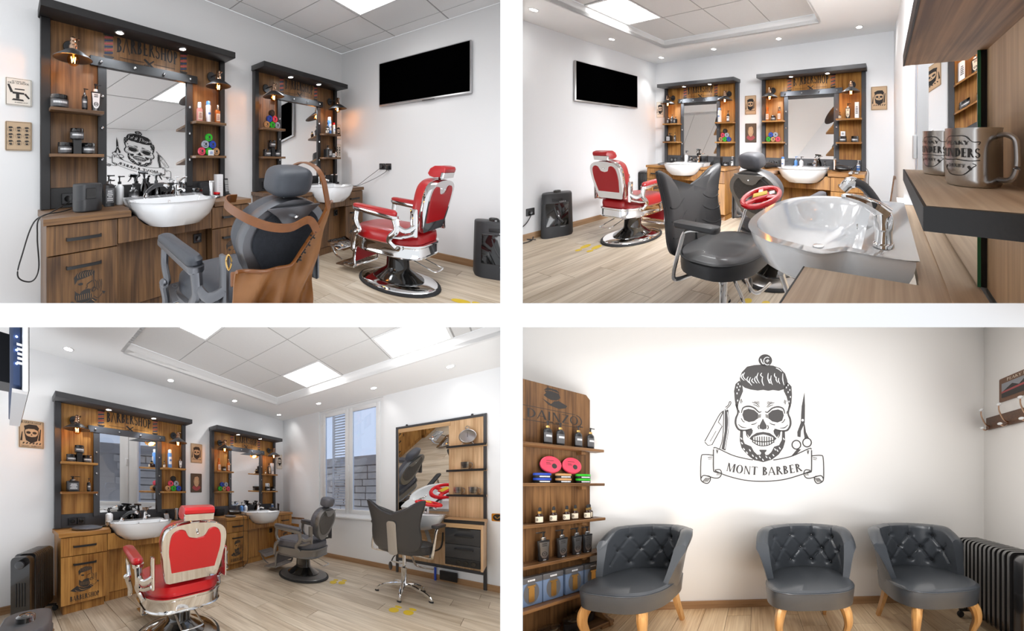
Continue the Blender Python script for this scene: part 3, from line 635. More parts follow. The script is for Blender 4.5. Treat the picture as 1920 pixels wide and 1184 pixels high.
# ------------------------------------------------------------------ washbasin and taps
def basin(room, p, label, w=0.62, d=0.46, k=1.0, rz=0):
    """semi-recessed basin: square ledge at the back, bulging bowl in front"""
    t = Thing(room, 'washbasin', label, 'sink', p, rz, k)
    hw = w/2; ky = d/0.46
    half = [(hw*0.93, 0.0), (hw*0.93, -0.10), (hw*0.90, -0.15), (hw*0.985, -0.21), (hw, -0.26), (hw*0.93, -0.34), (hw*0.72, -0.415), (hw*0.38, -0.452), (0, -0.46)]
    half = [(x, y*ky) for x, y in half]
    h2 = catm(half, 4); rest = [(-x, y) for x, y in h2[::-1]][1:]
    out = [tuple(q) for q in h2]+[tuple(q) for q in rest]; out = out[::-1]
    P = np.array(out)
    def ring(f, z): return [(x, y, zz) for (x, y), zz in zip(f, z if hasattr(z, '__len__') else [z]*len(f))]
    c = np.array((0, -0.23*ky))
    bowl_c = np.array((0, -0.27*ky))
    def inner(kx, ky): return [(x*kx, bowl_c[1]+(min(y, -0.125*ky)-bowl_c[1])*ky) for x, y in out]
    dip = lambda y: -0.012*math.exp(-((y+0.19*ky)/0.05)**2)
    lv = [ring([tuple(c+(np.array(q)-c)*np.array((0.30, 0.35))+np.array((0, 0.02))) for q in out], -0.19),
          ring([tuple(c+(np.array(q)-c)*np.array((0.62, 0.72))) for q in out], -0.17),
          ring([tuple(c+(np.array(q)-c)*np.array((0.86, 0.90))) for q in out], -0.11),
          ring([tuple(c+(np.array(q)-c)*np.array((0.97, 0.98))) for q in out], -0.045),
          ring(out, [-0.014+dip(y) for _, y in out]), ring(out, [-0.004+dip(y) for _, y in out]), ring(inset(out[::-1], 0.008)[::-1], [dip(y) for _, y in out]),
          ring(inner(0.90, 0.93), [dip(y)-0.004 for _, y in out]), ring(inner(0.86, 0.88), -0.03), ring(inner(0.74, 0.75), -0.09), ring(inner(0.5, 0.5), -0.125), ring(inner(0.1, 0.1), -0.132)]
    # the outline runs clockwise seen from above: turn faces outwards
    V, Fs = rings(lv); t.part('bowl', (V, [tuple(reversed(f)) for f in Fs]) if np.sum(P[:, 0]*np.roll(P[:, 1], -1)-np.roll(P[:, 0], -1)*P[:, 1]) < 0 else (V, Fs), 'ceramic')
    t.part('overflow_ring', mv(to_y(lathe([(0.012, 0), (0.012, 0.004), (0.007, 0.004), (0.006, 0.0)], 14)), 0.0, -0.142*ky, -0.035), 'chrome')
    t.part('drain', mv(lathe([(0.022, 0), (0.022, 0.004), (0, 0.005)], 14), 0, -0.27*ky, -0.131), 'chrome')
    return t
def tap(room, p, label, k=1.0, rz=0):
    t = Thing(room, 'mixer_tap', label, 'faucet', p, rz, k)
    t.part('body', lathe([(0.027, 0), (0.027, 0.006), (0.023, 0.012), (0.021, 0.055), (0.024, 0.07), (0.02, 0.082), (0, 0.085)], 16), 'chrome')
    t.part('spout', tube([(0, -0.01, 0.035), (0, -0.07, 0.05), (0, -0.12, 0.042)], [0.013, 0.012, 0.011], 10, 4), 'chrome')
    t.part('lever', tube([(0, 0, 0.083), (0.02, 0.015, 0.10), (0.06, 0.03, 0.125), (0.09, 0.04, 0.13)], [0.012, 0.009, 0.007, 0.004], 8, 4), 'chrome')
    return t
def hand_shower(room, p, label, k=1.0, rz=0):
    t = Thing(room, 'hand_shower', label, 'faucet', p, rz, k)
    t.part('mount', lathe([(0.026, 0), (0.024, 0.01), (0.016, 0.018), (0.014, 0.03), (0, 0.03)], 14), 'chrome')
    t.part('handle', tube([(0, 0, 0.02), (0.02, -0.01, 0.05), (0.07, -0.03, 0.085), (0.12, -0.05, 0.09)], [0.011, 0.014, 0.017, 0.016], 10, 4), 'plastic_grey')
    t.part('spray_head', tube([(0.115, -0.048, 0.09), (0.135, -0.056, 0.085), (0.15, -0.062, 0.07)], [0.016, 0.02, 0.016], 10), 'chrome')
    return t

# ------------------------------------------------------------------ a barber's station
ST_W, ST_H, CT = 1.44, 2.055, 0.735
def station(room, x0, where, ws, fm, logo=True, spots=(14, 14), so=0.0):
    """wall unit with mirror, shelves, canopy and lettering; below it cabinets and worktop; x0 its left end on the wall"""
    wv, wh = 'wood_v'+ws, 'wood_h'+ws
    t = Thing(room, 'barber_station', f'wooden mirror station lettered BARBERSHOP, {where}', 'mirror station', (x0, 0, 0), group='mirror stations')
    t.part('back_panel', box(0.03, 1.41, -0.02, -0.001, CT+0.14, 2.0), wv)
    for x in (0, ST_W-0.055): t.part('post', box(x, x+0.055, -0.05, -0.001, CT+0.001, 2.0, 0.003), fm)
    c = t.part('canopy', box(-0.012, ST_W+0.012, -0.205, -0.001, 2.0, ST_H, 0.003), fm)
    for x, pw in zip((0.47, 0.97), spots):
        s_ = t.part('spot_ring', mv(lathe([(0.036, 0), (0.034, -0.008), (0.026, -0.006), (0.026, 0)], 18), x, -0.11, 2.0), 'silver', c)
        t.part('spot_lens', mv(lathe([(0.026, -0.002), (0, -0.0025)], 14), x, -0.11, 2.0), 'led_spot', c)
        spot_light(room, (x0+x, -0.11, 1.985), pw, 95, (0.85, 0.92, 1.0), 0.02)
    bar = t.part('frame_bar', box(0.29, 1.15, -0.04, -0.018, 1.745, 1.815, 0.002), fm)
    sl = [t.part('frame_upright', box(x, x+0.06, -0.036, -0.018, CT+0.1, 1.746, 0.002), fm) for x in (0.34, 1.045)]
    riv = sell(0, 0, 0, 0.012, 0.008, 0.012, 1, 1, 8, 5)
    for x in (0.36, 0.6, 0.84, 1.08): t.part('rivet', mv(riv, x, -0.041, 1.78), 'silver', bar)
    for i, x in enumerate((0.37, 1.075)):
        for z in (1.53, 1.30, 1.07): t.part('rivet', mv(riv, x, -0.037, z), 'silver', sl[i])
    t.part('mirror', box(0.40, 1.045, -0.027, -0.02, CT+0.13, 1.745), 'mirror', smooth=False)
    t.part('splash_strip', box(0, ST_W, -0.03, -0.001, CT+0.001, CT+0.14, 0.002), fm)
    socket_faces(t, 0.19, CT+0.065, 2, -0.03, 'black_soft')
    for x in (0.045, 1.08):
        for z in (1.405, 1.105): t.part('shelf', box(x, x+0.315, -0.14, -0.018, z-0.022, z, 0.002), wh)
    s0 = None
    for n_, m_, P in SIGN: t.part(n_, flat(P, o=(0.72, -0.0215, 1.895), s=0.66), m_, kind='stuff' if 'pole' in n_ else None)
    # worktop and cabinets
    solo(room, 'worktop', f'wooden worktop of the station {where}', 'worktop', prismz([(-0.012, -0.001), (-0.012, -0.43)]+[(so+a, b) for a, b in ((0.404, -0.43), (0.406, -0.38), (0.43, -0.30), (0.427, -0.145), (1.013, -0.145), (1.01, -0.30), (1.034, -0.38), (1.036, -0.43))]+[(ST_W+0.012, -0.43), (ST_W+0.012, -0.001)], -0.036, 0), wh, (x0, 0, CT), smooth=False)
    for side, xa, xb in (('left', 0.0, 0.375), ('right', 1.065, 1.44)):
        c = Thing(room, 'cabinet', f'{side} drawer cabinet of the station {where}', 'cabinet', (x0+xa, 0, 0), group='station cabinets')
        w = xb-xa
        c.part('body', box(0.004, w-0.004, -0.40, -0.005, 0.085, CT-0.038), wv); c.part('plinth', box(0.02, w-0.02, -0.385, -0.02, 0, 0.085), wv)
        d = c.part('drawer', box(0.002, w-0.002, -0.42, -0.40, 0.525, CT-0.042, 0.002), wv); dr = c.part('door', box(0.002, w-0.002, -0.42, -0.40, 0.088, 0.520, 0.002), wv)
        for z, q in ((0.608, d), (0.445, dr)):
            c.part('handle', sweep([(w*0.5-0.09, -0.42, z), (w*0.5-0.088, -0.437, z), (w*0.5-0.05, -0.441, z), (w*0.5+0.05, -0.441, z), (w*0.5+0.088, -0.437, z), (w*0.5+0.09, -0.42, z)], [(-0.003, -0.009), (0.003, -0.009), (0.003, 0.009), (-0.003, 0.009)]), 'black_matt', q)
        if logo:
            a = c.part('door_print', flat(MAN[0], o=(w*0.5, -0.4212, 0.185), s=0.235), 'print_dark', dr)
            c.part('door_print', flat(MAN[1], o=(w*0.5, -0.4218, 0.185), s=0.235), 'print_wood', dr)
            c.part('lettering', flat(text('BARBERSHOP', 0.235, 0.045, t=0.2), o=(w*0.5, -0.4212, 0.115)), 'print_dark', dr)
    c = Thing(room, 'sink_cabinet', f'panelled sink cabinet of the station {where}', 'cabinet', (x0+0.375, 0, 0), group='sink cabinets')
    zt = CT-0.042; c.part('apron_panel', prism([(0.002, 0.535), (0.688, 0.535), (0.688, zt)]+[(a+so, zt+b) for a, b in ((0.625, 0), (0.612, -0.02), (0.575, -0.055), (0.53, -0.078), (0.44, -0.100), (0.25, -0.100), (0.16, -0.078), (0.115, -0.055), (0.078, -0.02), (0.065, 0))]+[(0.002, zt)], -0.418, -0.40), wv, smooth=False)
    c.part('lower_panel', box(0.002, 0.688, -0.34, -0.32, 0.085, 0.53, 0.002), wv)
    c.part('side_gusset', prism([(0.0, 0.085), (0.02, 0.085), (0.02, 0.53), (0.0, 0.53)], -0.40, -0.34), wv)
    c.part('plinth', box(0.0, 0.69, -0.33, -0.02, 0, 0.085), wv)
    s_ = c.part('socket_plate', box(0.57, 0.64, -0.35, -0.34, 0.42, 0.49, 0.003), 'black_soft')
    c.part('socket_well', mv(to_y(lathe([(0.022, 0), (0.022, 0.003), (0.017, 0.003), (0, 0.001)], 14)), 0.605, -0.35, 0.455), 'black_gloss', s_)
    return t

# ------------------------------------------------------------------ barber chair (faces -y)
def barber_chair(room, p, rz, label, lea, sue, met, oval=False, base='black_gloss', k=1.0, clip=True, disc=None):
    t = Thing(room, 'barber_chair', label, 'chair', p, rz, k, clip=clip)
    part0 = t.part
    def part(name, m, *a, **kw):
        ln = isinstance(m[0], str)
        if ln: m = m[1]
        V = m[0].copy(); V[:, 2] = np.interp(V[:, 2], (0, 0.05, 0.375, 0.478, 0.585, 0.735, 1.145, 1.34), (0, 0.05, 0.285, 0.40, 0.505, 0.69, 0.925, 1.07)); m = (V, m[1])
        if ln: m = rot(m, 'x', -13, (0, 0.24, 0.51))
        return part0(name, m, *a, **kw)
    t.part = part
    t.part('base_ring', lathe([(0.31, 0), (0.32, 0.006), (0.318, 0.018), (0.30, 0.024), (0.29, 0.02)], 36), 'rubber')
    t.part('base_disc', lathe([(0.30, 0.018), (0.296, 0.03), (0.25, 0.042), (0.19, 0.047), (0.0, 0.048)], 36), disc or met)
    t.part('pedestal', lathe([(0.20, 0.045), (0.2, 0.058), (0.18, 0.072), (0.125, 0.125), (0.098, 0.155), (0.092, 0.18), (0.084, 0.36), (0.12, 0.375), (0.12, 0.385)], 28), base)
    o1 = rrect(0.56, 0.56, 0.17, 6, 0, -0.01)
    t.part('seat_band', loftz([(scl(o1, 0.93), 0.375), (scl(o1, 0.99), 0.38), (scl(o1, 1.0), 0.388), (scl(o1, 0.975), 0.395), (scl(o1, 0.985), 0.455), (scl(o1, 1.01), 0.463), (scl(o1, 1.01), 0.475), (scl(o1, 0.96), 0.478)]), met)
    o2 = rrect(0.53, 0.56, 0.16, 6, 0, -0.02)
    s_ = t.part('seat', loftz([(scl(o2, 0.95), 0.474), (scl(o2, 0.985), 0.482), (scl(o2, 1.0), 0.515), (scl(o2, 0.985), 0.55), (scl(o2, 0.90), 0.572), (scl(o2, 0.6), 0.582), (scl(o2, 0.2), 0.585)]), lea)
    # back, built upright then leaned back
    if oval: ob = ellp(0.25, 0.27, 36, 0, 0.86)
    else:
        h = [(0.215, 0.60), (0.245, 0.70), (0.262, 0.85), (0.26, 0.97), (0.235, 1.06), (0.17, 1.115), (0.08, 1.14), (0.0, 1.145)]
        q = catm(h, 4); ob = [tuple(a) for a in q]+[(-x, z) for x, z in q[::-1]][1:]
        ob += [(x, 0.592) for x in (-0.19, -0.08, 0.08, 0.19)]
    lean = lambda m: ('lean', sc(m, 0.93 if oval else 0.86))
    yb = 0.235
    t.part('back_cushion', lean(lofty([(scl(ob, 0.3), yb-0.082), (scl(ob, 0.80), yb-0.078), (scl(ob, 0.93), yb-0.065), (scl(ob, 0.985), yb-0.035), (scl(ob, 0.985), yb)])), lea)
    fr = t.part('back_frame', lean(lofty([(scl(ob, 0.99), yb-0.004), (scl(ob, 1.02), yb+0.002), (scl(ob, 1.02), yb+0.034), (scl(ob, 1.0), yb+0.044), (scl(ob, 0.9), yb+0.044)])), met)
    if oval: t.part('rear_panel', lean(lofty([(scl(ob, 0.82), yb+0.04), (scl(ob, 0.80), yb+0.05), (scl(ob, 0.4), yb+0.052)])), sue, fr)
    else:
        q = catm([(0.18, 0.655), (0.205, 0.75), (0.213, 0.86), (0.205, 0.98), (0.18, 1.04), (0.14, 1.065), (0.10, 1.05), (0.083, 1.01), (0.06, 0.965), (0.0, 0.945)], 4)
        rp = [tuple(a) for a in q]+[(-x, z) for x, z in q[::-1]][1:]
        t.part('rear_panel', lean(prism(rp, yb+0.04, yb+0.0485)), sue, fr)
    if oval: t.part('rear_tab', lean(prism([(-0.16, 1.09), (0.16, 1.09), (0.1, 1.03), (0.07, 0.98), (0.03, 0.955), (-0.03, 0.955), (-0.07, 0.98), (-0.1, 1.03)], yb+0.051, yb+0.062)), met, fr)
    t.part('lock_screw', lean(mv(to_y(lathe([(0.011, 0), (0.011, -0.012), (0.0, -0.016)], 12)), 0, yb+(0.06 if oval else 0.046), 1.02)), 'chrome', fr)
    # headrest
    zt = 1.13 if oval else 1.15
    hr = t.part('headrest_post', lean(box(-0.035, 0.035, yb, yb+0.018, zt-0.03, zt+0.05)), met)
    if oval: t.part('headrest', lean(sell(0, yb-0.005, zt+0.095, 0.115, 0.06, 0.085, 0.6, 0.55, 28, 16)), lea)
    else:
        prof = [(-0.085, -0.03), (-0.075, 0.02), (-0.04, 0.055), (0.01, 0.065), (0.05, 0.06), (0.062, 0.04), (0.062, 0.012), (0.035, 0.008), (0.03, -0.04), (-0.02, -0.058), (-0.065, -0.052)]
        rs = [[(x, yb+0.01+a*s2*0.78, zt+0.075+b*s2*1.08) for a, b in prof] for x, s2 in ((-0.125, 0.85), (-0.122, 0.95), (-0.113, 1), (0.113, 1), (0.122, 0.95), (0.125, 0.85))]
        t.part('headrest', lean(rings(rs)), lea)
        t.part('headrest_plate', lean(box(-0.122, 0.122, yb+0.034, yb+0.056, zt+0.02, zt+0.085, 0.004)), met)
    for sd in (-1, 1):
        X = sd*0.325
        a = t.part('armrest', rot(loftz([(rrect(0.066, 0.36, 0.03, 4, X, -0.035), 0.700), (rrect(0.075, 0.37, 0.034, 4, X, -0.035), 0.706), (rrect(0.074, 0.37, 0.034, 4, X, -0.035), 0.72), (rrect(0.05, 0.345, 0.024, 4, X, -0.035), 0.732)]), 'x', -5, (X, 0, 0.7)), lea)
        t.part('arm_rail', rot(loftz([(rrect(0.05, 0.36, 0.02, 3, X, -0.03), 0.672), (rrect(0.076, 0.385, 0.03, 3, X, -0.03), 0.684), (rrect(0.076, 0.385, 0.03, 3, X, -0.03), 0.702)]), 'x', -5, (X, 0, 0.7)), met, a)
        t.part('arm_post', tube([(X, -0.19, 0.70), (X, -0.20, 0.62), (X, -0.165, 0.555), (X, -0.205, 0.52), (X*0.93, -0.24, 0.44), (X*0.93, -0.245, 0.38)], [0.021, 0.018, 0.017, 0.024, 0.02, 0.018], 10, 5, up=(1, 0, 0)), met)
        t.part('arm_bracket', tube([(X, 0.14, 0.665), (X, 0.15, 0.60), (X*0.98, 0.10, 0.545), (X*0.93, 0.08, 0.50), (X*0.88, 0.12, 0.455)], [0.026, 0.022, 0.022, 0.02, 0.018], 10, 5, up=(1, 0, 0)), met)
        t.part('back_hinge', join(tube([(X, 0.14, 0.63), (X*0.95, 0.21, 0.60), (X*0.80, 0.26, 0.63)], [0.018, 0.017, 0.017], 8, 4), tube([(X*0.98, 0.1, 0.54), (X*0.92, 0.17, 0.545), (X*0.83, 0.255, 0.58)], [0.012, 0.013, 0.012], 8, 4), box(sd*0.262-0.011, sd*0.262+0.011, 0.225, 0.275, 0.56, 0.74, 0.006)), met)
        t.part('pivot_knob', sell(sd*0.345, -0.166, 0.55, 0.02, 0.02, 0.02, 1, 1, 10, 7), met)
        t.part('footrest_arm', tube([(sd*0.2, -0.24, 0.40), (sd*0.2, -0.285, 0.36), (sd*0.2, -0.30, 0.22), (sd*0.2, -0.30, 0.14), (sd*0.2, -0.335, 0.105), (sd*0.2, -0.40, 0.10)], 0.014, 8, 4, up=(1, 0, 0)), met)
        t.part('step_arm', tube([(sd*0.135, -0.48, 0.115), (sd*0.135, -0.55, 0.16), (sd*0.135, -0.60, 0.25), (sd*0.135, -0.615, 0.29)], 0.011, 8, 4, up=(1, 0, 0)), met)
    t.part('leg_panel', box(-0.19, 0.19, -0.305, -0.295, 0.17, 0.36, 0.003), lea)
    f1 = t.part('footplate', rot(box(-0.205, 0.205, -0.50, -0.30, 0.088, 0.108, 0.004), 'x', 8, (0, -0.3, 0.1)), met)
    f2 = t.part('upper_footplate', rot(box(-0.155, 0.155, -0.66, -0.50, 0.265, 0.283, 0.004), 'x', -35, (0, -0.58, 0.275)), met)
    orn = [q for i in range(5) for j in range(3) for q in band(-0.13+i*0.065, -0.04+j*0.05, 0.026, 0.019, 0, 360, 0.008, 0.007, 6)]
    t.part('tread_relief', rot(flat(orn, lambda u, v: (u, -0.40+v, 0.1095)), 'x', 8, (0, -0.3, 0.1)), 'gunmetal', f1)
    t.part('tread_relief', rot(flat([[(u*0.75, v) for u, v in q] for q in orn], lambda u, v: (u, -0.59+v, 0.2845)), 'x', -35, (0, -0.58, 0.275)), 'gunmetal', f2)
    t.part('pump_lever', tube([(0.07, 0.06, 0.34), (0.085, 0.16, 0.33), (0.095, 0.30, 0.27), (0.08, 0.335, 0.262), (-0.04, 0.335, 0.262), (-0.055, 0.30, 0.27), (-0.05, 0.16, 0.33), (-0.04, 0.06, 0.34)], 0.007, 8, 3), 'chrome')
    return t

# ------------------------------------------------------------------ butterfly-backed salon chair (faces -y)
def salon_chair(room, p, rz, label, zs=0.50, star=True, rear_plate=True, k=1.0, bar=True):
    t = Thing(room, 'salon_chair', label, 'chair', p, rz, k)
    q = catm([(0.0, 0.012), (0.10, 0.0), (0.19, 0.015), (0.228, 0.07), (0.232, 0.16), (0.225, 0.24), (0.243, 0.34), (0.275, 0.455), (0.262, 0.475), (0.20, 0.452), (0.11, 0.395), (0.0, 0.355)], 4)
    ob = [tuple(a) for a in q]+[(-x, z) for x, z in q[::-1]][1:-1]
    cz = zs-0.045
    def bend(m):
        V = m[0].copy(); V[:, 1] += -0.9*V[:, 0]**2*1.0; V[:, 2] = V[:, 2]*1.06+cz; return rot((V, m[1]), 'x', -8, (0, 0.2, cz))
    c = 0.235
    t.part('back_cushion', bend(lofty([(scl(ob, 0.35), c-0.038), (scl(ob, 0.86), c-0.034), (scl(ob, 0.96), c-0.022), (ob, c)])), 'black_leather')
    sh = t.part('back_shell', bend(lofty([(ob, c), (scl(ob, 1.008), c+0.006), (scl(ob, 1.0), c+0.022), (scl(ob, 0.9), c+0.034), (scl(ob, 0.4), c+0.037)])), 'black_leather')
    t.part('piping', bend(tube([(x, c+0.001, z) for x, z in ob], 0.005, 6, closed=True, up=(0, 1, 0))), 'black_matt', sh)
    for z0, dz in ((0.13, 0.03), (0.22, 0.035), (0.30, 0.04)):
        t.part('seam', bend(tube([(x, c-0.0405+0.013*(abs(x)/0.22)**4, z0+dz*math.cos(abs(x)/0.22*math.pi*1.3)) for x in np.linspace(-0.215, 0.215, 25)], 0.0045, 6)), 'black_matt')
    t.part('seam', bend(tube([(0, c-0.040, 0.03), (0, c-0.042, 0.2), (0, c-0.038, 0.345)], 0.0045, 6)), 'black_matt')
    if rear_plate:
        pl = rrect(0.088, 0.33, 0.03, 4, 0, 0.125); t.part('back_plate', bend(lofty([(pl, c+0.03), (pl, c+0.042), (scl(pl, 0.96), c+0.044)])), 'silver')
    oc = [(x, y) for x, y in rrect(0.50, 0.49, 0.2, 7, 0, -0.03)]
    t.part('seat', loftz([(scl(oc, 0.9), zs-0.095), (scl(oc, 0.985), zs-0.088), (scl(oc, 1.0), zs-0.05), (scl(oc, 0.995), zs-0.012), (scl(oc, 0.96), zs), (scl(oc, 0.6), zs+0.01), (scl(oc, 0.2), zs+0.012)]), 'black_leather')
    t.part('seat_piping', tube([(x, y, zs-0.008) for x, y in oc], 0.004, 6, closed=True), 'black_matt')
    for sd in (-1, 1):
        X = sd*0.30
        t.part('armrest', loftz([(rrect(0.05, 0.27, 0.022, 4, X, -0.06), zs+0.185), (rrect(0.062, 0.28, 0.028, 4, X, -0.06), zs+0.195), (rrect(0.058, 0.275, 0.026, 4, X, -0.06), zs+0.212), (rrect(0.03, 0.24, 0.014, 4, X, -0.06), zs+0.218)]), 'black_leather')
        t.part('arm_tube', tube([(X, -0.09, zs+0.186), (X, 0.01, zs+0.165), (X, 0.05, zs+0.08), (X*0.98, 0.10, zs-0.07), (X*0.9, 0.09, zs-0.108), (sd*0.12, 0.05, zs-0.11)], 0.011, 8, 5, up=(1, 0, 0)), 'chrome')
    t.part('seat_mount', box(-0.12, 0.12, -0.12, 0.12, zs-0.115, zs-0.094, 0.004), 'black_matt')
    if star:
        t.part('gas_lift', join(cyl(0.014, 0.26, zs-0.11, n=12), cyl(0.026, 0.07, 0.28, n=16, b=0.003), lathe([(0.03, 0.272), (0.03, 0.284), (0.014, 0.285)], 14)), 'chrome')
        for i in range(5):
            a = math.radians(90+72*i+12); c_, s_ = math.cos(a), math.sin(a)
            pt = lambda r, z: (r*c_, r*s_, z)
            lg = t.part('star_leg', tube([pt(0.02, 0.105), pt(0.10, 0.098), pt(0.19, 0.075), pt(0.245, 0.045), pt(0.262, 0.012)], [0.023, 0.021, 0.017, 0.015, 0.016], 8, 4, up=(-s_, c_, 0)), 'chrome')
            t.part('foot', mv(lathe([(0.02, 0), (0.022, 0.006), (0.018, 0.014), (0, 0.016)], 10), *pt(0.262, 0)), 'rubber', lg)
    t.part('lever', tube([(0.03, -0.03, zs-0.11), (0.12, -0.06, zs-0.18), (0.16, -0.08, zs-0.25)], 0.006, 6, 3), 'black_matt'); t.part('lever_paddle', sell(0.175, -0.085, zs-0.31, 0.022, 0.012, 0.05, 1, 1, 12, 8), 'plastic_black')
    if bar:
        for sd in (-1, 1): t.part('footrest', tube([(sd*0.04, -0.02, zs-0.11), (sd*0.045, -0.10, zs-0.16), (sd*0.05, -0.17, zs-0.26), (sd*0.09, -0.2, zs-0.285), (sd*0.21, -0.21, zs-0.285)], 0.010, 8, 4), 'chrome')
    return t

# ------------------------------------------------------------------ tufted tub chair (faces -y)
def tub_chair(room, p, rz, label, k=1.0):
    t = Thing(room, 'tub_chair', label, 'chair', p, rz, k, group='tufted tub chairs')
    q = catm([(0.0, -0.335), (0.15, -0.325), (0.26, -0.27), (0.31, -0.16), (0.30, -0.02), (0.27, 0.12), (0.2, 0.21), (0.0, 0.25)], 5)
    oc = [tuple(a) for a in q]+[(-x, y) for x, y in q[::-1]][1:-1]
    t.part('seat', loftz([(scl(oc, 0.9), 0.285), (scl(oc, 0.97), 0.29), (scl(oc, 0.985), 0.34), (scl(oc, 1.0), 0.385), (scl(oc, 0.985), 0.405), (scl(oc, 0.93), 0.418), (scl(oc, 0.6), 0.432), (scl(oc, 0.2), 0.436)]), 'tub_leather')
    t.part('seat_piping', tube([(x, y, 0.399) for x, y in scl(oc, 0.992)], 0.004, 6, closed=True), 'tub_leather')
    # wrap-around back: inner tufted face, top roll and outer face as one shell; the wings sweep forward towards the seat
    U = np.linspace(-1, 1, 121); ZT, PW = 0.752, 34.0
    btn = [((i-(n-1)/2)*PW, z) for z, n in ((0.672, 4), (0.572, 5), (0.472, 4)) for i in range(n)]
    amax = lambda z: 84+26*(1-min(1, max(0, (z-0.40)/0.33)))**1.3
    def inner(d, z):
        a = math.radians(d); rr = 0.262+0.10*(z-0.40); dip = 0
        for b, bz in btn:
            if abs(b) < amax(z)-8: dip = max(dip, math.exp(-((d-b)/5.0)**2-((z-bz)/0.020)**2)*0.030)
        u, v = d/PW, (z-0.572)/0.1
        if abs(d) < amax(z)-14:
            for f in (u+v/2, u-v/2):
                g = abs((f+0.5) % 1.0-0.5)
                if abs(v) < 1.05: dip = max(dip, 0.012*math.exp(-(g/0.07)**2))
            if v > 1: g = abs((u+0.0) % 1.0-0.5); dip = max(dip, 0.010*math.exp(-(g/0.05)**2))
        if z > ZT-0.075: dip *= 1.0
        return rr*math.sin(a)*(1+dip/rr), (rr*0.9*math.cos(a)-0.02)*(1+dip/rr)
    rs = []; nz = 44; ZT0 = ZT
    for q in U:
        r_ = []; ZT = ZT0+0.012*(1-q*q)-0.085*max(0, (abs(q)-0.72)/0.28)**2.2
        for i in range(nz):
            z = 0.40+(ZT-0.03-0.40)*i/(nz-1); r_.append((*inner(q*amax(z), z), z))
        d = q*amax(ZT); a = math.radians(d); x, y = inner(d, ZT-0.03); n = np.array((math.sin(a), math.cos(a)*0.9)); n /= np.linalg.norm(n)
        for g in np.radians((30, 60, 90, 120, 150)):
            o = n*(0.05-0.05*math.cos(g)); r_.append((x+o[0], y+o[1], ZT-0.03+0.03*math.sin(g)))
        for f_, o in ((1, 0.095), (0.87, 0.075), (0.66, 0.058), (0.43, 0.05), (0.2, 0.04), (0, 0.025)):
            z = 0.30+(ZT-0.045-0.30)*f_
            a = math.radians(q*amax(z)); n = np.array((math.sin(a), math.cos(a)*0.9)); n /= np.linalg.norm(n); rr = 0.262+0.10*(z-0.40)
            r_.append((rr*math.sin(a)+n[0]*o, rr*0.9*math.cos(a)-0.02+n[1]*o, z))
        rs.append(r_)
    m = rings(rs); t.part('backrest', (m[0], [tuple(reversed(f)) for f in m[1]]), 'tub_leather')
    for b, z in btn:
        if abs(b) > amax(z)-8: continue
        x, y = inner(b, z); t.part('button', sell(x*0.985, y*0.985-0.0, z, 0.009, 0.009, 0.009, 1, 1, 8, 5), 'black_leather')
    for sd in (-1, 1):
        t.part('leg', tube([(sd*0.20, -0.24, 0.30), (sd*0.225, -0.268, 0.24), (sd*0.232, -0.272, 0.17), (sd*0.215, -0.255, 0.09), (sd*0.215, -0.262, 0.03), (sd*0.222, -0.275, 0.0)], [0.036, 0.035, 0.028, 0.020, 0.017, 0.02], 10, 4, up=(1, 0, 0)), 'leg_wood')
        t.part('leg', sweep([(sd*0.17, 0.15, 0.30), (sd*0.185, 0.19, 0.15), (sd*0.2, 0.24, 0.0)], [(-0.017, -0.02), (0.017, -0.02), (0.017, 0.02), (-0.017, 0.02)], (0, 1, 0), [1.2, 1.0, 0.8]), 'leg_wood')
    return t

# ------------------------------------------------------------------ other furniture
def oil_radiator(room, p, rz, label, n=9, h=0.6, d=0.15, pitch=0.045, k=1.0, panel=True, clip=True):
    """fins in a row along x, control box at -x"""
    t = Thing(room, 'oil_radiator', label, 'radiator', p, rz, k, clip=clip)
    q = [(y, z+h/2+0.07) for y, z in rrect(d, h, 0.035, 4)]
    for i in range(n):
        x = (i-(n-1)/2)*pitch
        t.part('fin', rings([[(x+e*w, y*s2, 0.07+h/2+(z-0.07-h/2)*s2) for y, z in q] for e, w, s2 in ((-1, 0.017, 0.88), (-1, 0.011, 1.0), (1, 0.011, 1.0), (1, 0.017, 0.88))]), 'radiator')
        t.part('rib', rings([[(x+e*0.021, y, z) for y, z in rrect(0.05, h*0.8, 0.02, 3, 0, 0.07+h/2)] for e in (-1, 1)]), 'radiator')
    x0 = -(n-1)/2*pitch-0.06
    if panel:
        b = t.part('control_box', rings([[(x0+e, y*s2, z) for y, z in rrect(d*0.9, h*0.96, 0.04, 4, 0, 0.07+h*0.5)] for e, s2 in ((-0.03, 0.92), (-0.02, 1.0), (0.035, 1.0))]), 'radiator')
        t.part('dial', mv((lambda m: (m[0] @ rmat('y', -math.pi/2).T, m[1]))(lathe([(0.035, 0), (0.033, 0.015), (0.02, 0.018), (0, 0.018)], 16)), x0-0.03, 0, 0.07+h*0.86), 'plastic_grey', b)
        t.part('vent_slots', join(*[box(x0-0.032, x0-0.028, y-0.003, y+0.003, 0.2, 0.2+h*0.35) for y in (-0.03, -0.01, 0.01, 0.03)]), 'black_matt', b)
    for x in (-(n-1)/2*pitch*0.8, (n-1)/2*pitch*0.8):
        f = t.part('foot_bar', box(x-0.012, x+0.012, -0.12, 0.12, 0.05, 0.068, 0.003), 'black_matt')
        for y in (-0.11, 0.11): t.part('castor', mv(to_x(lathe([(0.022, -0.012), (0.026, -0.008), (0.026, 0.008), (0.022, 0.012)], 12)), x, y, 0.026), 'rubber', f)
    return t
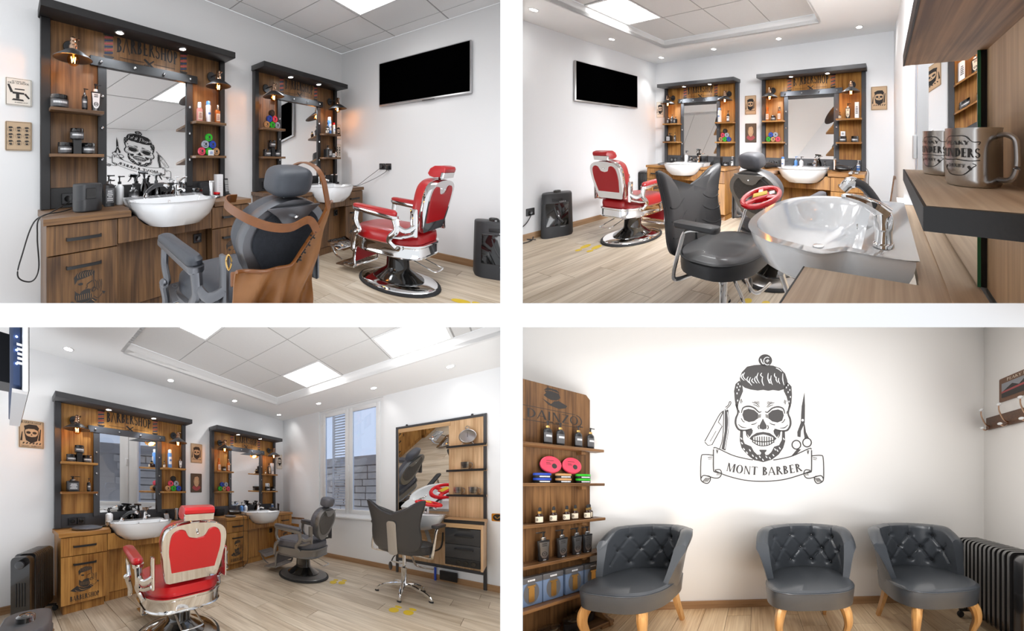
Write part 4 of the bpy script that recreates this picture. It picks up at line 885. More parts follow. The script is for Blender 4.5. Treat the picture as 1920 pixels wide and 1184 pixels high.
def dehumidifier(room, p, rz, label, k=1.0, clip=True, word='CLEA'):
    t = Thing(room, 'dehumidifier', label, 'appliance', p, rz, k, clip=clip)
    o = rrect(0.30, 0.20, 0.07, 6)
    b = t.part('body', loftz([(scl(o, 0.95), 0.0), (scl(o, 1.0), 0.02), (scl(o, 0.97), 0.25), (scl(o, 0.93), 0.49), (scl(o, 0.9), 0.505), (scl(o, 0.86), 0.508)]), 'plastic_grey')
    fy = -0.098
    t.part('tank_window', box(-0.105, 0.105, fy-0.004, fy+0.01, 0.13, 0.40, 0.006), 'black_gloss')
    t.part('top_grille', box(-0.05, 0.05, fy-0.002, fy+0.012, 0.42, 0.455, 0.005), 'black_matt')
    t.part('dial', lathe([(0.038, 0.505), (0.036, 0.53), (0.025, 0.538), (0, 0.54)], 18), 'black_gloss')
    t.part('lettering', flat(text(word, 0.06, 0.016, serif=0), o=(0.05, fy-0.005, 0.405)), 'label_white'); t.part('lettering', flat(text('COMFORT', 0.05, 0.009, serif=0), o=(0.05, fy-0.005, 0.115)), 'label_white')
    t.part('tank_shape', tube([(-0.03, fy-0.005, 0.36), (0.0, fy-0.006, 0.25), (0.05, fy-0.006, 0.17)], [0.004, 0.008, 0.012], 6, 4), 'plastic_grey')
    for x in (-0.1, 0.1): t.part('foot', box(x-0.02, x+0.02, -0.07, 0.07, -0.0, 0.012), 'rubber')
    return t
def plaque(room, x, z, w, h, label, body, art, ink='print_black', x_axis=True, extra=None):
    """small printed sign flat on the long wall (y = 0) or on the side wall (x = 0)"""
    t = Thing(room, 'wall_plaque', label, 'sign', (x, 0, z) if x_axis else (0, x, z), 0 if x_axis else (-90 if x_axis is False else 90))
    b = t.part('plate', lofty([(scl(rrect(w, h, 0.008), 0.985), -0.008), (rrect(w, h, 0.008), -0.005), (rrect(w, h, 0.008), 0.0)]), body)
    t.part('border', flat(stroke([(-w*0.46, -h*0.47), (w*0.46, -h*0.47), (w*0.46, h*0.47), (-w*0.46, h*0.47), (-w*0.46, -h*0.47)], w*0.018), y=-0.0086), ink, b)
    if art: t.part('print', flat([[(u*w, v*w) for u, v in q] for q in art], y=-0.0088), ink, b)
    if extra: t.part('print', flat([[(u*w, v*w) for u, v in q] for q in extra[0]], y=-0.0092), extra[1], b)
    return t
def art_chair():
    P = [[(-0.42, 0.32), (-0.34, 0.33), (-0.2, -0.02), (-0.3, -0.05)], [(-0.25, 0.0), (0.2, -0.02), (0.22, -0.1), (-0.22, -0.1)], rc(-0.1, -0.32, 0.02, -0.1), [(-0.26, -0.4), (0.2, -0.42), (0.16, -0.34), (-0.2, -0.32)], rc(-0.15, 0.1, 0.22, 0.15), [(0.2, -0.1), (0.36, -0.3), (0.42, -0.26), (0.26, -0.04)]]
    return P+[[(u, v+0.46) for u, v in q] for q in text('NO SCHOOL LIKE', 0.5, 0.06)]+[[(u, v+0.36) for u, v in q] for q in text('OLD SCHOOL', 0.8, 0.085)]+[[(u+0.1, v-0.52) for u, v in q] for q in text('BARBERSHOP', 0.5, 0.05)]
def art_heads(nx=3, ny=3, w=0.9, h=0.95):
    P = []; rr = random.Random(5)
    for i in range(nx):
        for j in range(ny):
            cx, cy, s_ = (i-(nx-1)/2)*w/nx, (j-(ny-1)/2)*h/ny, w/nx*0.36
            P += [[(cx-s_*0.7, cy+s_*0.3), (cx-s_*0.5, cy+s_), (cx+s_*0.5, cy+s_*1.05), (cx+s_*0.8, cy+s_*0.4), (cx+s_*0.3, cy+s_*0.45)], [(cx-s_*0.6, cy-s_*0.2), (cx+s_*0.6, cy-s_*0.2), (cx+s_*0.4, cy-s_*0.9), (cx-s_*0.3, cy-s_*0.9)]]+stroke([(cx-s_*0.4, cy+s_*0.15), (cx+s_*0.4, cy+s_*0.15)], s_*0.14)+band(cx, cy, s_*1.15, s_*1.2, 0, 360, s_*0.07, s_*0.07, 12)
    return P
def art_skull(words=None, low=None):
    P = [[(-0.26, 0.2), (-0.3, 0.4), (-0.1, 0.5), (0.2, 0.5), (0.3, 0.35), (0.26, 0.2), (0.1, 0.28), (-0.12, 0.27)], ellp(0.09, 0.07, 10, -0.12, 0.08), ellp(0.09, 0.07, 10, 0.12, 0.08), [(0, 0.02), (0.04, -0.06), (-0.04, -0.06)],
         [(-0.27, -0.02), (-0.2, -0.1), (0, -0.14), (0.2, -0.1), (0.27, -0.02), (0.22, -0.32), (0, -0.46), (-0.22, -0.32)]]
    P += band(0, 0.12, 0.29, 0.32, 150, 390, 0.03, 0.03, 14)+stroke([(0.3, -0.3), (0.36, 0.3)], [0.09, 0.04])+stroke([(-0.36, 0.1), (-0.4, -0.35)], [0.03, 0.08])
    for i in range(6): P += stroke([(-0.34+i*0.13, -0.5), (-0.28+i*0.13, -0.42)], 0.05)
    if words: P += [[(u, v+0.54) for u, v in q] for q in text(words, 0.8, 0.1)]
    if low: P += [[(u, v-0.64) for u, v in q] for q in text(low, 0.8, 0.07)]
    return P
def art_gent():
    D = [[(-0.2, 0.28), (-0.16, 0.46), (0.1, 0.52), (0.22, 0.4), (0.2, 0.25), (0.05, 0.33)]]+stroke([(-0.2, 0.3), (-0.24, 0.1), (-0.16, -0.15)], 0.03, 4)+stroke([(0.2, 0.3), (0.24, 0.05), (0.12, -0.2)], 0.03, 4)+[[(-0.2, 0.02), (0, -0.02), (0.2, 0.02), (0.16, -0.22), (0, -0.32), (-0.16, -0.2)]]
    T_ = [[(-0.24, -0.2), (0, -0.36), (0.24, -0.2), (0.4, -0.38), (0.2, -0.56), (0, -0.62), (-0.2, -0.56), (-0.4, -0.38)]]
    return D, T_
def gent_plaque(room, x, z, w, h, label):
    t = plaque(room, x, z, w, h, label, 'plaque_brown', None, 'print_dark'); D, C = art_gent(); f = lambda P, y: flat([[(u*w, v*w) for u, v in q] for q in P], y=y)
    t.part('face', f([ellp(0.2, 0.28, 16, 0, 0.1)], -0.009), 'plaque_orange'); t.part('collar', f(C, -0.0094), 'print_red'); t.part('hair_and_beard', f(D, -0.0098), 'print_tan'); return t
def tv(room, p, rz, label, w=0.95, h=0.54, tilt=0):
    t = Thing(room, 'television', label, 'television', p, rz, tilt=('x', tilt) if tilt else None)
    b = t.part('housing', box(-w/2, w/2, -0.055, -0.02, -h/2, h/2, 0.006), 'silver')
    t.part('screen', box(-w/2+0.011, w/2-0.011, -0.0575, -0.05, -h/2+0.02, h/2-0.011), 'screen')
    t.part('rear_cover', box(-w*0.35, w*0.35, -0.022, -0.004, -h*0.4, h*0.3, 0.006), 'plastic_black')
    t.part('wall_mount', box(-0.12, 0.12, -0.006, 0.0 if not tilt else 0.02, -0.1, 0.1), 'black_matt')
    t.part('sensor_strip', box(0.02, 0.14, -0.05, -0.035, -h/2-0.006, -h/2+0.002), 'plastic_black')
    return t
def mug(room, p, rz, label, r=0.043, h=0.092, k=1.0, words=True):
    t = Thing(room, 'steel_mug', label, 'mug', p, rz, k, group='steel mugs on shelves')
    t.part('cup', lathe([(0, 0.003), (r*0.9, 0.003), (r*0.92, 0), (r*0.97, 0.004), (r, 0.012), (r, h-0.003), (r*1.015, h), (r*0.975, h-0.002), (r*0.965, 0.01), (0, 0.008)], 40), 'steel')
    t.part('handle', tube([(r*0.97, 0, h*0.86), (r*1.25, 0, h*0.88), (r*1.55, 0, h*0.8), (r*1.62, 0, h*0.6), (r*1.6, 0, h*0.34), (r*1.4, 0, h*0.16), (r*0.97, 0, h*0.14)], 0.0045, 10, 5), 'silver')
    if words:
        P = [[(u, v) for u, v in q] for q in text('BLINDERS', r*1.75, r*0.36, t=0.22)]
        P += [[(u, v+r*0.5) for u, v in q] for q in text('PEAKY', r*0.95, r*0.16)]+[[(u, v-r*0.42) for u, v in q] for q in text('DERBY', r*0.7, r*0.14)]
        for sx in (-1, 1):
            P += stroke([(0, r*0.86), (sx*r*0.35, r*0.84), (sx*r*0.6, r*0.62), (sx*r*0.85, r*0.62), (sx*r*0.8, r*0.5)], r*0.03, 4)+stroke([(0, -r*0.1), (sx*r*0.5, -r*0.14), (sx*r*0.85, -r*0.1)], r*0.03, 4)+stroke([(0, -r*0.75), (sx*r*0.3, -r*0.7), (sx*r*0.6, -r*0.4), (sx*r*0.72, -r*0.3), (sx*r*0.6, -r*0.24)], r*0.03, 4)+stroke([(sx*r*0.45, -r*0.35), (sx*r*0.55, -r*0.5)], r*0.09)
        t.part('print', wrap_art(P, r+0.0005, h*0.5), 'print_dark')
    return t
# ------------------------------------------------------------------ shells
def clip_poly(room, P):
    W = list(room.w(np.array(P, float)))
    for n in room.planes+[None]:
        f = (lambda w: n @ (w-EYE)) if n is not None else (lambda w: w[1]-0.31)
        out = []
        for i in range(len(W)):
            a, b = W[i-1], W[i]; da, db = f(a), f(b)
            if (da >= 0) != (db >= 0): out.append(a+(b-a)*da/(da-db))
            if db >= 0: out.append(b)
        W = out
        if len(W) < 3: return None
    return (np.array(W)-room.o) @ room.I.T
def slab_mesh(room, P, off):
    P = clip_poly(room, P)
    if P is None: return None
    off = np.array(off, float); n = len(P); V = np.concatenate([P, P+off])
    nm = sum(np.cross(P[i]-P[0], P[i+1]-P[0]) for i in range(1, n-1)); fr = list(range(n))
    if np.linalg.norm(nm) < 2e-5: return None
    if nm @ off > 0: fr = fr[::-1]
    Fs = [tuple(fr), tuple(i+n for i in reversed(fr))]
    for a, b in zip(fr, fr[1:]+fr[:1]): Fs.append((b, a, a+n, b+n))
    return V, Fs
def shell(room, name, polys, off, mt, parent=None, kind='structure', loc=None):
    ms = [m for m in (slab_mesh(room, P, off) for P in polys) if m]
    if not ms: return None
    V, Fs = join(*ms); base = room.w(V[0]) if parent is None else np.array(parent.location)
    o = link_mesh(name, room.w(V)-base, Fs, mt, V, smooth=False)
    if parent is None: o.location = base; o['kind'] = kind
    else: o.parent = parent
    return o
def Q(ax, val, a0, a1, b0, b1):
    """rectangle in the plane coordinate[ax] = val"""
    i, j = [k for k in range(3) if k != ax]; out = []
    for a, b in ((a0, b0), (a1, b0), (a1, b1), (a0, b1)):
        p = [0, 0, 0]; p[ax] = val; p[i] = a; p[j] = b; out.append(p)
    return out
def plank_floor(room, name, x0, x1, y0, y1, mt, pw=0.2, pl=1.2, xo=0.0, gap=0.0016, lmin=0.02):
    """boards running along y"""
    fl = shell(room, name, [Q(2, -0.004, x0, x1, y0, y1)], (0, 0, -0.03), 'joint')
    rr = random.Random(3); n = 0
    i = 0; x = x0+xo
    while x < x1:
        y = y0-rr.uniform(0, pl)
        while y < y1:
            a, b = max(y, y0), min(y+pl, y1)
            if b-a > lmin and n < 300:
                if shell(room, 'plank', [Q(2, 0, max(x, x0)+gap, min(x+pw, x1)-gap, a+gap, b-gap)], (0, 0, -0.012), mt, fl): n += 1
            y += pl
        x += pw
    return fl
def tile_ceiling(room, name, xs, ys, z, leds, skip=None):
    cl = shell(room, name, [Q(2, z+0.004, xs[0], xs[-1], ys[0], ys[-1])], (0, 0, 0.03), 'tile_grid')
    g = 0.006
    for i in range(len(xs)-1):
        for j in range(len(ys)-1):
            q = (xs[i]+g, xs[i+1]-g, ys[j]+g, ys[j+1]-g)
            if (i, j) in leds:
                t = Thing(room, 'ceiling_light', leds[i, j], 'ceiling light', ((q[0]+q[1])/2, (q[2]+q[3])/2, z), clip=True, group='square ceiling lights')
                w, d = (q[1]-q[0])/2, (q[3]-q[2])/2
                fr = [box(-w, w, -d, -d+0.02, -0.006, 0.004), box(-w, w, d-0.02, d, -0.006, 0.004), box(-w, -w+0.02, -d+0.02, d-0.02, -0.006, 0.004), box(w-0.02, w, -d+0.02, d-0.02, -0.006, 0.004)]
                t.part('frame', join(*fr), 'grid_white', smooth=False); t.part('diffuser', box(-w+0.02, w-0.02, -d+0.02, d-0.02, -0.002, 0.003), 'led_panel' if room is R3 else 'led_panel_low', smooth=False)
            else: shell(room, 'ceiling_tile', [Q(2, z, *q)], (0, 0, 0.01), 'ceiling_tile' if room is not R1 else 'ceiling_tile_pale', cl)
    return cl
def downlight(room, x, y, z, label, power=8):
    t = Thing(room, 'downlight', label, 'ceiling light', (x, y, z), group='round recessed downlights')
    t.part('trim_ring', lathe([(0.045, 0), (0.044, -0.005), (0.034, -0.004), (0.033, 0.0)], 20), 'grid_white')
    t.part('lens', lathe([(0.034, -0.002), (0, -0.003)], 16), 'led_spot')
    spot_light(room, (x, y, z-0.02), power, 110)

# dividing walls between the bays, seen end-on from the middle of the crossing
def wedge(name, c0, c1, far, label):
    """c = corners as (px, py) of the end face; the wall runs straight away from the eye"""
    def pt(p, y): return EYE+np.array(((p[0]-960)/F*y, y, (592-p[1])/F*y))
    V = np.array([pt(p, 0.3) for p in c0]+[pt(p, far) for p in c1]); b = V[0].copy()
    o = link_mesh(name, V-b, [(0, 1, 2, 3), (7, 6, 5, 4), (0, 4, 5, 1), (1, 5, 6, 2), (2, 6, 7, 3), (3, 7, 4, 0)], 'divider', None, False); o.location = b; o['kind'] = 'structure'
    return o
wedge('wall_divider_upright', [(938, 1900), (980, 1900), (980, -700), (938, -700)], [(938.2, 1900), (979.8, 1900), (979.8, -700), (938.2, -700)], 9, '')
wedge('wall_divider_level_left', [(-600, 614), (938, 614), (938, 569), (-600, 569)], [(-600, 613.8), (938, 613.8), (938, 569.2), (-600, 569.2)], 4.6, '')
wedge('wall_divider_level_right', [(980, 614), (2500, 614), (2500, 569), (980, 569)], [(980, 613.8), (2500, 613.8), (2500, 569.2), (980, 569.2)], 9, '')

# ================================================================== upper left bay
H1 = 2.55
plank_floor(R1, 'floor_1', -4.6, 0, -2.6, 0, 'plank')
shell(R1, 'wall_1_back', [Q(1, 0, -4.6, 0, 0, H1)], (0, 0.08, 0), 'wall_white')
shell(R1, 'wall_1_right', [Q(0, 0, -2.6, 0.0, 0, H1)], (0.08, 0, 0), 'wall_white')
p_ = 0.557
tile_ceiling(R1, 'ceiling_1', [-0.24-p_*i for i in range(7, -1, -1)]+[0.0], [-0.185-p_*i for i in range(5, -1, -1)]+[0.0], H1, {(5, 3): 'bright square ceiling light between grey tiles above the red chair by the apron'})
for n_, P in (('baseboard_1_right', Q(0, -0.012, -2.6, 0, 0, 0.07)),): shell(R1, n_, [P], (0.012, 0, 0), 'skirting_y')
WA, WB = 'holding the grey speaker', 'by the wall socket'
# ================================================================== upper right bay
H2, HT = 2.47, 2.575
plank_floor(R2, 'floor_2', 0, 3.95, -3.4, 0, 'plank')
shell(R2, 'wall_2_left', [Q(0, 0, -3.6, 0, 0, H2)], (-0.08, 0, 0), 'wall_cool')
shell(R2, 'wall_2_back', [Q(1, 0, 0, 3.842, 0, H2)], (0, 0.08, 0), 'wall_cool')
shell(R2, 'wall_2_right', [[(3.842, 0, 0), (3.90, -1.0, 0), (3.90, -1.0, H2), (3.842, 0, H2)], [(3.90, -1.0, 0), (3.985, -1.9, 0), (3.985, -1.9, H2), (3.90, -1.0, H2)], Q(0, 3.985, -3.5, -1.9, 0, H2)], (0.08, 0, 0), 'wall_cool')
B2 = (0.765, 3.05, -0.585)
shell(R2, 'ceiling_2_border', [Q(2, H2, 0, B2[0], -3.6, 0), Q(2, H2, B2[0], B2[1], B2[2], 0), Q(2, H2, B2[1], 3.985, -3.6, 0)], (0, 0, 0.04), 'ceiling_paint')
shell(R2, 'ceiling_2_riser_left', [Q(0, B2[0], -3.6, B2[2], H2, HT)], (-0.03, 0, 0), 'wall_white')
shell(R2, 'ceiling_2_riser_back', [Q(1, B2[2], B2[0], B2[1], H2, HT)], (0, 0.03, 0), 'wall_white')
shell(R2, 'ceiling_2_riser_right', [Q(0, B2[1], -3.6, B2[2], H2, HT)], (0.03, 0, 0), 'wall_white')
tile_ceiling(R2, 'ceiling_2', [B2[0]]+[1.325+0.56*i for i in range(4)], [-3.4, -2.86, -2.3, -1.74, -1.18, B2[2]], HT, {(0, 3): 'bright square ceiling light beside the ceiling step above the television'})
for n_, P, o_, m_ in (('baseboard_2_left', Q(0, 0.012, -3.6, 0, 0, 0.07), (-0.012, 0, 0), 'skirting_y'), ('baseboard_2_back', Q(1, -0.012, 0, 3.842, 0, 0.07), (0, 0.012, 0), 'skirting')): shell(R2, n_, [P], o_, m_)
for i, (x, y, l_) in enumerate(((0.41, -2.01, 'above the dehumidifier'), (0.387, -1.126, 'above the television'), (0.38, -0.25, 'in the ceiling corner past the television'), (1.406, -0.277, 'above the station by the radiator'), (2.442, -0.297, 'above the station behind the grey chair'), (3.46, -0.283, 'above the lone small print by the right corner'))):
    downlight(R2, x, y, H2, f'small round downlight {l_}', 2.5 if y < -0.5 else 12)
# ================================================================== lower left bay
H3, HU = 2.468, 2.58
plank_floor(R3, 'floor_3', -4.4, 0, -3.3, 0, 'plank')
shell(R3, 'wall_3_back', [Q(1, 0, -4.6, 0, 0, H3)], (0, 0.08, 0), 'wall_cool')
WY0, WY1, WZ0, WZ1 = -1.835, -0.79, 0.70, 2.462
shell(R3, 'wall_3_right', [Q(0, 0, WY1, 0, 0, H3), Q(0, 0, -3.6, WY0, 0, H3), Q(0, 0, WY0, WY1, 0, WZ0), Q(0, 0, WY0, WY1, WZ1, H3)], (0.1, 0, 0), 'wall_cool')
B3 = (-3.085, -0.805, -0.535)
shell(R3, 'ceiling_3_border', [Q(2, H3, -4.6, B3[0], -3.6, 0), Q(2, H3, B3[0], B3[1], B3[2], 0), Q(2, H3, B3[1], 0, -3.6, 0)], (0, 0, 0.04), 'ceiling_paint')
shell(R3, 'ceiling_3_riser_left', [Q(0, B3[0], -3.6, B3[2], H3, HU)], (-0.03, 0, 0), 'wall_white')
shell(R3, 'ceiling_3_riser_back', [Q(1, B3[2], B3[0], B3[1], H3, HU)], (0, 0.03, 0), 'wall_white')
shell(R3, 'ceiling_3_riser_right', [Q(0, B3[1], -3.6, B3[2], H3, HU)], (0.03, 0, 0), 'wall_white')
tile_ceiling(R3, 'ceiling_3', [B3[0], -2.5, -1.94, -1.375, B3[1]], [-3.45, -2.89, -2.77+0.005, -2.205, -1.645, -1.085, B3[2]], HU, {(3, 4): 'square ceiling light in the raised ceiling above the grey chair and window', (3, 2): 'square ceiling light in the raised ceiling above the salon chair', (0, 4): 'square ceiling light in the raised ceiling above the red chair'})
for n_, P, o_, m_ in (('baseboard_3_right', Q(0, -0.012, -3.6, 0, 0, 0.07), (0.012, 0, 0), 'skirting_y'), ('baseboard_3_back', Q(1, -0.012, -4.6, 0, 0, 0.07), (0, 0.012, 0), 'skirting')): shell(R3, n_, [P], o_, m_)
for x, y, l_ in ((-3.49, -0.236, 'above the station by the oil radiator'), (-2.45, -0.243, 'above the right end of the station by the oil radiator'), (-1.41, -0.22, 'above the station by the window corner'), (-0.37, -0.21, 'in the ceiling corner over the window end'), (-0.383, -1.024, 'above the window'), (-0.394, -1.856, 'above the wall between window and styling mirror'), (-0.406, -2.668, 'above the clock shelf')):
    downlight(R3, x, y, H3, f'small round downlight {l_}', 4.5 if y < -0.5 else 8)
# ================================================================== lower right bay
plank_floor(R4, 'floor_4', -2.4, 2.185, -2.0, 0, 'plank4', xo=-0.03)
shell(R4, 'wall_4_back', [Q(1, 0, -2.4, 2.185, 0, 2.9)], (0, 0.08, 0), 'wall_warm')
shell(R4, 'wall_4_right', [Q(0, 2.185, -2.2, 0, 0, 2.9)], (0.08, 0, 0), 'wall_warm')
for n_, P, o_, m_ in (('baseboard_4_back', Q(1, -0.012, -2.4, 2.185, 0, 0.066), (0, 0.012, 0), 'skirting'), ('baseboard_4_right', Q(0, 2.173, -2.2, 0, 0, 0.066), (0.012, 0, 0), 'skirting_y')): shell(R4, n_, [P], o_, m_)
# ================================================================== furniture, upper left bay
S1A, S1B = -3.43, -1.615
station(R1, S1A, WA, '1', 'frame_black', so=0.05); station(R1, S1B, WB, '1', 'frame_black', so=0.05)
for x0, w_ in ((S1A, 'by the grey speaker'), (S1B, 'by the wall socket')):
    wall_lamp(R1, x0+0.17, 1.84, f'black cone wall lamp left on the dark station {w_}'); wall_lamp(R1, x0+1.30, 1.84, f'black cone wall lamp right on the dark station {w_}')
    basin(R1, (x0+0.77, -0.15, CT+0.055), f'white ceramic washbasin with bulging bowl, dark station {w_}')
    tap(R1, (x0+0.88, -0.20, CT+0.055), f'chrome lever tap on the basin of the dark station {w_}')
hand_shower(R1, (S1A+0.63, -0.20, CT+0.055), 'dark handled hand shower resting on the basin by the grey speaker')
barber_chair(R1, (-0.95, -1.2, 0), 178, 'red leather barber chair with chrome frame, in front of the wall socket', 'red_leather', 'red_leather', 'chrome')
barber_chair(R1, (-2.67, -1.2, 0), 178, 'dark slate barber chair with oval back, a brown apron hung over it', 'slate_leather', 'slate_suede', 'gunmetal', True)
tv(R1, (0, -1.035, 1.995), -90, 'black flat television on the wall above the red chair by the socket', 0.94, 0.53)
# ================================================================== furniture, upper right bay
S2A, S2B = 0.25, 2.08
W2A, W2B = 'next to the black radiator', 'behind the grey barber chair'
station(R2, S2A, W2A, '2', 'frame_grey'); station(R2, S2B, W2B, '2', 'frame_grey')
for x0, w_ in ((S2A, 'next to the radiator'), (S2B, 'behind the grey chair')):
    wall_lamp(R2, x0+0.17, 1.84, f'cone wall lamp left on the honey station {w_}'); wall_lamp(R2, x0+1.27, 1.84, f'cone wall lamp right on the honey station {w_}')
    basin(R2, (x0+0.72, -0.15, CT+0.055), f'white ceramic washbasin of the honey station {w_}')
    tap(R2, (x0+0.83, -0.20, CT+0.055), f'chrome lever tap on the basin of the honey station {w_}')
barber_chair(R2, (1.02, -1.34, 0), 180, 'red leather barber chair standing by the honey station and black radiator', 'red_leather', 'red_leather', 'chrome')
barber_chair(R2, (2.90, -1.50, 0), 167, 'grey oval-backed barber chair half hidden by a white wash basin', 'grey_leather', 'grey_suede', 'pewter', True, disc='steel')
salon_chair(R2, (2.85, -2.26, 0), 86, 'black butterfly-backed salon chair with quilted front beside the large wash basin', zs=0.5)
tv(R2, (0, -0.90, 1.90), 90, 'black flat television on the wall left of the honey stations', 0.96, 0.53)
# ================================================================== furniture, lower left bay
S3A, S3B = -3.575, -1.715
W3A, W3B = 'beside the oil radiator', 'in the window corner'
station(R3, S3A, W3A, '2', 'frame_grey'); station(R3, S3B, W3B, '2', 'frame_grey')
for x0, w_ in ((S3A, 'beside the oil radiator'), (S3B, 'towards the window')):
    wall_lamp(R3, x0+0.17, 1.84, f'cone wall lamp left on the station {w_}'); wall_lamp(R3, x0+1.27, 1.84, f'cone wall lamp right on the station {w_}')
    basin(R3, (x0+0.72, -0.15, CT+0.055), f'white ceramic washbasin of the station {w_}')
    tap(R3, (x0+0.83, -0.20, CT+0.055), f'chrome lever tap on the basin of the station {w_}')
hand_shower(R3, (S3A+0.58, -0.20, CT+0.055), 'chrome hand shower on the basin beside the oil radiator')
barber_chair(R3, (-2.95, -1.38, 0), 172, 'red leather barber chair seen from behind, beside the oil radiator station', 'red_leather', 'red_leather', 'chrome')
barber_chair(R3, (-1.07, -1.22, 0), 185, 'grey leather barber chair with oval back near the window', 'grey_leather', 'grey_suede', 'pewter', True, disc='pewter')
salon_chair(R3, (-0.80, -2.33, 0), 85, 'black butterfly-backed salon chair on chrome star base, seen from behind', zs=0.56)
# ================================================================== furniture, lower right bay
tub_chair(R4, (-0.846, -0.37, 0), -17, 'dark tufted tub chair beside the wooden product rack')
tub_chair(R4, (0.39, -0.42, 0), 0, 'dark tufted tub chair standing between two others')
tub_chair(R4, (1.26, -0.45, 0), 6, 'dark tufted tub chair beside the black oil radiator')
# ================================================================== goods on the stations
def set_on(room, x0, side, row): return (x0+(0.20 if side == 'l' else 1.235), -0.085, 1.406 if row == 'u' else 1.106)
def sp(room, x0, side, row, dx=0, dy=0): 
    a = set_on(room, x0, side, row); return (a[0]+dx, a[1]+dy, a[2])
def jar3(room, x0, side, row, where, r=0.042, h=0.075):
    g = 'black styling jars stacked on '+where
    for dx, l_ in ((-0.068, 'lower left'), (0.068, 'lower right')): jar(room, sp(room, x0, side, row, dx), r, h, f'black jar {l_} of three on {where}', group=g)
    a = sp(room, x0, side, row); jar(room, (a[0], a[1], a[2]+h+0.022), r, h, f'black jar raised above two others on {where}', group=g)
    solo(room, 'jar_riser', f'small dark riser between jars on {where}', 'box', box(-0.024, 0.024, -0.03, 0.03, 0, h+0.0215), 'black_matt', a)
def counter_goods(room, x0, w, mirror_x, items):
    """items: (kind, dx, dy, words, options)"""
    for kind, dx, dy, wd_, o in items:
        p = (x0+dx, dy, CT+0.001); l_ = f'{wd_} on the worktop {w}'
        if kind == 'pump': pump_bottle(room, p, l_, **o)
        elif kind == 'jar': jar(room, p, o.pop('r', 0.042), o.pop('h', 0.07), l_, **o)
        elif kind == 'trig': trigger_bottle(room, p, l_, **o)
        elif kind == 'can': spray_can(room, p, l_, **o)
        elif kind == 'box': carton(room, p, o.pop('w', 0.06), o.pop('d', 0.06), o.pop('h', 0.1), l_, **o)
        elif kind == 'clip': clipper(room, p, l_, **o)
        elif kind == 'dryer': dryer(room, p, l_, **o)
        elif kind == 'plate': tray(room, p, l_, **o)
def clipper(room, p, label, rz=0, lying=False, mt='silver'):
    t = Thing(room, 'hair_clipper', label, 'clipper', p, rz)
    m = rings([[(x*s_, y*s_*0.8, z) for x, y in rrect(0.04, 0.036, 0.012, 3)] for z, s_ in ((0.0, 0.75), (0.02, 0.95), (0.08, 0.8), (0.125, 1.0), (0.14, 0.95))])
    bl = box(-0.021, 0.021, -0.010, 0.010, 0.14, 0.155, 0.002)
    if lying: m, bl = mv(rot(m, 'x', 90), 0, 0, 0.016), mv(rot(bl, 'x', 90), 0, 0, 0.016)
    t.part('body', m, mt); t.part('blade', bl, 'chrome')
    t.part('stand' if not lying else 'guard', box(-0.03, 0.03, -0.03, 0.03, -0.0005, 0.012, 0.003) if not lying else box(-0.02, 0.02, -0.02, 0.02, 0, 0.008), 'plastic_black'); return t
def dryer(room, p, label, rz=0):
    t = Thing(room, 'hair_dryer', label, 'hair dryer', (p[0], -0.20, p[2]), rz+180)
    t.part('barrel', mv(to_x(lathe([(0.025, -0.09), (0.03, -0.085), (0.034, -0.02), (0.042, 0.03), (0.04, 0.07), (0.028, 0.085)], 16)), 0, 0, 0.045), 'plastic_black')
    t.part('nozzle', mv(to_x(lathe([(0.027, -0.085), (0.02, -0.12), (0.018, -0.12), (0.02, -0.09)], 14)), 0, 0, 0.045), 'black_gloss')
    t.part('handle', tube([(0.03, 0, 0.035), (0.05, -0.06, 0.022), (0.055, -0.12, 0.018)], [0.02, 0.017, 0.016], 10), 'plastic_black'); return t
def tray(room, p, label, r=0.1, mt='gunmetal'):
    t = Thing(room, 'round_mirror', label, 'mirror', p, 20)
    t.part('disc', mv(rot(lathe([(r*0.96, 0), (r, 0.006), (r, 0.014), (r*0.93, 0.018), (r*0.9, 0.014), (0, 0.015)], 26), 'x', 2), 0, 0, 0.004), mt)
    t.part('grip', box(r*0.8, r*1.5, -0.018, 0.018, 0.002, 0.016, 0.005), 'plastic_black'); return t
def phone(room, p, label, rz=0):
    t = Thing(room, 'cordless_phone', label, 'phone', p, rz)
    t.part('cradle', loftz([(rrect(0.075, 0.08, 0.02), 0), (rrect(0.07, 0.07, 0.02), 0.012), (rrect(0.05, 0.035, 0.01), 0.022)]), 'plastic_black')
    h = t.part('handset', rot(box(-0.024, 0.024, -0.012, 0.012, 0.012, 0.16, 0.005), 'x', -10, (0, 0, 0.02)), 'plastic_grey')
    t.part('display', rot(box(-0.018, 0.018, -0.0135, -0.011, 0.10, 0.145), 'x', -10, (0, 0, 0.02)), 'black_gloss', h)
    t.part('keypad', rot(join(*[box(x-0.005, x+0.005, -0.0135, -0.011, z-0.004, z+0.004) for x in (-0.013, 0, 0.013) for z in (0.045, 0.06, 0.075, 0.09)]), 'x', -10, (0, 0, 0.02)), 'silver', h, kind='stuff'); return t
def hold(t, where): return where

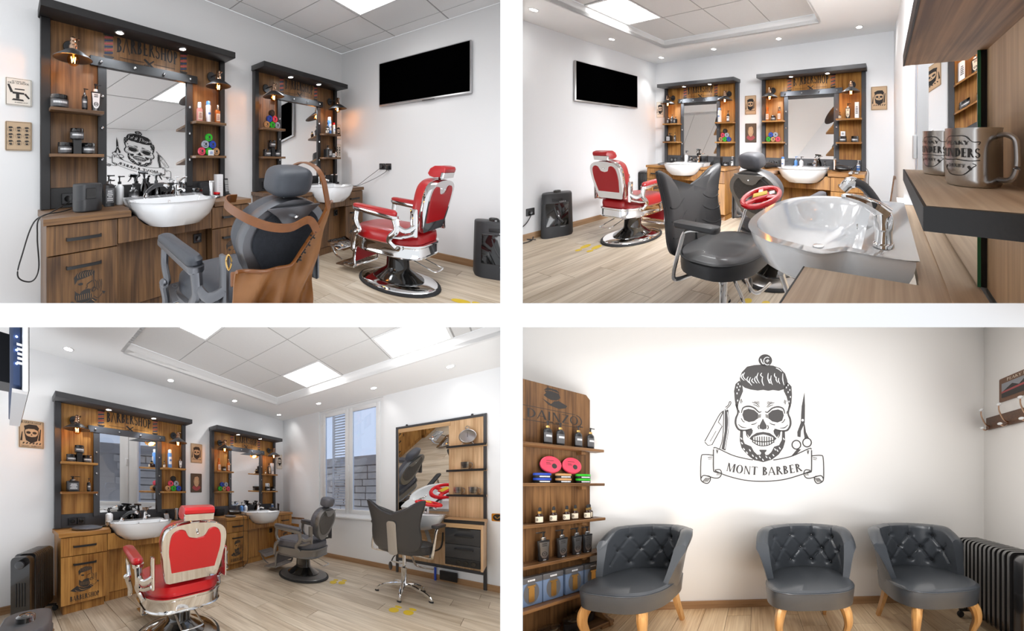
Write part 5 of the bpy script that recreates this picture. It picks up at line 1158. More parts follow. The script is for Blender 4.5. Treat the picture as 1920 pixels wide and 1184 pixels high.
# ---- upper left bay, station holding the grey speaker
w1, w2 = 'the speaker station', 'the wall socket station'
jar(R1, sp(R1, S1A, 'l', 'u', -0.10), 0.052, 0.085, f'wide black hair jar with green lettering, upper left shelf of {w1}')
pump_bottle(R1, sp(R1, S1A, 'l', 'u', 0.045, -0.01), f'slim black bottle with dropper pump, upper left shelf of {w1}', 0.15, 0.036, shape='round', lab='label_grey')
pump_bottle(R1, sp(R1, S1A, 'l', 'u', 0.112, -0.015), f'flared black bottle with pale label, upper left shelf of {w1}', 0.19, 0.062, lab='label_white', neck='plastic_white')
jar3(R1, S1A, 'l', 'l', 'the lower left shelf of '+w1)
flat_bottle(R1, sp(R1, S1A, 'r', 'u', -0.09), f'clear pink tonic bottle, upper right shelf of {w1}', body='pink_bottle', cap='plastic_white', h=0.17)
spray_can(R1, sp(R1, S1A, 'r', 'u', 0.0), f'blue and white tube, upper right shelf of {w1}', 0.19, 0.024, body='plastic_white', cap='bottle_blue')
flat_bottle(R1, sp(R1, S1A, 'r', 'u', 0.095), f'amber tonic bottle, upper right shelf of {w1}', body='amber', cap='copper', h=0.17)
pyramid(R1, *sp(R1, S1A, 'r', 'l', 0.0), (('red', 'green', 'tan'), ('silver', 'blue'), ('green',)), 'the speaker station shelf')
carton(R1, sp(R1, S1A, 'r', 'l', 0.01, -0.05+0.02), 0.055, 0.012, 0.05, 'small white card box in front of the tins, speaker station', print_='print_bluebright')
t = Thing(R1, 'smart_speaker', 'grey rounded smart speaker with small dark display on the worktop', 'speaker', (S1A+0.235, -0.255, CT+0.001), 8)
o_ = rrect(0.165, 0.12, 0.055, 6)
t.part('body', loftz([(scl(o_, 0.93), 0), (scl(o_, 0.99), 0.006), (scl(o_, 1.0), 0.07), (scl(o_, 1.0), 0.165), (scl(o_, 0.97), 0.174), (scl(o_, 0.9), 0.176)]), 'plastic_grey')
t.part('grille', loftz([(scl(o_, 0.96), 0.004), (scl(o_, 1.012), 0.008), (scl(o_, 1.012), 0.075), (scl(o_, 0.99), 0.078)]), 'black_soft'); t.part('display', box(-0.03, 0.03, -0.0635, -0.055, 0.082, 0.15, 0.003), 'black_gloss')
counter_goods(R1, S1A, 'holding the grey speaker', 0, [
    ('pump', 0.395, -0.115, 'tall square black pump bottle', dict(h=0.22, w=0.065, shape='square', lab='label_grey')),
    ('pump', 0.475, -0.085, 'plain white pump bottle', dict(h=0.21, w=0.062, shape='round', body='plastic_white', lab=None, cap='plastic_black', neck='plastic_black')),
    ('pump', 0.575, -0.09, 'squat black pump jar with skull label', dict(h=0.15, w=0.075, shape='round', lab='label_grey')),
    ('trig', 0.66, -0.075, 'black trigger spray bottle', dict(h=0.24)),
    ('trig', 0.755, -0.075, 'dark spray bottle facing the mirror', dict(h=0.22, rz=120)),
    ('jar', 0.828, -0.09, 'black lidded jar with white print', dict(r=0.032, h=0.075)),
    ('pump', 0.883, -0.11, 'small brown pump bottle', dict(h=0.12, w=0.035, shape='round', body='brown_glass', lab=None, cap='plastic_white', neck='plastic_white')),
    ('pump', 0.93, -0.062, 'clear pump bottle nearest the mirror', dict(h=0.19, w=0.05, shape='round', body='clear', lab=None, cap='plastic_white', neck='plastic_white')),
    ('pump', 0.99, -0.09, 'clear pump bottle with white head', dict(h=0.19, w=0.05, shape='round', body='clear', lab=None, cap='plastic_white', neck='plastic_white')),
    ('jar', 1.10, -0.12, 'round black pot', dict(r=0.05, h=0.09)),
    ('box', 1.21, -0.062, 'flat black tool case', dict(w=0.11, d=0.05, h=0.13, body='black_matt', print_='plastic_grey')),
    ('clip', 1.185, -0.22, 'upright silver clipper', dict()),
    ('jar', 1.245, -0.18, 'black jar with red lid', dict(r=0.045, h=0.045, lid='plastic_red')),
    ('box', 1.32, -0.12, 'tall white carton', dict(w=0.062, d=0.06, h=0.20, body='plastic_white', print_='label_white'))])
phone(R1, (S1A+1.405, -0.13, CT+0.001), 'grey cordless phone in its cradle beside the tall white carton')
c_ = [(S1A+0.205, -0.15, CT+0.02), (S1A+0.10, -0.26, CT+0.012), (S1A-0.02, -0.36, CT+0.006), (S1A-0.035, -0.37, CT-0.10), (S1A-0.028, -0.36, CT-0.28), (S1A-0.06, -0.36, CT-0.345), (S1A-0.12, -0.37, CT-0.30), (S1A-0.10, -0.37, CT-0.18), (S1A-0.05, -0.36, CT-0.02), (S1A+0.03, -0.28, CT+0.012), (S1A+0.12, -0.12, CT+0.03), (S1A+0.16, -0.055, CT+0.045)]
cable(R1, 'power_cord', 'thin black cord looping down past the worktop end by the speaker', c_, 0.0038)
# ---- upper left bay, station by the wall socket
pyramid(R1, *sp(R1, S1B, 'l', 'u', -0.0), (('tan', 'green', 'silver'), ('blue', 'red'), ('black',)), 'the socket station shelf')
jar3(R1, S1B, 'l', 'l', 'the lower left shelf of '+w2)
pump_bottle(R1, sp(R1, S1B, 'r', 'u', -0.07, -0.01), f'slim dark bottle, upper right shelf of {w2}', 0.14, 0.04, shape='round', lab='label_white')
spray_can(R1, sp(R1, S1B, 'r', 'u', 0.0, 0.01), f'tall blue spray can, upper right shelf of {w2}', 0.22, 0.026)
spray_can(R1, sp(R1, S1B, 'r', 'u', 0.075), f'pale tube with red cap, upper right shelf of {w2}', 0.15, 0.022, body='label_cream', cap='plastic_red', lab='label_white')
dropper(R1, sp(R1, S1B, 'r', 'u', -0.12, -0.03), f'tiny dropper bottle, upper right shelf of {w2}')
pump_bottle(R1, sp(R1, S1B, 'r', 'l', -0.05), f'squat black pump bottle, lower right shelf of {w2}', 0.15, 0.085, shape='square', lab='label_grey')
carton(R1, sp(R1, S1B, 'r', 'l', 0.035, -0.01), 0.055, 0.05, 0.05, f'small white box, lower right shelf of {w2}')
flat_bottle(R1, sp(R1, S1B, 'r', 'l', 0.105), f'brown tonic bottle, lower right shelf of {w2}', body='brown_glass', cap='black_gloss', h=0.14)
counter_goods(R1, S1B, 'by the wall socket', 0, [
    ('plate', 0.27, -0.25, 'round dark hand mirror', dict()),
    ('box', 1.10, -0.09, 'black charging stand', dict(w=0.09, d=0.06, h=0.12, body='black_matt', print_='plastic_grey')),
    ('clip', 1.22, -0.12, 'upright black clipper', dict(mt='plastic_black')), ('pump', 1.16, -0.06, 'clear slim spray bottle', dict(h=0.17, w=0.035, shape='round', body='clear', lab=None)),
    ('clip', 1.30, -0.13, 'grey upright trimmer', dict(mt='plastic_grey')), ('jar', 1.36, -0.10, 'low dark jar', dict(r=0.03, h=0.05))])
# ---- walls, upper left bay
plaque(R1, S1A-0.11, 1.495, 0.135, 0.175, 'cream print of a vintage barber chair reading OLD SCHOOL', 'plaque_cream', art_chair())
plaque(R1, S1A-0.11, 1.215, 0.135, 0.185, 'framed print of nine bearded heads on the wall under the chair print', 'plaque_tan', art_heads())
plaque(R1, -0.085, 1.46, 0.12, 0.20, 'narrow cream skull print next to the corner, beside the socket station', 'plaque_cream', art_skull())
plaque(R1, -0.085, 1.19, 0.12, 0.20, 'narrow framed chart beside the socket station, below the skull print', 'plaque_cream', art_heads(2, 3))
t = Thing(R1, 'wall_socket', 'black double wall socket with plugs on the white wall', 'socket', (0, -0.62, 0.99), -90)
socket_faces(t, 0, 0, 2, 0, 'black_matt', None, 0.076)
t.part('plug', box(0.02, 0.06, -0.055, -0.01, -0.04, 0.015, 0.006), 'plastic_black'); t.part('plug', mv(to_y(cyl(0.019, 0.0, 0.03, n=14)), -0.038, -0.01, 0), 'plastic_black')
cable(R1, 'charger_cable', 'thin cable from the left socket down to the worktop', [(-0.035, -0.585, 0.985), (-0.06, -0.56, 0.95), (-0.08, -0.45, 0.86), (-0.14, -0.34, CT+0.02), (-0.2, -0.30, CT+0.006)], 0.003)
cable(R1, 'plug_cable', 'thin cable hanging from the right plug to the worktop', [(-0.05, -0.66, 0.955), (-0.05, -0.64, 0.92), (-0.07, -0.52, 0.84), (-0.15, -0.36, CT+0.014), (-0.22, -0.33, CT+0.006)], 0.003)
dehumidifier(R1, (-0.15, -1.70, 0), -70, 'black standing dehumidifier cut off by the picture edge, beyond the red chair')
def footprints(room, pts, label):
    for i, (x, y, a) in enumerate(pts):
        t = Thing(room, 'footprint_sticker', label if len(pts) < 2 else label.replace('footprint', ('left', 'right')[i]+' footprint'), 'sticker', (x, y, 0.0005), a, group=label)
        t.part('sole', prismz(ellp(0.038, 0.062, 14, 0, 0.04), 0, 0.0012), 'yellow'); t.part('heel', prismz(ellp(0.03, 0.03, 12, 0, -0.06), 0, 0.0012), 'yellow')
footprints(R1, [(-0.93, -1.70, 30)], 'yellow footprint sticker on the floor by the red chair')
# ---- apron hung on the dark chair
ap = Thing(R1, 'leather_apron', 'brown leather barber apron hung over the back of the dark chair', 'apron', (-2.67, -1.2, 0), 178)
def apron_pt(u, z):
    """u across -1..1, wrapped round the chair back"""
    x = 0.045+u*(0.225+0.012*math.sin(z*9)); fold = 0.010*math.sin(u*10+z*14)*max(0, 0.85-z)/0.3
    return (x, 0.335+0.22*(z-0.51)-0.4*x*x+fold+0.006*math.sin(z*30+u*5), z)
def apron_top(u): return 0.635+0.02*u*u+0.225*max(0.0, min(1.0, (-u-0.1)/0.8))**1.4
NU, NV = 34, 24; Vv = []; Ff = []; idx = {}
for j in range(NV+1):
    for i in range(NU+1):
        u = -1+2*i/NU; zt_ = apron_top(u); idx[i, j] = len(Vv); Vv.append(apron_pt(u, 0.20+(zt_-0.20)*j/NV))
for j in range(NV):
    for i in range(NU): Ff.append((idx[i, j], idx[i+1, j], idx[i+1, j+1], idx[i, j+1]))
Vv = np.array(Vv); th = Vv+np.array((0, -0.006, 0)); n_ = len(Vv)
edge = [idx[i, 0] for i in range(NU+1)]+[idx[NU, j] for j in range(1, NV+1)]+[idx[i, NV] for i in range(NU-1, -1, -1)]+[idx[0, j] for j in range(NV-1, 0, -1)]
Fa = [tuple(reversed(f)) for f in Ff]+[tuple(i+n_ for i in f) for f in Ff]+[(a, b, b+n_, a+n_) for a, b in zip(edge, edge[1:]+edge[:1])]
ap.part('panel', (np.concatenate([Vv, th]), Fa), 'apron_leather')
topc = [Vv[idx[i, NV]] for i in range(NU+1)]
ap.part('edge_binding', tube([p+np.array((0, 0.004, 0)) for p in topc], 0.007, 6), 'strap_leather')
sec = [(-0.003, -0.017), (0.003, -0.017), (0.003, 0.017), (-0.003, 0.017)]

ap.part('neck_strap', sweep(catm([topc[2]+np.array((0, 0.007, -0.02)), (-0.14, 0.418, 0.92), (-0.115, 0.42, 0.985), (-0.10, 0.395, 1.03), (-0.092, 0.335, 1.05), (-0.09, 0.275, 1.03), (-0.09, 0.255, 0.98)], 6), sec, (1, 0.2, 0)), 'strap_leather')
ap.part('waist_strap', sweep(catm([topc[6]+np.array((0, 0.008, -0.02)), (-0.05, 0.405, 0.815), (0.06, 0.41, 0.80), (0.16, 0.395, 0.815), (0.235, 0.35, 0.85), (0.26, 0.27, 0.885), (0.225, 0.21, 0.90), (0.17, 0.2, 0.9)], 6), sec, (0, 0.3, 1)), 'strap_leather')
ap.part('hip_tab', rot(box(0.215, 0.262, 0.30, 0.312, 0.585, 0.64, 0.004), 'z', -25, (0.24, 0.3, 0.6)), 'strap_leather')
ap.part('clip_ring', tube([(0.262, 0.285, 0.645), (0.272, 0.28, 0.675), (0.262, 0.28, 0.70), (0.25, 0.285, 0.675)], 0.004, 6, 4, closed=True), 'gold')
for i in range(5):
    a = apron_pt(-0.66+0.075*i, 0.765-0.03*i); ap.part('lace', join(*[tube([(a[0]-0.015, a[1]+0.008, a[2]-0.006), (a[0]+0.015, a[1]+0.012, a[2]+0.012)], 0.004, 5), tube([(a[0]-0.012, a[1]+0.01, a[2]+0.012), (a[0]+0.014, a[1]+0.01, a[2]-0.008)], 0.004, 5)]), 'black_matt')

# ================================================================== upper right bay
w3, w4 = 'the honey radiator station', 'the grey-chair honey station'
for dx, h_, m_ in ((-0.07, 0.11, 'square'), (0.0, 0.15, 'round'), (0.07, 0.11, 'square')): pump_bottle(R2, sp(R2, S2A, 'l', 'u', dx), f'{"left square" if dx < 0 else "right square" if dx > 0 else "slim middle"} black bottle, upper left shelf of {w3}', h_, 0.05, shape=m_)
pump_bottle(R2, sp(R2, S2A, 'l', 'l', -0.05), f'squat black pump bottle, lower left shelf of {w3}', 0.14, 0.08, shape='square', lab='label_white')
pump_bottle(R2, sp(R2, S2A, 'l', 'l', 0.06), f'slim black bottle with gold collar, lower left shelf of {w3}', 0.15, 0.038, shape='round', neck='gold')
spray_can(R2, sp(R2, S2A, 'r', 'u', -0.1, 0.0), f'tall white and blue can, upper right shelf of {w3}', 0.22, 0.028, body='plastic_white', cap='bottle_blue')
pump_bottle(R2, sp(R2, S2A, 'r', 'u', 0.05), f'slim black bottle with pale label, upper right shelf of {w3}', 0.17, 0.045, shape='round', lab='label_white')
pyramid(R2, *sp(R2, S2A, 'r', 'l', 0.0), (('tan', 'green', 'blue'), ('red', 'silver'), ('black',)), w3)
flat_bottle(R2, sp(R2, S2B, 'l', 'u', -0.09), f'amber tonic bottle on the left, upper left shelf of {w4}', body='amber', cap='amber', h=0.19)
jar(R2, sp(R2, S2B, 'l', 'u', 0.0), 0.035, 0.07, f'small black jar, upper left shelf of {w4}')
flat_bottle(R2, sp(R2, S2B, 'l', 'u', 0.09), f'amber tonic bottle on the right, upper left shelf of {w4}', body='amber', cap='copper', h=0.19)
pyramid(R2, *sp(R2, S2B, 'l', 'l', 0.0), (('green', 'tan', 'red'), ('blue', 'silver')), w4)
dropper(R2, sp(R2, S2B, 'r', 'u', -0.11), f'tiny dropper bottle, upper right shelf of {w4}')
pump_bottle(R2, sp(R2, S2B, 'r', 'u', -0.01), f'flared black bottle with pale label, upper right shelf of {w4}', 0.19, 0.06, lab='label_cream', neck='plastic_white')
carton(R2, sp(R2, S2B, 'r', 'u', 0.10), 0.05, 0.05, 0.2, f'tall white carton, upper right shelf of {w4}')
jar(R2, sp(R2, S2B, 'r', 'l', -0.07), 0.045, 0.075, f'black jar carrying a white box, lower right shelf of {w4}'); carton(R2, (S2B+1.165, -0.085, 1.106+0.0755), 0.055, 0.05, 0.06, f'small white box on a black jar, lower right shelf of {w4}')
jar(R2, sp(R2, S2B, 'r', 'l', 0.075), 0.045, 0.075, f'black jar alone, lower right shelf of {w4}')
counter_goods(R2, S2A, 'next to the radiator', 0, [
    ('plate', 0.19, -0.24, 'round dark hand mirror', dict()), ('pump', 0.50, -0.09, 'white pump bottle', dict(h=0.22, w=0.062, shape='round', body='plastic_white', lab=None)), ('pump', 0.60, -0.09, 'squat dark pump jar', dict(h=0.14, w=0.08, shape='round')),
    ('trig', 0.75, -0.08, 'black trigger spray bottle', dict(h=0.25)), ('clip', 0.90, -0.09, 'upright clipper', dict(mt='plastic_black')), ('box', 1.13, -0.12, 'black terminal', dict(w=0.12, d=0.07, h=0.13, body='black_matt', print_='plastic_grey')), ('jar', 1.26, -0.10, 'low black jar', dict(r=0.04, h=0.06)), ('pump', 1.36, -0.09, 'small clear bottle', dict(h=0.15, w=0.04, shape='round', body='clear', lab='label_white', cap='plastic_white'))])
counter_goods(R2, S2B, 'behind the grey chair', 0, [
    ('dryer', 0.20, -0.18, 'black hair dryer', dict(rz=30)), ('can', 0.34, -0.08, 'blue and white spray can', dict(h=0.16, r=0.026, body='plastic_white', cap='bottle_blue')), ('pump', 0.53, -0.08, 'clear blue bottle', dict(h=0.17, w=0.05, shape='round', body='bottle_blue', lab=None, cap='bottle_blue')), ('pump', 0.61, -0.09, 'white pump bottle', dict(h=0.17, w=0.06, shape='round', body='plastic_white', lab=None)),
    ('jar', 0.74, -0.08, 'dark glass jar', dict(r=0.045, h=0.09)), ('trig', 0.85, -0.08, 'dark trigger bottle', dict(h=0.2)), ('pump', 0.93, -0.09, 'small clear pump bottle', dict(h=0.12, w=0.045, shape='round', body='clear', lab=None)), ('dryer', 1.17, -0.17, 'black blow dryer', dict(rz=-10)), ('clip', 1.06, -0.085, 'tan handled clipper', dict(mt='copper')), ('pump', 1.35, -0.08, 'small blue and white bottle', dict(h=0.14, w=0.045, shape='round', body='plastic_white', lab='print_bluebright', cap='plastic_white')), ('clip', 1.36, -0.25, 'black trimmer', dict(mt='plastic_black', lying=True)), ('clip', 1.30, -0.32, 'silver trimmer', dict(lying=True))])
cable(R2, 'clipper_cable', 'thin black cable hanging over the right end of the honey worktop', [(S2B+1.28, -0.10, CT+0.02), (S2B+1.36, -0.16, CT+0.10), (S2B+1.475, -0.24, CT+0.03), (S2B+1.485, -0.32, CT-0.1), (S2B+1.50, -0.33, CT-0.26), (S2B+1.53, -0.33, CT-0.3), (S2B+1.52, -0.33, CT-0.24), (S2B+1.49, -0.32, CT-0.17)], 0.004)
plaque(R2, 0.115, 1.66, 0.17, 0.28, 'dark skull print between the corner and the radiator station', 'plaque_cream', art_skull())
plaque(R2, 1.875, 1.655, 0.185, 0.285, 'tan skull print between the two honey stations', 'plaque_tan', art_skull())
gent_plaque(R2, 1.88, 1.237, 0.185, 0.285, 'brown inlaid print of a bearded gentleman between the honey stations')
plaque(R2, 3.673, 1.653, 0.19, 0.295, 'cream skull print with rose, alone right of the honey stations', 'plaque_tan', art_skull())
t = oil_radiator(R2, (0.12, -0.30, 0), 0, 'black ribbed radiator between the wall and the honey cabinet', n=7, h=0.55, pitch=0.032, panel=False)
dehumidifier(R2, (0.14, -1.64, 0), 62, 'grey standing dehumidifier on the floor below the television', word='CLEA')
t = Thing(R2, 'wall_socket', 'dark double wall socket behind the grey dehumidifier', 'socket', (0, -1.84, 0.31), 90)
socket_faces(t, 0, 0, 1, 0, 'black_matt', None, 0.085); t.part('plug', box(-0.02, 0.02, -0.045, -0.01, -0.02, 0.02, 0.005), 'plastic_black')
cable(R2, 'appliance_cord', 'black cord from the socket to a coil by the skirting board', [(0.04, -1.84, 0.30), (0.05, -1.9, 0.2), (0.06, -2.0, 0.12), (0.09, -1.98, 0.015), (0.14, -1.9, 0.02), (0.12, -1.87, 0.05), (0.16, -1.9, 0.03), (0.13, -1.93, 0.045), (0.15, -1.86, 0.02)], 0.005)
footprints(R2, [(0.82, -1.78, 20), (0.95, -1.75, 20)], 'yellow footprint sticker on the boards by the red chair base')
footprints(R2, [(2.84, -2.02, 160), (2.97, -2.0, 160)], 'yellow footprint sticker on the boards under the wash basin side')
# wash place along the right wall
t = Thing(R2, 'wash_counter', 'oak wash counter with dark front edge along the right wall', 'counter', (3.56, -3.2, 0.79))
t.part('top', prismz([(0, -0.35), (0.40, -0.35), (0.40, 1.12), (0, 1.12), (0, 1.0), (0.275, 0.985), (0.275, 0.245), (0, 0.235)], -0.035, 0), 'oak_h', smooth=False)
t.part('edge_strip', box(-0.004, 0.0, -0.35, 0.235, -0.037, 0.001), 'frame_black'); t.part('end_strip', box(0.0, 0.40, 1.12, 1.124, -0.037, 0.001), 'frame_black')
t.part('back_ledge', box(0.33, 0.40, -0.35, 1.12, 0.0, 0.004), 'oak_h')
t.part('leg', tube([(-0.17, 0.50, -0.165), (-0.215, 0.80, -0.49), (-0.26, 1.08, -0.79)], 0.013, 8), 'chrome'); t.part('support_panel', box(0.05, 0.38, -0.2, -0.17, -0.78, -0.036), 'oak_v')
basin(R2, (3.83, -2.59, 0.835), 'large white hairdressing wash basin with chrome tap on the oak counter', 0.72, 0.545, 1.0, -90)
t = Thing(R2, 'basin_tap', 'large chrome mixer tap with lever standing on the wash basin', 'faucet', (3.755, -2.85, 0.834), -90)
t.part('base_ring', lathe([(0.028, 0), (0.028, 0.008), (0.024, 0.012)], 22), 'chrome'); t.part('body', lathe([(0.024, 0.01), (0.0235, 0.045), (0.026, 0.05), (0.026, 0.085), (0.02, 0.10), (0, 0.103)], 22), 'chrome')
t.part('lever', tube([(0, 0.01, 0.085), (0, -0.02, 0.105), (0, -0.06, 0.122), (0, -0.10, 0.13), (0, -0.115, 0.128)], [0.024, 0.022, 0.014, 0.010, 0.006], 12, 5), 'chrome')
t = Thing(R2, 'shower_handset', 'black and chrome shower handset on the rear of the wash basin', 'faucet', (3.742, -2.56, 0.834), -90)
t.part('collar', lathe([(0.024, 0), (0.026, 0.012), (0.018, 0.02), (0.02, 0.028)], 18), 'chrome'); t.part('handle', tube([(0, 0, 0.02), (0, -0.015, 0.06), (0, -0.06, 0.115), (0, -0.095, 0.13)], [0.014, 0.016, 0.018, 0.017], 12, 5), 'plastic_grey'); t.part('spray_head', tube([(0, -0.09, 0.128), (0, -0.115, 0.128), (0, -0.14, 0.10)], [0.02, 0.024, 0.02], 12, 3), 'chrome')
t = Thing(R2, 'styling_mirror', 'tall frameless wall mirror beside the mugs, showing the station', 'mirror', (3.958, -2.93, 0.80))
t.part('glass', box(-0.006, 0, 0.0, 0.93, 0, 1.15), 'mirror', smooth=False); t.part('polished_edge', box(-0.0065, 0.0, -0.003, 0, 0, 1.15), 'glass_edge', smooth=False); t.part('backing', box(0.0, 0.012, 0.0, 0.93, 0, 1.15), 'black_matt')
t = Thing(R2, 'shelf_column', 'oak shelf column with two deep shelves beside the frameless mirror', 'shelf', (3.97, -3.3, 0))
t.part('back_panel', box(0.0, 0.014, -0.3, 0.5, 0.80, 1.95), 'oak_v')
for z in (1.05, 1.36):
    s_ = t.part('shelf', box(-0.162, 0.0, -0.0 if z < 1.2 else -0.1, 0.45, z-0.028, z), 'oak_h' if z < 1.2 else 'walnut_h'); t.part('edge_strip', box(-0.166, -0.162, -0.004 if z < 1.2 else -0.1, 0.45, z-0.029, z+0.0005), 'frame_black', s_); t.part('end_strip', box(-0.166, 0.0, -0.006, -0.0, z-0.029, z+0.0005), 'frame_black', s_) if z < 1.2 else None
mug(R2, (3.905, -3.09, 1.051), -48, 'brushed steel mug with printed lettering, near end of the oak shelf', 0.042, 0.1)
mug(R2, (3.885, -2.93, 1.051), -48, 'brushed steel mug with printed lettering, behind another at the mirror', 0.042, 0.1)
t = Thing(R2, 'window_trim', 'white plastic window frame with handle beyond the wash mirror', 'window frame', (3.985, -1.9, 0.6))
t.part('upright', box(-0.06, 0.0, -0.02, 0.03, 0.0, 1.86), 'plastic_white'); t.part('pane_strip', box(-0.045, -0.04, 0.03, 0.10, 0.0, 1.86), 'window_glass'); t.part('upright', box(-0.06, 0.0, 0.10, 0.16, 0.0, 1.86), 'plastic_white'); t.part('handle', box(-0.085, -0.06, -0.005, 0.015, 0.42, 0.56, 0.005), 'plastic_white')
solo(R2, 'window_ledge', 'white window ledge low on the wall behind the oak counter', 'ledge', box(-0.12, 0, -0.5, 0.5, -0.03, 0, 0.003), 'plastic_white', (3.96, -1.5, 0.62))
t = Thing(R2, 'leaning_picture', 'framed picture leaning against the wall behind the wash basin', 'picture', (3.82, -0.45, 0.0), -75, tilt=('x', -8))
t.part('frame', join(box(-0.25, -0.22, -0.02, 0, 0, 0.72), box(0.22, 0.25, -0.02, 0, 0, 0.72), box(-0.22, 0.22, -0.02, 0, 0.69, 0.72), box(-0.22, 0.22, -0.02, 0, 0, 0.03)), 'walnut_h'); t.part('mount', box(-0.22, 0.22, -0.012, -0.004, 0.03, 0.69), 'label_white')
def toy_wheel(room, p, rz, tilt, label, k=1.0, stand=None):
    t = Thing(room, 'toy_steering_wheel', label, 'toy', p, rz, k)
    R_ = lambda m: rot(rot(m, 'x', tilt), 'y', -tilt)
    t.part('rim', R_(tube([(0.13*math.cos(a), 0.13*math.sin(a), 0) for a in np.linspace(0, 2*math.pi, 29)[:-1]], 0.019, 10, closed=True)), 'plastic_red')
    for a in (90, 210, 330): t.part('spoke', R_(rot(box(-0.02, 0.02, 0.03, 0.12, -0.008, 0.012, 0.004), 'z', a-90)), 'plastic_red')
    t.part('hub', R_(loftz([(rrect(0.12, 0.09, 0.03), -0.015), (rrect(0.12, 0.09, 0.03), 0.012), (rrect(0.10, 0.07, 0.02), 0.02)])), 'plastic_red'); t.part('badge', R_(box(-0.05, 0.05, -0.028, 0.028, 0.02, 0.026, 0.004)), 'yellow'); t.part('horn', R_(box(0.06, 0.10, -0.02, 0.02, 0.008, 0.018, 0.004)), 'plastic_white')
    if stand: t.part('stand', tube(stand, 0.012, 8, 4), 'chrome')
    return t
toy_wheel(R2, (3.09, -2.235, 0.80), 20, 14, 'red toy steering wheel with yellow badge on a chrome rod by the basin', 0.85, [(0.0, 0.0, -0.02), (0.04, -0.02, -0.10), (0.10, -0.06, -0.28), (0.12, -0.07, -0.38)])
# ================================================================== lower left bay
w5, w6 = 'the oil-radiator station', 'the window-corner station'
jar3(R3, S3A, 'l', 'u', 'the upper left shelf of '+w5)
pump_bottle(R3, sp(R3, S3A, 'l', 'l', -0.055), f'squat square black pump bottle, lower left shelf of {w5}', 0.155, 0.105, shape='square', lab='label_grey')
pump_bottle(R3, sp(R3, S3A, 'l', 'l', 0.085), f'slim black bottle with gold collar, lower left shelf of {w5}', 0.14, 0.036, shape='round', neck='gold')
dropper(R3, sp(R3, S3A, 'r', 'u', -0.12), f'tiny pale dropper bottle, upper right shelf of {w5}'); spray_can(R3, sp(R3, S3A, 'r', 'u', -0.045), f'tall blue spray can, upper right shelf of {w5}', 0.235, 0.027)
pump_bottle(R3, sp(R3, S3A, 'r', 'u', 0.10), f'flat black bottle with white label, upper right shelf of {w5}', 0.15, 0.05, lab='label_white')
pyramid(R3, *sp(R3, S3A, 'r', 'l', 0.0), (('tan', 'green', 'blue'), ('red', 'silver'), ('black',)), w5)
flat_bottle(R3, sp(R3, S3B, 'l', 'u', -0.09), f'amber tonic bottle on the left, upper left shelf of {w6}', body='amber', cap='amber', h=0.19)
jar(R3, sp(R3, S3B, 'l', 'u', 0.0), 0.035, 0.07, f'small black jar, upper left shelf of {w6}')
flat_bottle(R3, sp(R3, S3B, 'l', 'u', 0.09), f'amber tonic bottle on the right, upper left shelf of {w6}', body='amber', cap='copper', h=0.19)
pyramid(R3, *sp(R3, S3B, 'l', 'l', 0.0), (('green', 'tan', 'red'), ('blue', 'silver')), w6)
dropper(R3, sp(R3, S3B, 'r', 'u', -0.11), f'tiny dropper bottle, upper right shelf of {w6}')
carton(R3, sp(R3, S3B, 'r', 'u', 0.06), 0.05, 0.05, 0.2, f'tall white carton, upper right shelf of {w6}'); pump_bottle(R3, sp(R3, S3B, 'r', 'u', -0.02), f'flared black bottle, upper right shelf of {w6}', 0.19, 0.06, lab='label_cream')
jar(R3, sp(R3, S3B, 'r', 'l', -0.06), 0.045, 0.075, f'black jar carrying a white box, lower right shelf of {w6}'); carton(R3, (S3B+1.175, -0.085, 1.106+0.0755), 0.055, 0.05, 0.06, f'small white box on a black jar, lower right shelf of {w6}'); jar(R3, sp(R3, S3B, 'r', 'l', 0.08), 0.045, 0.075, f'black jar alone, lower right shelf of {w6}')
counter_goods(R3, S3A, 'beside the oil radiator', 0, [
    ('plate', 0.24, -0.25, 'large round dark hand mirror', dict(r=0.13)), ('pump', 0.48, -0.085, 'white pump bottle', dict(h=0.19, w=0.075, shape='round', body='plastic_white', lab=None, cap='plastic_black', neck='plastic_black')), ('trig', 0.80, -0.075, 'black trigger spray bottle', dict(h=0.22, body='plastic_black')), ('trig', 0.72, -0.075, 'second dark spray bottle', dict(h=0.2, rz=150)),
    ('jar', 0.63, -0.08, 'dark lidded jar', dict(r=0.045, h=0.08)), ('box', 1.20, -0.10, 'black card terminal', dict(w=0.13, d=0.06, h=0.13, body='black_matt', print_='plastic_grey')), ('clip', 1.235, -0.17, 'upright silver clipper', dict()), ('jar', 1.32, -0.12, 'small black jar', dict(r=0.03, h=0.06)), ('pump', 1.37, -0.09, 'clear bottle with white label', dict(h=0.15, w=0.045, shape='round', body='clear', lab='label_white', cap='plastic_white'))])
t = Thing(R3, 'price_tag_stand', 'small silver display leaning at the right of the basin', 'display', (S3A+1.10, -0.2, CT+0.001), 15, tilt=('x', -15)); t.part('case', box(-0.035, 0.035, -0.012, 0.0, 0, 0.10, 0.004), 'silver'); t.part('screen', box(-0.026, 0.026, -0.0135, -0.011, 0.03, 0.085), 'print_grey')
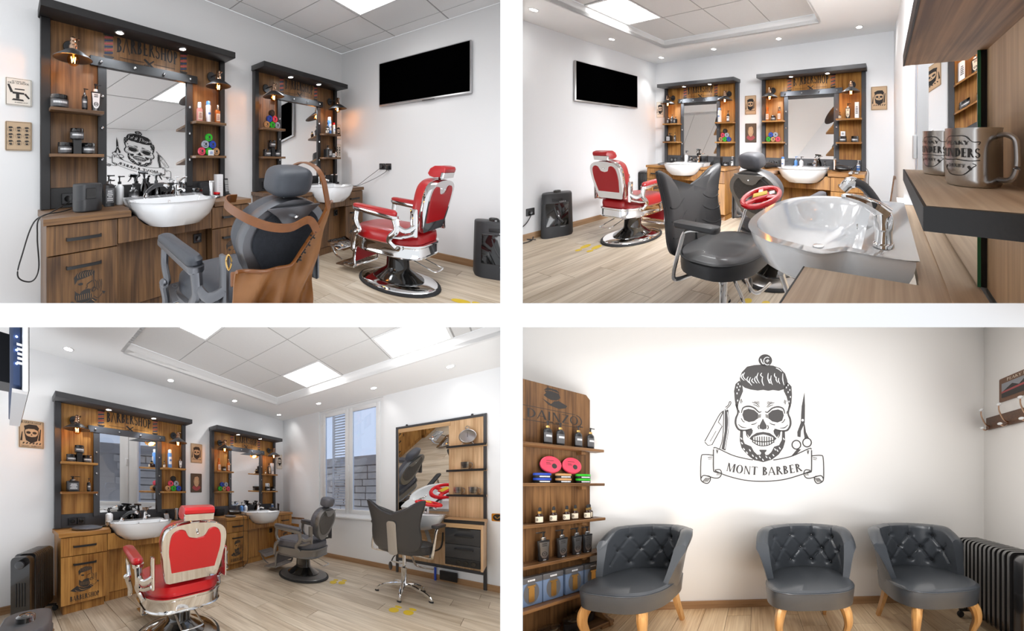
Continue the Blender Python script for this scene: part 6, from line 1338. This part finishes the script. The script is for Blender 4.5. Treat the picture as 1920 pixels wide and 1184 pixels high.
counter_goods(R3, S3B, 'in the window corner', 0, [
    ('plate', 0.13, -0.335, 'round grey hand mirror', dict(r=0.08)), ('dryer', 0.30, -0.16, 'black hair dryer', dict(rz=-25)), ('box', 0.125, -0.085, 'black case', dict(w=0.12, d=0.06, h=0.10, body='black_matt', print_='plastic_grey')), ('pump', 0.47, -0.08, 'clear bottle', dict(h=0.18, w=0.05, shape='round', body='clear', lab=None, cap='bottle_blue')), ('pump', 0.56, -0.09, 'blue-white pump bottle', dict(h=0.19, w=0.06, shape='round', body='bottle_blue', lab=None, cap='plastic_black')), ('pump', 0.65, -0.09, 'white pump bottle', dict(h=0.19, w=0.06, shape='round', body='plastic_white', lab=None)),
    ('trig', 0.90, -0.085, 'dark trigger bottle', dict(h=0.2)), ('dryer', 1.16, -0.15, 'black blow dryer', dict()), ('can', 1.30, -0.09, 'small blue can', dict(h=0.14, r=0.024)), ('clip', 1.36, -0.18, 'black trimmer', dict(mt='plastic_black')), ('clip', 0.98, -0.09, 'upright dark clipper', dict(mt='plastic_grey'))])
cable(R3, 'dryer_cord', 'thin black cord hanging down the cabinet front below the hair dryer', [(S3B+0.30, -0.36, CT+0.02), (S3B+0.28, -0.45, CT-0.02), (S3B+0.27, -0.452, 0.4), (S3B+0.26, -0.455, 0.06), (S3B+0.29, -0.46, 0.03), (S3B+0.36, -0.455, 0.12), (S3B+0.365, -0.452, 0.45), (S3B+0.36, -0.45, CT-0.02), (S3B+0.35, -0.38, CT+0.02)], 0.004)
plaque(R3, -3.745, 1.65, 0.185, 0.262, 'tan barber poster with car and bearded skull beside the television', 'plaque_tan', art_skull('BARBERSHOP', 'SHAVES  HAIRCUTS'))
plaque(R3, -1.938, 1.645, 0.185, 0.275, 'tan devil-face print between the two stations', 'plaque_tan', art_skull())
gent_plaque(R3, -1.942, 1.222, 0.18, 0.27, 'brown inlaid print of a bearded man between the two stations')
plaque(R3, -0.115, 1.66, 0.16, 0.28, 'cream skull and rose print in the corner next to the window', 'plaque_cream', art_skull())
oil_radiator(R3, (-3.735, -0.27, 0), 62, 'black oil-filled radiator standing left of the first station', n=11, h=0.56, d=0.16, pitch=0.03, k=0.95)
dehumidifier(R3, (-3.86, -1.62, 0), 80, 'grey dehumidifier seen from above at the picture corner, by the radiator')
# television seen from its edge, blue lights behind
t = Thing(R3, 'television', 'white-edged television seen side-on with blue backlight', 'television', (-3.965, -0.95, 1.93), 90)
t.part('housing', box(-0.48, 0.48, -0.125, -0.10, -0.29, 0.29, 0.006), 'plastic_white'); t.part('screen', box(-0.47, 0.47, -0.128, -0.12, -0.28, 0.28), 'screen')
rc_ = t.part('rear_cover', box(-0.46, 0.46, -0.10, -0.055, -0.27, 0.27, 0.01), 'print_blue')
for z in (0.2, 0.13, 0.06, -0.01, -0.08, -0.15): t.part('backlight', mv(to_x(cyl(0.005, -0.464, -0.458, n=8)), 0, -0.078, z), 'led_blue', rc_)
t.part('bottom_vent', box(-0.47, 0.47, -0.12, -0.06, -0.305, -0.285), 'silver'); t.part('wall_mount', box(-0.1, 0.1, -0.055, 0.0, -0.15, 0.15), 'black_matt')
t.part('port_label', flat(lines(0.05, 0.12, 5, 2), lambda u, v: (-0.4725, -0.09+u*0.5, -0.1+v)), 'label_white')
footprints(R3, [(-0.99, -1.62, 100), (-0.93, -1.70, 100)], 'yellow footprint sticker on the boards by the grey chair')
footprints(R3, [(-1.25, -2.39, 85), (-1.21, -2.50, 85)], 'yellow footprint sticker on the boards in front of the salon chair')
# window
win = Thing(R3, 'window_1', None, None, (0.04, (WY0+WY1)/2, WZ0), kind='structure')
hw, hh = (WY1-WY0)/2, WZ1-WZ0
win.part('outer_frame', join(box(0, 0.06, -hw, -hw+0.05, 0, hh), box(0, 0.06, hw-0.05, hw, 0, hh), box(0, 0.06, -hw+0.05, hw-0.05, hh-0.05, hh), box(0, 0.06, -hw+0.05, hw-0.05, 0, 0.05)), 'plastic_white')
for s_ in (-1, 1):
    c0, c1 = (-hw+0.05, -0.003) if s_ < 0 else (0.003, hw-0.05)
    f_ = win.part('casement', join(box(-0.018, 0.04, c0, c0+0.058, 0.05, hh-0.05, 0.004), box(-0.018, 0.04, c1-0.058, c1, 0.05, hh-0.05, 0.004), box(-0.018, 0.04, c0+0.058, c1-0.058, hh-0.11, hh-0.05, 0.004), box(-0.018, 0.04, c0+0.058, c1-0.058, 0.05, 0.115, 0.004)), 'plastic_white')
    win.part('pane', box(0.008, 0.014, c0+0.058, c1-0.058, 0.115, hh-0.11), 'window_glass', f_)
    for z in (0.25, hh-0.25): win.part('hinge', box(-0.028, -0.018, (c0 if s_ < 0 else c1-0.018), (c0+0.018 if s_ < 0 else c1), z, z+0.07, 0.003), 'plastic_white', f_)
win.part('handle', box(-0.045, -0.018, -0.016, 0.0, 0.70, 0.82, 0.005), 'plastic_white')
solo(R3, 'window_sill', 'white sill board below the double window', 'sill', box(-0.045, 0.04, -hw-0.02, hw+0.02, -0.03, 0, 0.004), 'plastic_white', (0, (WY0+WY1)/2, WZ0-0.001))
for y_, w_ in ((-0.98, 0.34), (-2.02, 0.26)):
    t = Thing(R3, 'window_shutter', f'beige louvred shutter leaf folded back outside the window, {"left" if y_ > -1.5 else "right"} side', 'shutter', (0.42, y_, 0.8))
    t.part('stile', box(0, 0.03, -w_/2, -w_/2+0.04, 0, 1.8), 'shutter'); t.part('stile', box(0, 0.03, w_/2-0.04, w_/2, 0, 1.8), 'shutter')
    sl_ = box(0, 0.03, -w_/2+0.04, w_/2-0.04, 0, 0.012)
    for i in range(36): t.part('slat', mv(rot(sl_, 'y', 25), 0, 0, 0.02+i*0.049), 'shutter')
t = Thing(R3, 'stone_wall', 'grey stone block wall across the yard outside the window', 'wall', (1.25, -2.0, 0.0), kind=None)
t.part('coping', box(-0.04, 0.2, -0.6, 2.0, 1.62, 1.80), 'mortar'); t.part('core', box(0.03, 0.2, -0.6, 2.0, 0, 1.62), 'mortar')
rr = random.Random(2)
for j in range(11):
    y = 0.0+rr.uniform(0, 0.2)
    while y < 1.7:
        w_ = rr.uniform(0.2, 0.38); t.part('stone', box(-0.01-rr.uniform(0, 0.012), 0.05, y+0.008, y+w_-0.008, 0.12+j*0.135+0.008, 0.12+(j+1)*0.135-0.008, 0.008), 'brick_out'); y += w_
# styling place on the window wall (faces -x); local x runs along -y of the room
sty = Thing(R3, 'styling_station', 'oak styling station with mirror, shelf column and black drawers beside window', 'mirror station', (0, -2.01, 0), -90)
LW = 0.925
sty.part('back_board', box(0.0, LW, -0.018, -0.002, 0.20, 1.965), 'oak_v')
for x in (0, LW-0.028): sty.part('frame_post', box(x, x+0.028, -0.034, -0.002, 0.0, 1.98, 0.002), 'frame_grey')
sty.part('frame_rail', box(0.028, LW-0.028, -0.034, -0.002, 1.952, 1.98, 0.002), 'frame_grey'); sty.part('frame_rail', box(0.028, LW-0.028, -0.034, -0.002, 0.165, 0.20, 0.002), 'frame_grey')
for x in (0.13, 0.80): sty.part('hanging_eye', to_y(mv(lathe([(0.012, 0), (0.012, 0.012), (0.005, 0.012), (0.005, 0)], 10), x, 1.99), -0.01), 'gunmetal')
mi_ = sty.part('mirror', box(0.035, 0.585, -0.026, -0.0185, 0.80, 1.90), 'mirror', smooth=False); sty.part('mirror_top_trim', box(0.028, 0.60, -0.026, -0.0185, 1.90, 1.952), 'oak_x')
for z in (1.635, 1.357, 1.07):
    s_ = sty.part('shelf', box(0.585, LW+0.005, -0.15, -0.018, z-0.022, z, 0.002), 'oak_x'); sty.part('edge_strip', box(0.58, LW+0.007, -0.154, -0.15, z-0.024, z+0.001), 'frame_black', s_)
t = Thing(R3, 'styling_counter', 'oak counter with dark edge under the styling mirror', 'counter', (0, -2.01, 0.80), -90)
t.part('top', prismz([(0.60, -0.036), (0.0, -0.036), (0.0, -0.10), (0.56, -0.10), (0.60, -0.13), (0.60, -0.40), (LW+0.01, -0.40), (LW+0.01, -0.036)], -0.034, 0), 'oak_x', smooth=False); t.part('edge_strip', box(0.60, LW+0.012, -0.405, -0.40, -0.036, 0.001), 'frame_black'); t.part('apron', box(0.0, 0.60, -0.075, -0.055, -0.30, -0.034), 'oak_x'); t.part('side_panel', box(LW-0.018, LW, -0.385, -0.036, -0.52, -0.036), 'oak_v')
t.part('fascia', box(0.60, LW-0.018, -0.39, -0.375, -0.085, -0.036), 'oak_x')
t = Thing(R3, 'drawer_unit', 'black drawer unit with two handles and a row of sockets', 'cabinet', (0, -2.615, 0.30), -90)
t.part('body', box(0.0, 0.30, -0.36, -0.036, 0.0, 0.405), 'black_matt'); d1 = t.part('drawer', box(0.002, 0.296, -0.375, -0.36, 0.235, 0.405, 0.002), 'plastic_grey'); d2 = t.part('drawer', box(0.002, 0.296, -0.375, -0.36, 0.085, 0.23, 0.002), 'plastic_grey')
for d_, z in ((d1, 0.325), (d2, 0.185)): t.part('handle', tube([(0.09, -0.375, z), (0.10, -0.398, z), (0.16, -0.402, z), (0.23, -0.398, z), (0.24, -0.375, z)], 0.008, 6), 'black_matt', d_)
t.part('slot', box(0.11, 0.22, -0.3765, -0.372, 0.385, 0.405), 'black_matt', d1)
so_ = t.part('socket_rail', box(0.006, 0.293, -0.372, -0.36, 0.0, 0.08, 0.002), 'black_matt')
for x in (0.12, 0.18, 0.245): t.part('socket_well', mv(to_y(lathe([(0.022, 0), (0.022, 0.004), (0.017, 0.004), (0, 0.001)], 12)), x, -0.372, 0.04), 'black_gloss', so_)
basin(R3, (-0.105, -2.30, 0.835), 'white wash basin at the styling mirror behind the salon chair', 0.60, 0.44, 1.0, -90)
tap(R3, (-0.15, -2.22, 0.838), 'chrome tap on the wash basin at the styling mirror', 0.9, -90); hand_shower(R3, (-0.15, -2.38, 0.838), 'hand shower on the wash basin at the styling mirror', 0.8, -90)
toy_wheel(R3, (-0.23, -2.43, 0.96), 20, 8, 'red toy steering wheel on a chrome rod above the wash basin', 0.95, [(0, 0, -0.02), (0.02, 0.0, -0.07), (0.04, 0.0, -0.128)])
t = Thing(R3, 'drain_hose', 'grey drain hose hanging under the wash basin by the drawers', 'hose', (-0.16, -2.42, 0.30)); t.part('hose', tube([(0, 0.03, 0.33), (-0.02, 0.0, 0.25), (0.0, -0.02, 0.12), (0.01, -0.02, 0.0)], 0.02, 10, 5), 'pipe_grey'); t.part('feed_hose', tube([(0, 0.1, 0.33), (0.0, 0.08, 0.15), (0.0, -0.02, 0.08), (0.0, -0.12, 0.14), (0, -0.14, 0.32)], 0.009, 8, 5), 'cable')
t = Thing(R3, 'floor_pipe', 'short blue pipe and black box under the styling station', 'pipe', (-0.04, -2.46, 0.0)); t.part('pipe', tube([(0, 0, 0), (0, 0, 0.16)], 0.012, 10), 'pipe_blue'); t.part('valve_box', box(-0.03, 0.0, -0.22, -0.05, 0.03, 0.14, 0.004), 'black_matt')
t = Thing(R3, 'alarm_clock', 'round white-faced alarm clock on the top shelf of the styling station', 'clock', (-0.09, -2.775, 1.643), -78)
cz_ = 0.092
t.part('case', mv(to_y(lathe([(0.066, -0.03), (0.076, -0.026), (0.078, 0.0), (0.078, 0.02), (0.072, 0.026), (0.068, 0.02)], 30)), 0, 0, cz_), 'silver'); fc_ = t.part('dial', mv(to_y(lathe([(0.07, 0.018), (0, 0.0185)], 28)), 0, 0, cz_), 'print_white')
for i in range(12):
    a = i*math.pi/6; t.part('hour_mark', flat(stroke([(0.052*math.sin(a), 0.052*math.cos(a)), (0.062*math.sin(a), 0.062*math.cos(a))], 0.007), o=(0, -0.0195, cz_)), 'print_black', fc_)
t.part('hour_hand', flat(stroke([(0, -0.008), (-0.03, 0.014)], [0.006, 0.002]), o=(0, -0.0198, cz_)), 'print_black', fc_); t.part('minute_hand', flat(stroke([(0, -0.01), (0.0, 0.052)], [0.005, 0.002]), o=(0, -0.0202, cz_)), 'print_black', fc_)
for sx in (-1, 1): t.part('foot', tube([(sx*0.035, 0, 0.03), (sx*0.055, 0, 0.0)], 0.006, 6), 'silver')
t.part('top_ring', mv(rot(tube([(0.017*math.cos(a), 0, 0.017*math.sin(a)) for a in np.linspace(0, 2*math.pi, 15)[:-1]], 0.004, 6, closed=True, up=(0, 1, 0)), 'z', 0), 0, 0, cz_+0.10), 'silver'); t.part('crown', cyl(0.012, cz_+0.076, cz_+0.09, n=10), 'silver')
mug(R3, (-0.09, -2.755, 1.358), -75, 'steel mug alone on the middle shelf of the styling station', 0.04, 0.085)
mug(R3, (-0.09, -2.685, 1.071), -75, 'left steel mug on the lower shelf of the styling station', 0.04, 0.085); mug(R3, (-0.09, -2.825, 1.071), -75, 'right steel mug on the lower shelf of the styling station', 0.04, 0.085)
t = Thing(R3, 'open_socket_box', 'orange uncovered socket box in the wall right of the counter', 'socket', (0, -3.02, 0.82), -90)
t.part('plate', prism(rrect(0.095, 0.085, 0.012), -0.006, 0), 'orange_plastic'); t.part('well', mv(to_y(lathe([(0.036, 0), (0.036, 0.003), (0.03, 0.003), (0, 0.001)], 16)), 0, -0.006, 0), 'black_matt'); t.part('wires', tube([(-0.02, -0.01, 0.01), (0, -0.02, -0.01), (0.02, -0.01, 0.012)], 0.005, 6, 4), 'gold')
t = Thing(R3, 'leaning_picture', 'framed colourful picture on the floor against the window wall', 'picture', (-0.06, -0.28, 0.0), -90, tilt=('x', -6))
t.part('frame', join(box(-0.21, -0.18, -0.02, 0, 0, 0.62), box(0.18, 0.21, -0.02, 0, 0, 0.62), box(-0.18, 0.18, -0.02, 0, 0.59, 0.62), box(-0.18, 0.18, -0.02, 0, 0, 0.03)), 'walnut_h'); t.part('mount', box(-0.18, 0.18, -0.012, -0.004, 0.03, 0.59), 'label_white')
t.part('picture', flat([rc(-0.11, 0.12, 0.11, 0.5)], y=-0.013), 'print_orange'); t.part('picture_shape', flat([ellp(0.06, 0.08, 12, -0.02, 0.38)], y=-0.0135), 'print_dark'); t.part('picture_shape', flat([ellp(0.05, 0.06, 12, 0.04, 0.22)], y=-0.0135), 'print_red')

# ================================================================== lower right bay
logo = Thing(R4, 'wall_logo', 'large bearded skull logo over a MONT BARBER banner on the wall', 'logo', (0.09, 0, 1.128))
logo.part('line_art', flat(SKULL[0], y=-0.0015), 'print_logo', kind='stuff'); logo.part('highlights', flat(SKULL[1], y=-0.003), 'print_white', kind='stuff')
oil_radiator(R4, (1.80, -0.52, 0), 86, 'black oil-filled radiator standing by the right wall', n=13, h=0.58, d=0.2, pitch=0.042)
# coat hooks
t = Thing(R4, 'coat_rack', 'dark wooden coat rack with white-tipped hooks on the side wall', 'coat rack', (2.185, 0, 1.665), -90)
t.part('board', box(0.045, 0.95, -0.022, -0.001, -0.056, 0.056, 0.003), 'hook_wood')
for x in (0.085, 0.27, 0.46, 0.65):
    h_ = t.part('hook', join(tube([(x, -0.02, -0.03), (x, -0.06, -0.01), (x, -0.10, 0.06), (x, -0.105, 0.11)], 0.006, 6, 4), tube([(x, -0.02, -0.04), (x, -0.06, -0.065), (x, -0.09, -0.05)], 0.006, 6, 4)), 'copper')
    t.part('tip', sell(x, -0.105, 0.12, 0.02, 0.02, 0.014, 1, 1, 10, 7), 'ceramic', h_); t.part('tip', sell(x, -0.095, -0.045, 0.02, 0.02, 0.012, 1, 1, 10, 7), 'ceramic', h_)
t = Thing(R4, 'wall_poster', 'brown framed poster of a crowd above the coat rack', 'poster', (2.185, -0.42, 1.93), -90)
t.part('board', prism(rrect(0.49, 0.205, 0.01), -0.012, -0.001), 'poster_wood'); t.part('picture', flat([rc(-0.22, -0.07, 0.22, 0.055)], y=-0.0128), 'print_grey'); t.part('picture_crowd', flat([[(-0.22, -0.07), (0.22, -0.07), (0.22, 0.02), (0.15, 0.04), (0.08, 0.0), (0.0, 0.045), (-0.06, 0.0), (-0.12, 0.03), (-0.22, -0.02)]], y=-0.0133), 'print_dark'); t.part('picture_band', flat([[(-0.22, -0.03), (0.22, 0.0), (0.22, 0.02), (-0.22, -0.015)]], y=-0.0137), 'print_red'); t.part('lettering', flat(text('PEAKY BLINDERS', 0.34, 0.025), o=(0.0, -0.0133, 0.066)), 'label_cream')
# product rack, standing across the left corner
RK = (-1.365, -0.10, 0); rk_rz = 56.0
rk = Thing(R4, 'product_rack', 'stained wooden product rack with five shelves and a carved gentleman logo', 'rack', RK, rk_rz)
bw = 0.56
top = [(-bw, 0.02), (-0.0, 0.02), (0.0, 1.80), (-0.012, 1.825), (-0.03, 1.835), (-bw, 1.835)]
x = -bw
while x < -0.01:
    x2 = min(x+0.143, 0.0); rk.part('back_board', prism([(x+0.0006, 0.02), (x2-0.0006, 0.02), (x2-0.0006, 1.80 if x2 > -0.01 else 1.835), (x2-0.03 if x2 > -0.01 else x2-0.0006, 1.835), (x+0.0006, 1.835)], 0.0, 0.02), 'wood_v4', smooth=False); x = x2
SH = ((1.385, 0.13), (1.11, 0.14), (0.83, 0.15), (0.56, 0.16), (0.28, 0.19), (0.04, 0.30))
for i, (z, d) in enumerate(SH): rk.part('shelf', box(-bw, 0.045 if i < 5 else 0.03, -d, -0.0, z-0.022, z, 0.003), 'wood_h4')
for i, (z, d) in enumerate(SH[:5]): rk.part('bracket', box(-0.10, -0.07, -d*0.6, -0.002, z-0.05, z-0.023), 'wood_h4')
rk.part('side_foot', sc(rot(prism(catm([(0, 0), (-0.30, 0), (-0.30, 0.05), (-0.22, 0.07), (-0.12, 0.14), (-0.07, 0.22), (-0.02, 0.26), (0, 0.26)], 3), -0.01, 0.01), 'z', 90), 1, 1, 1), 'wood_v4')
rk.part('base_foot', box(-0.06, 0.02, -0.30, -0.20, 0.0, 0.018), 'wood_h4')
rk.part('logo_lettering', flat(text('DAINZO', 0.33, 0.065, t=0.15, serif=0), o=(-0.25, -0.0015, 1.575)), 'print_dark'); rk.part('logo_rule', flat(stroke([(-0.45, 1.655), (-0.11, 1.655)], 0.004)+stroke([(-0.45, 1.555), (-0.11, 1.555)], 0.004)+band(-0.11, 1.605, 0.05, 0.05, -80, 80, 0.008, 0.006), y=-0.0015), 'print_dark', kind='stuff')
hd = [[(-0.02, 0.02), (-0.13, 0.08), (-0.05, -0.0), (0.08, -0.03), (0.17, 0.0), (0.19, 0.04), (0.08, 0.09), (0.02, 0.07)], [(-0.07, 0.10), (-0.11, 0.13), (-0.08, 0.17), (-0.10, 0.20), (-0.02, 0.215), (0.08, 0.20), (0.10, 0.14), (0.05, 0.09), (-0.02, 0.08)], [(-0.11, 0.205), (-0.02, 0.225), (0.09, 0.21), (0.05, 0.25), (-0.06, 0.255)]]
rk.part('logo_head', flat(hd, o=(-0.26, -0.0015, 1.69), s=0.5), 'print_dark', kind='stuff')
cR, sR = math.cos(math.radians(rk_rz)), math.sin(math.radians(rk_rz))
ORD = ('nearest', 'second from', 'third from', 'fourth from', 'fifth from', 'sixth from')
def ordn(i, n): return (ORD[n-1-i]+' the free end of the rack') if n-1-i else 'nearest the free end of the rack'
def rkp(x, y, z): return (RK[0]+x*cR-y*sR, RK[1]+x*sR+y*cR, z+0.001)
for i, (x, s_) in enumerate(((-0.315, 1), (-0.238, -1), (-0.118, 1), (-0.03, 1))): pump_bottle(R4, rkp(x, -0.07, SH[0][0]), 'black gold-collared pump bottle, '+ordn(i, 4), 0.17, 0.05, shape='round', neck='gold', rz=rk_rz, side=s_, group='black pump bottles on the top rack shelf')
def flat_tin(room, p, colr, label, rz, r=0.055, h=0.034, group=None):
    t = Thing(room, 'pomade_tin', label, 'tin', p, rz, group=group); t.part('body', lathe([(r*0.97, 0), (r, 0.003), (r, h*0.55)], 22), 'black_matt'); t.part('lid', lathe([(r*1.01, h*0.55), (r*1.01, h*0.95), (r*0.97, h), (0, h)], 22), 'tin_'+colr); t.part('lettering', wrap_text(r+0.0008, h*0.15, h*0.26, 70, 5), 'label_white')
for x, c in ((-0.35, 'blue'), (-0.222, 'tan'), (-0.088, 'green')):
    for k_ in range(2): flat_tin(R4, rkp(x, -0.075, SH[1][0]+k_*0.035), c, f'{c} lidded pomade tin, {"upper" if k_ else "lower"} of a pair on the rack', rk_rz, 0.05, 0.0345)
for x, w_ in ((-0.29, 'left'), (-0.155, 'right')):
    t = Thing(R4, 'pomade_tin', f'red lidded tin propped upright on the rack, {w_} one', 'tin', rkp(x, -0.058, SH[1][0]+0.0715), rk_rz, tilt=('x', -14))
    t.part('body', mv(to_y(lathe([(0.06, -0.018), (0.062, 0.0)], 24)), 0, 0, 0.062), 'black_matt'); l_ = t.part('lid', mv(to_y(lathe([(0.064, 0), (0.064, 0.014), (0.058, 0.018), (0.054, 0.016), (0, 0.016)], 26)), 0, 0, 0.062), 'tin_red')
    t.part('lid_print', flat([ellp(0.016, 0.02, 10, 0.018, -0.012), rc(-0.03, 0.0, 0.0, 0.004), rc(-0.03, 0.01, -0.005, 0.014), [(-0.03, 0.026), (0.02, 0.026), (0.015, 0.03), (-0.025, 0.03)]], o=(0, -0.0168, 0.062)), 'print_dark', l_)
for i, (x, y_) in enumerate(((-0.372, -0.10), (-0.285, -0.085), (-0.205, -0.09), (-0.135, -0.06), (-0.062, -0.09), (-0.028, -0.05))): dropper(R4, rkp(x, y_, SH[2][0]), 'small amber dropper bottle, '+ordn(i, 6), 0.11, 0.024, group='dropper bottles on the rack')
for i, x in enumerate((-0.345, -0.232, -0.135, -0.06)): pump_bottle(R4, rkp(x, -0.08, SH[3][0]), 'flared black pump bottle, '+ordn(i, 4), 0.205, 0.068, lab='silver', rz=rk_rz, group='flared pump bottles on the rack', side=-1)
for i, x in enumerate((-0.425, -0.30, -0.165, -0.035)):
    t = Thing(R4, 'boxed_trimmer', 'boxed hair trimmer in window pack, '+ordn(i, 4), 'package', rkp(x, -0.09, SH[4][0]), rk_rz, group='boxed trimmers on the rack')
    t.part('pack', box(-0.06, 0.06, -0.03, 0.03, 0, 0.19, 0.003), 'pack_blue'); t.part('header', box(-0.0605, 0.0605, -0.0305, 0.0305, 0.15, 0.1905, 0.003), 'pack_card'); t.part('oval_insert', flat([ellp(0.042, 0.075, 22, 0, 0.085)], y=-0.0312), 'pack_card'); t.part('clipper', join(lofty([(rrect(0.03, 0.10, 0.008, 3, 0, 0.075), -0.036), (rrect(0.03, 0.10, 0.008, 3, 0, 0.075), -0.0313)]), box(-0.02, 0.02, -0.036, -0.0313, 0.125, 0.137)), 'gold'); t.part('lettering', flat(lines(0.06, 0.02, 1, 8), o=(0, -0.0312, 0.17)), 'label_white')
for i, (x, y_) in enumerate(((-0.36, -0.2), (-0.20, -0.18), (-0.095, -0.12))): jar(R4, rkp(x, y_, SH[5][0]), 0.062, 0.085, 'wide black jar, '+ordn(i, 3), lab=None, group='wide black jars on the lowest rack shelf', rz=rk_rz)

# the same logo on the far side of the upper left bay, seen only in the station mirror
class Flat_bay:
    o = np.zeros(3); A = np.eye(3); I = np.eye(3); planes = []
    def w(s, P): return np.asarray(P, float)
HALL = Flat_bay()
lg = Thing(HALL, 'wall_logo', 'bearded skull logo on the white dividing wall, seen reversed in the station mirror', 'logo', EYE+np.array((-0.0408*1.96-0.006, 1.96, 2.02)), -87.66, 0.5, clip=False)
lg.part('line_art', flat(SKULL[0], y=-0.0015), 'print_black', kind='stuff'); lg.part('highlights', flat(SKULL[1], y=-0.004), 'print_white', kind='stuff')
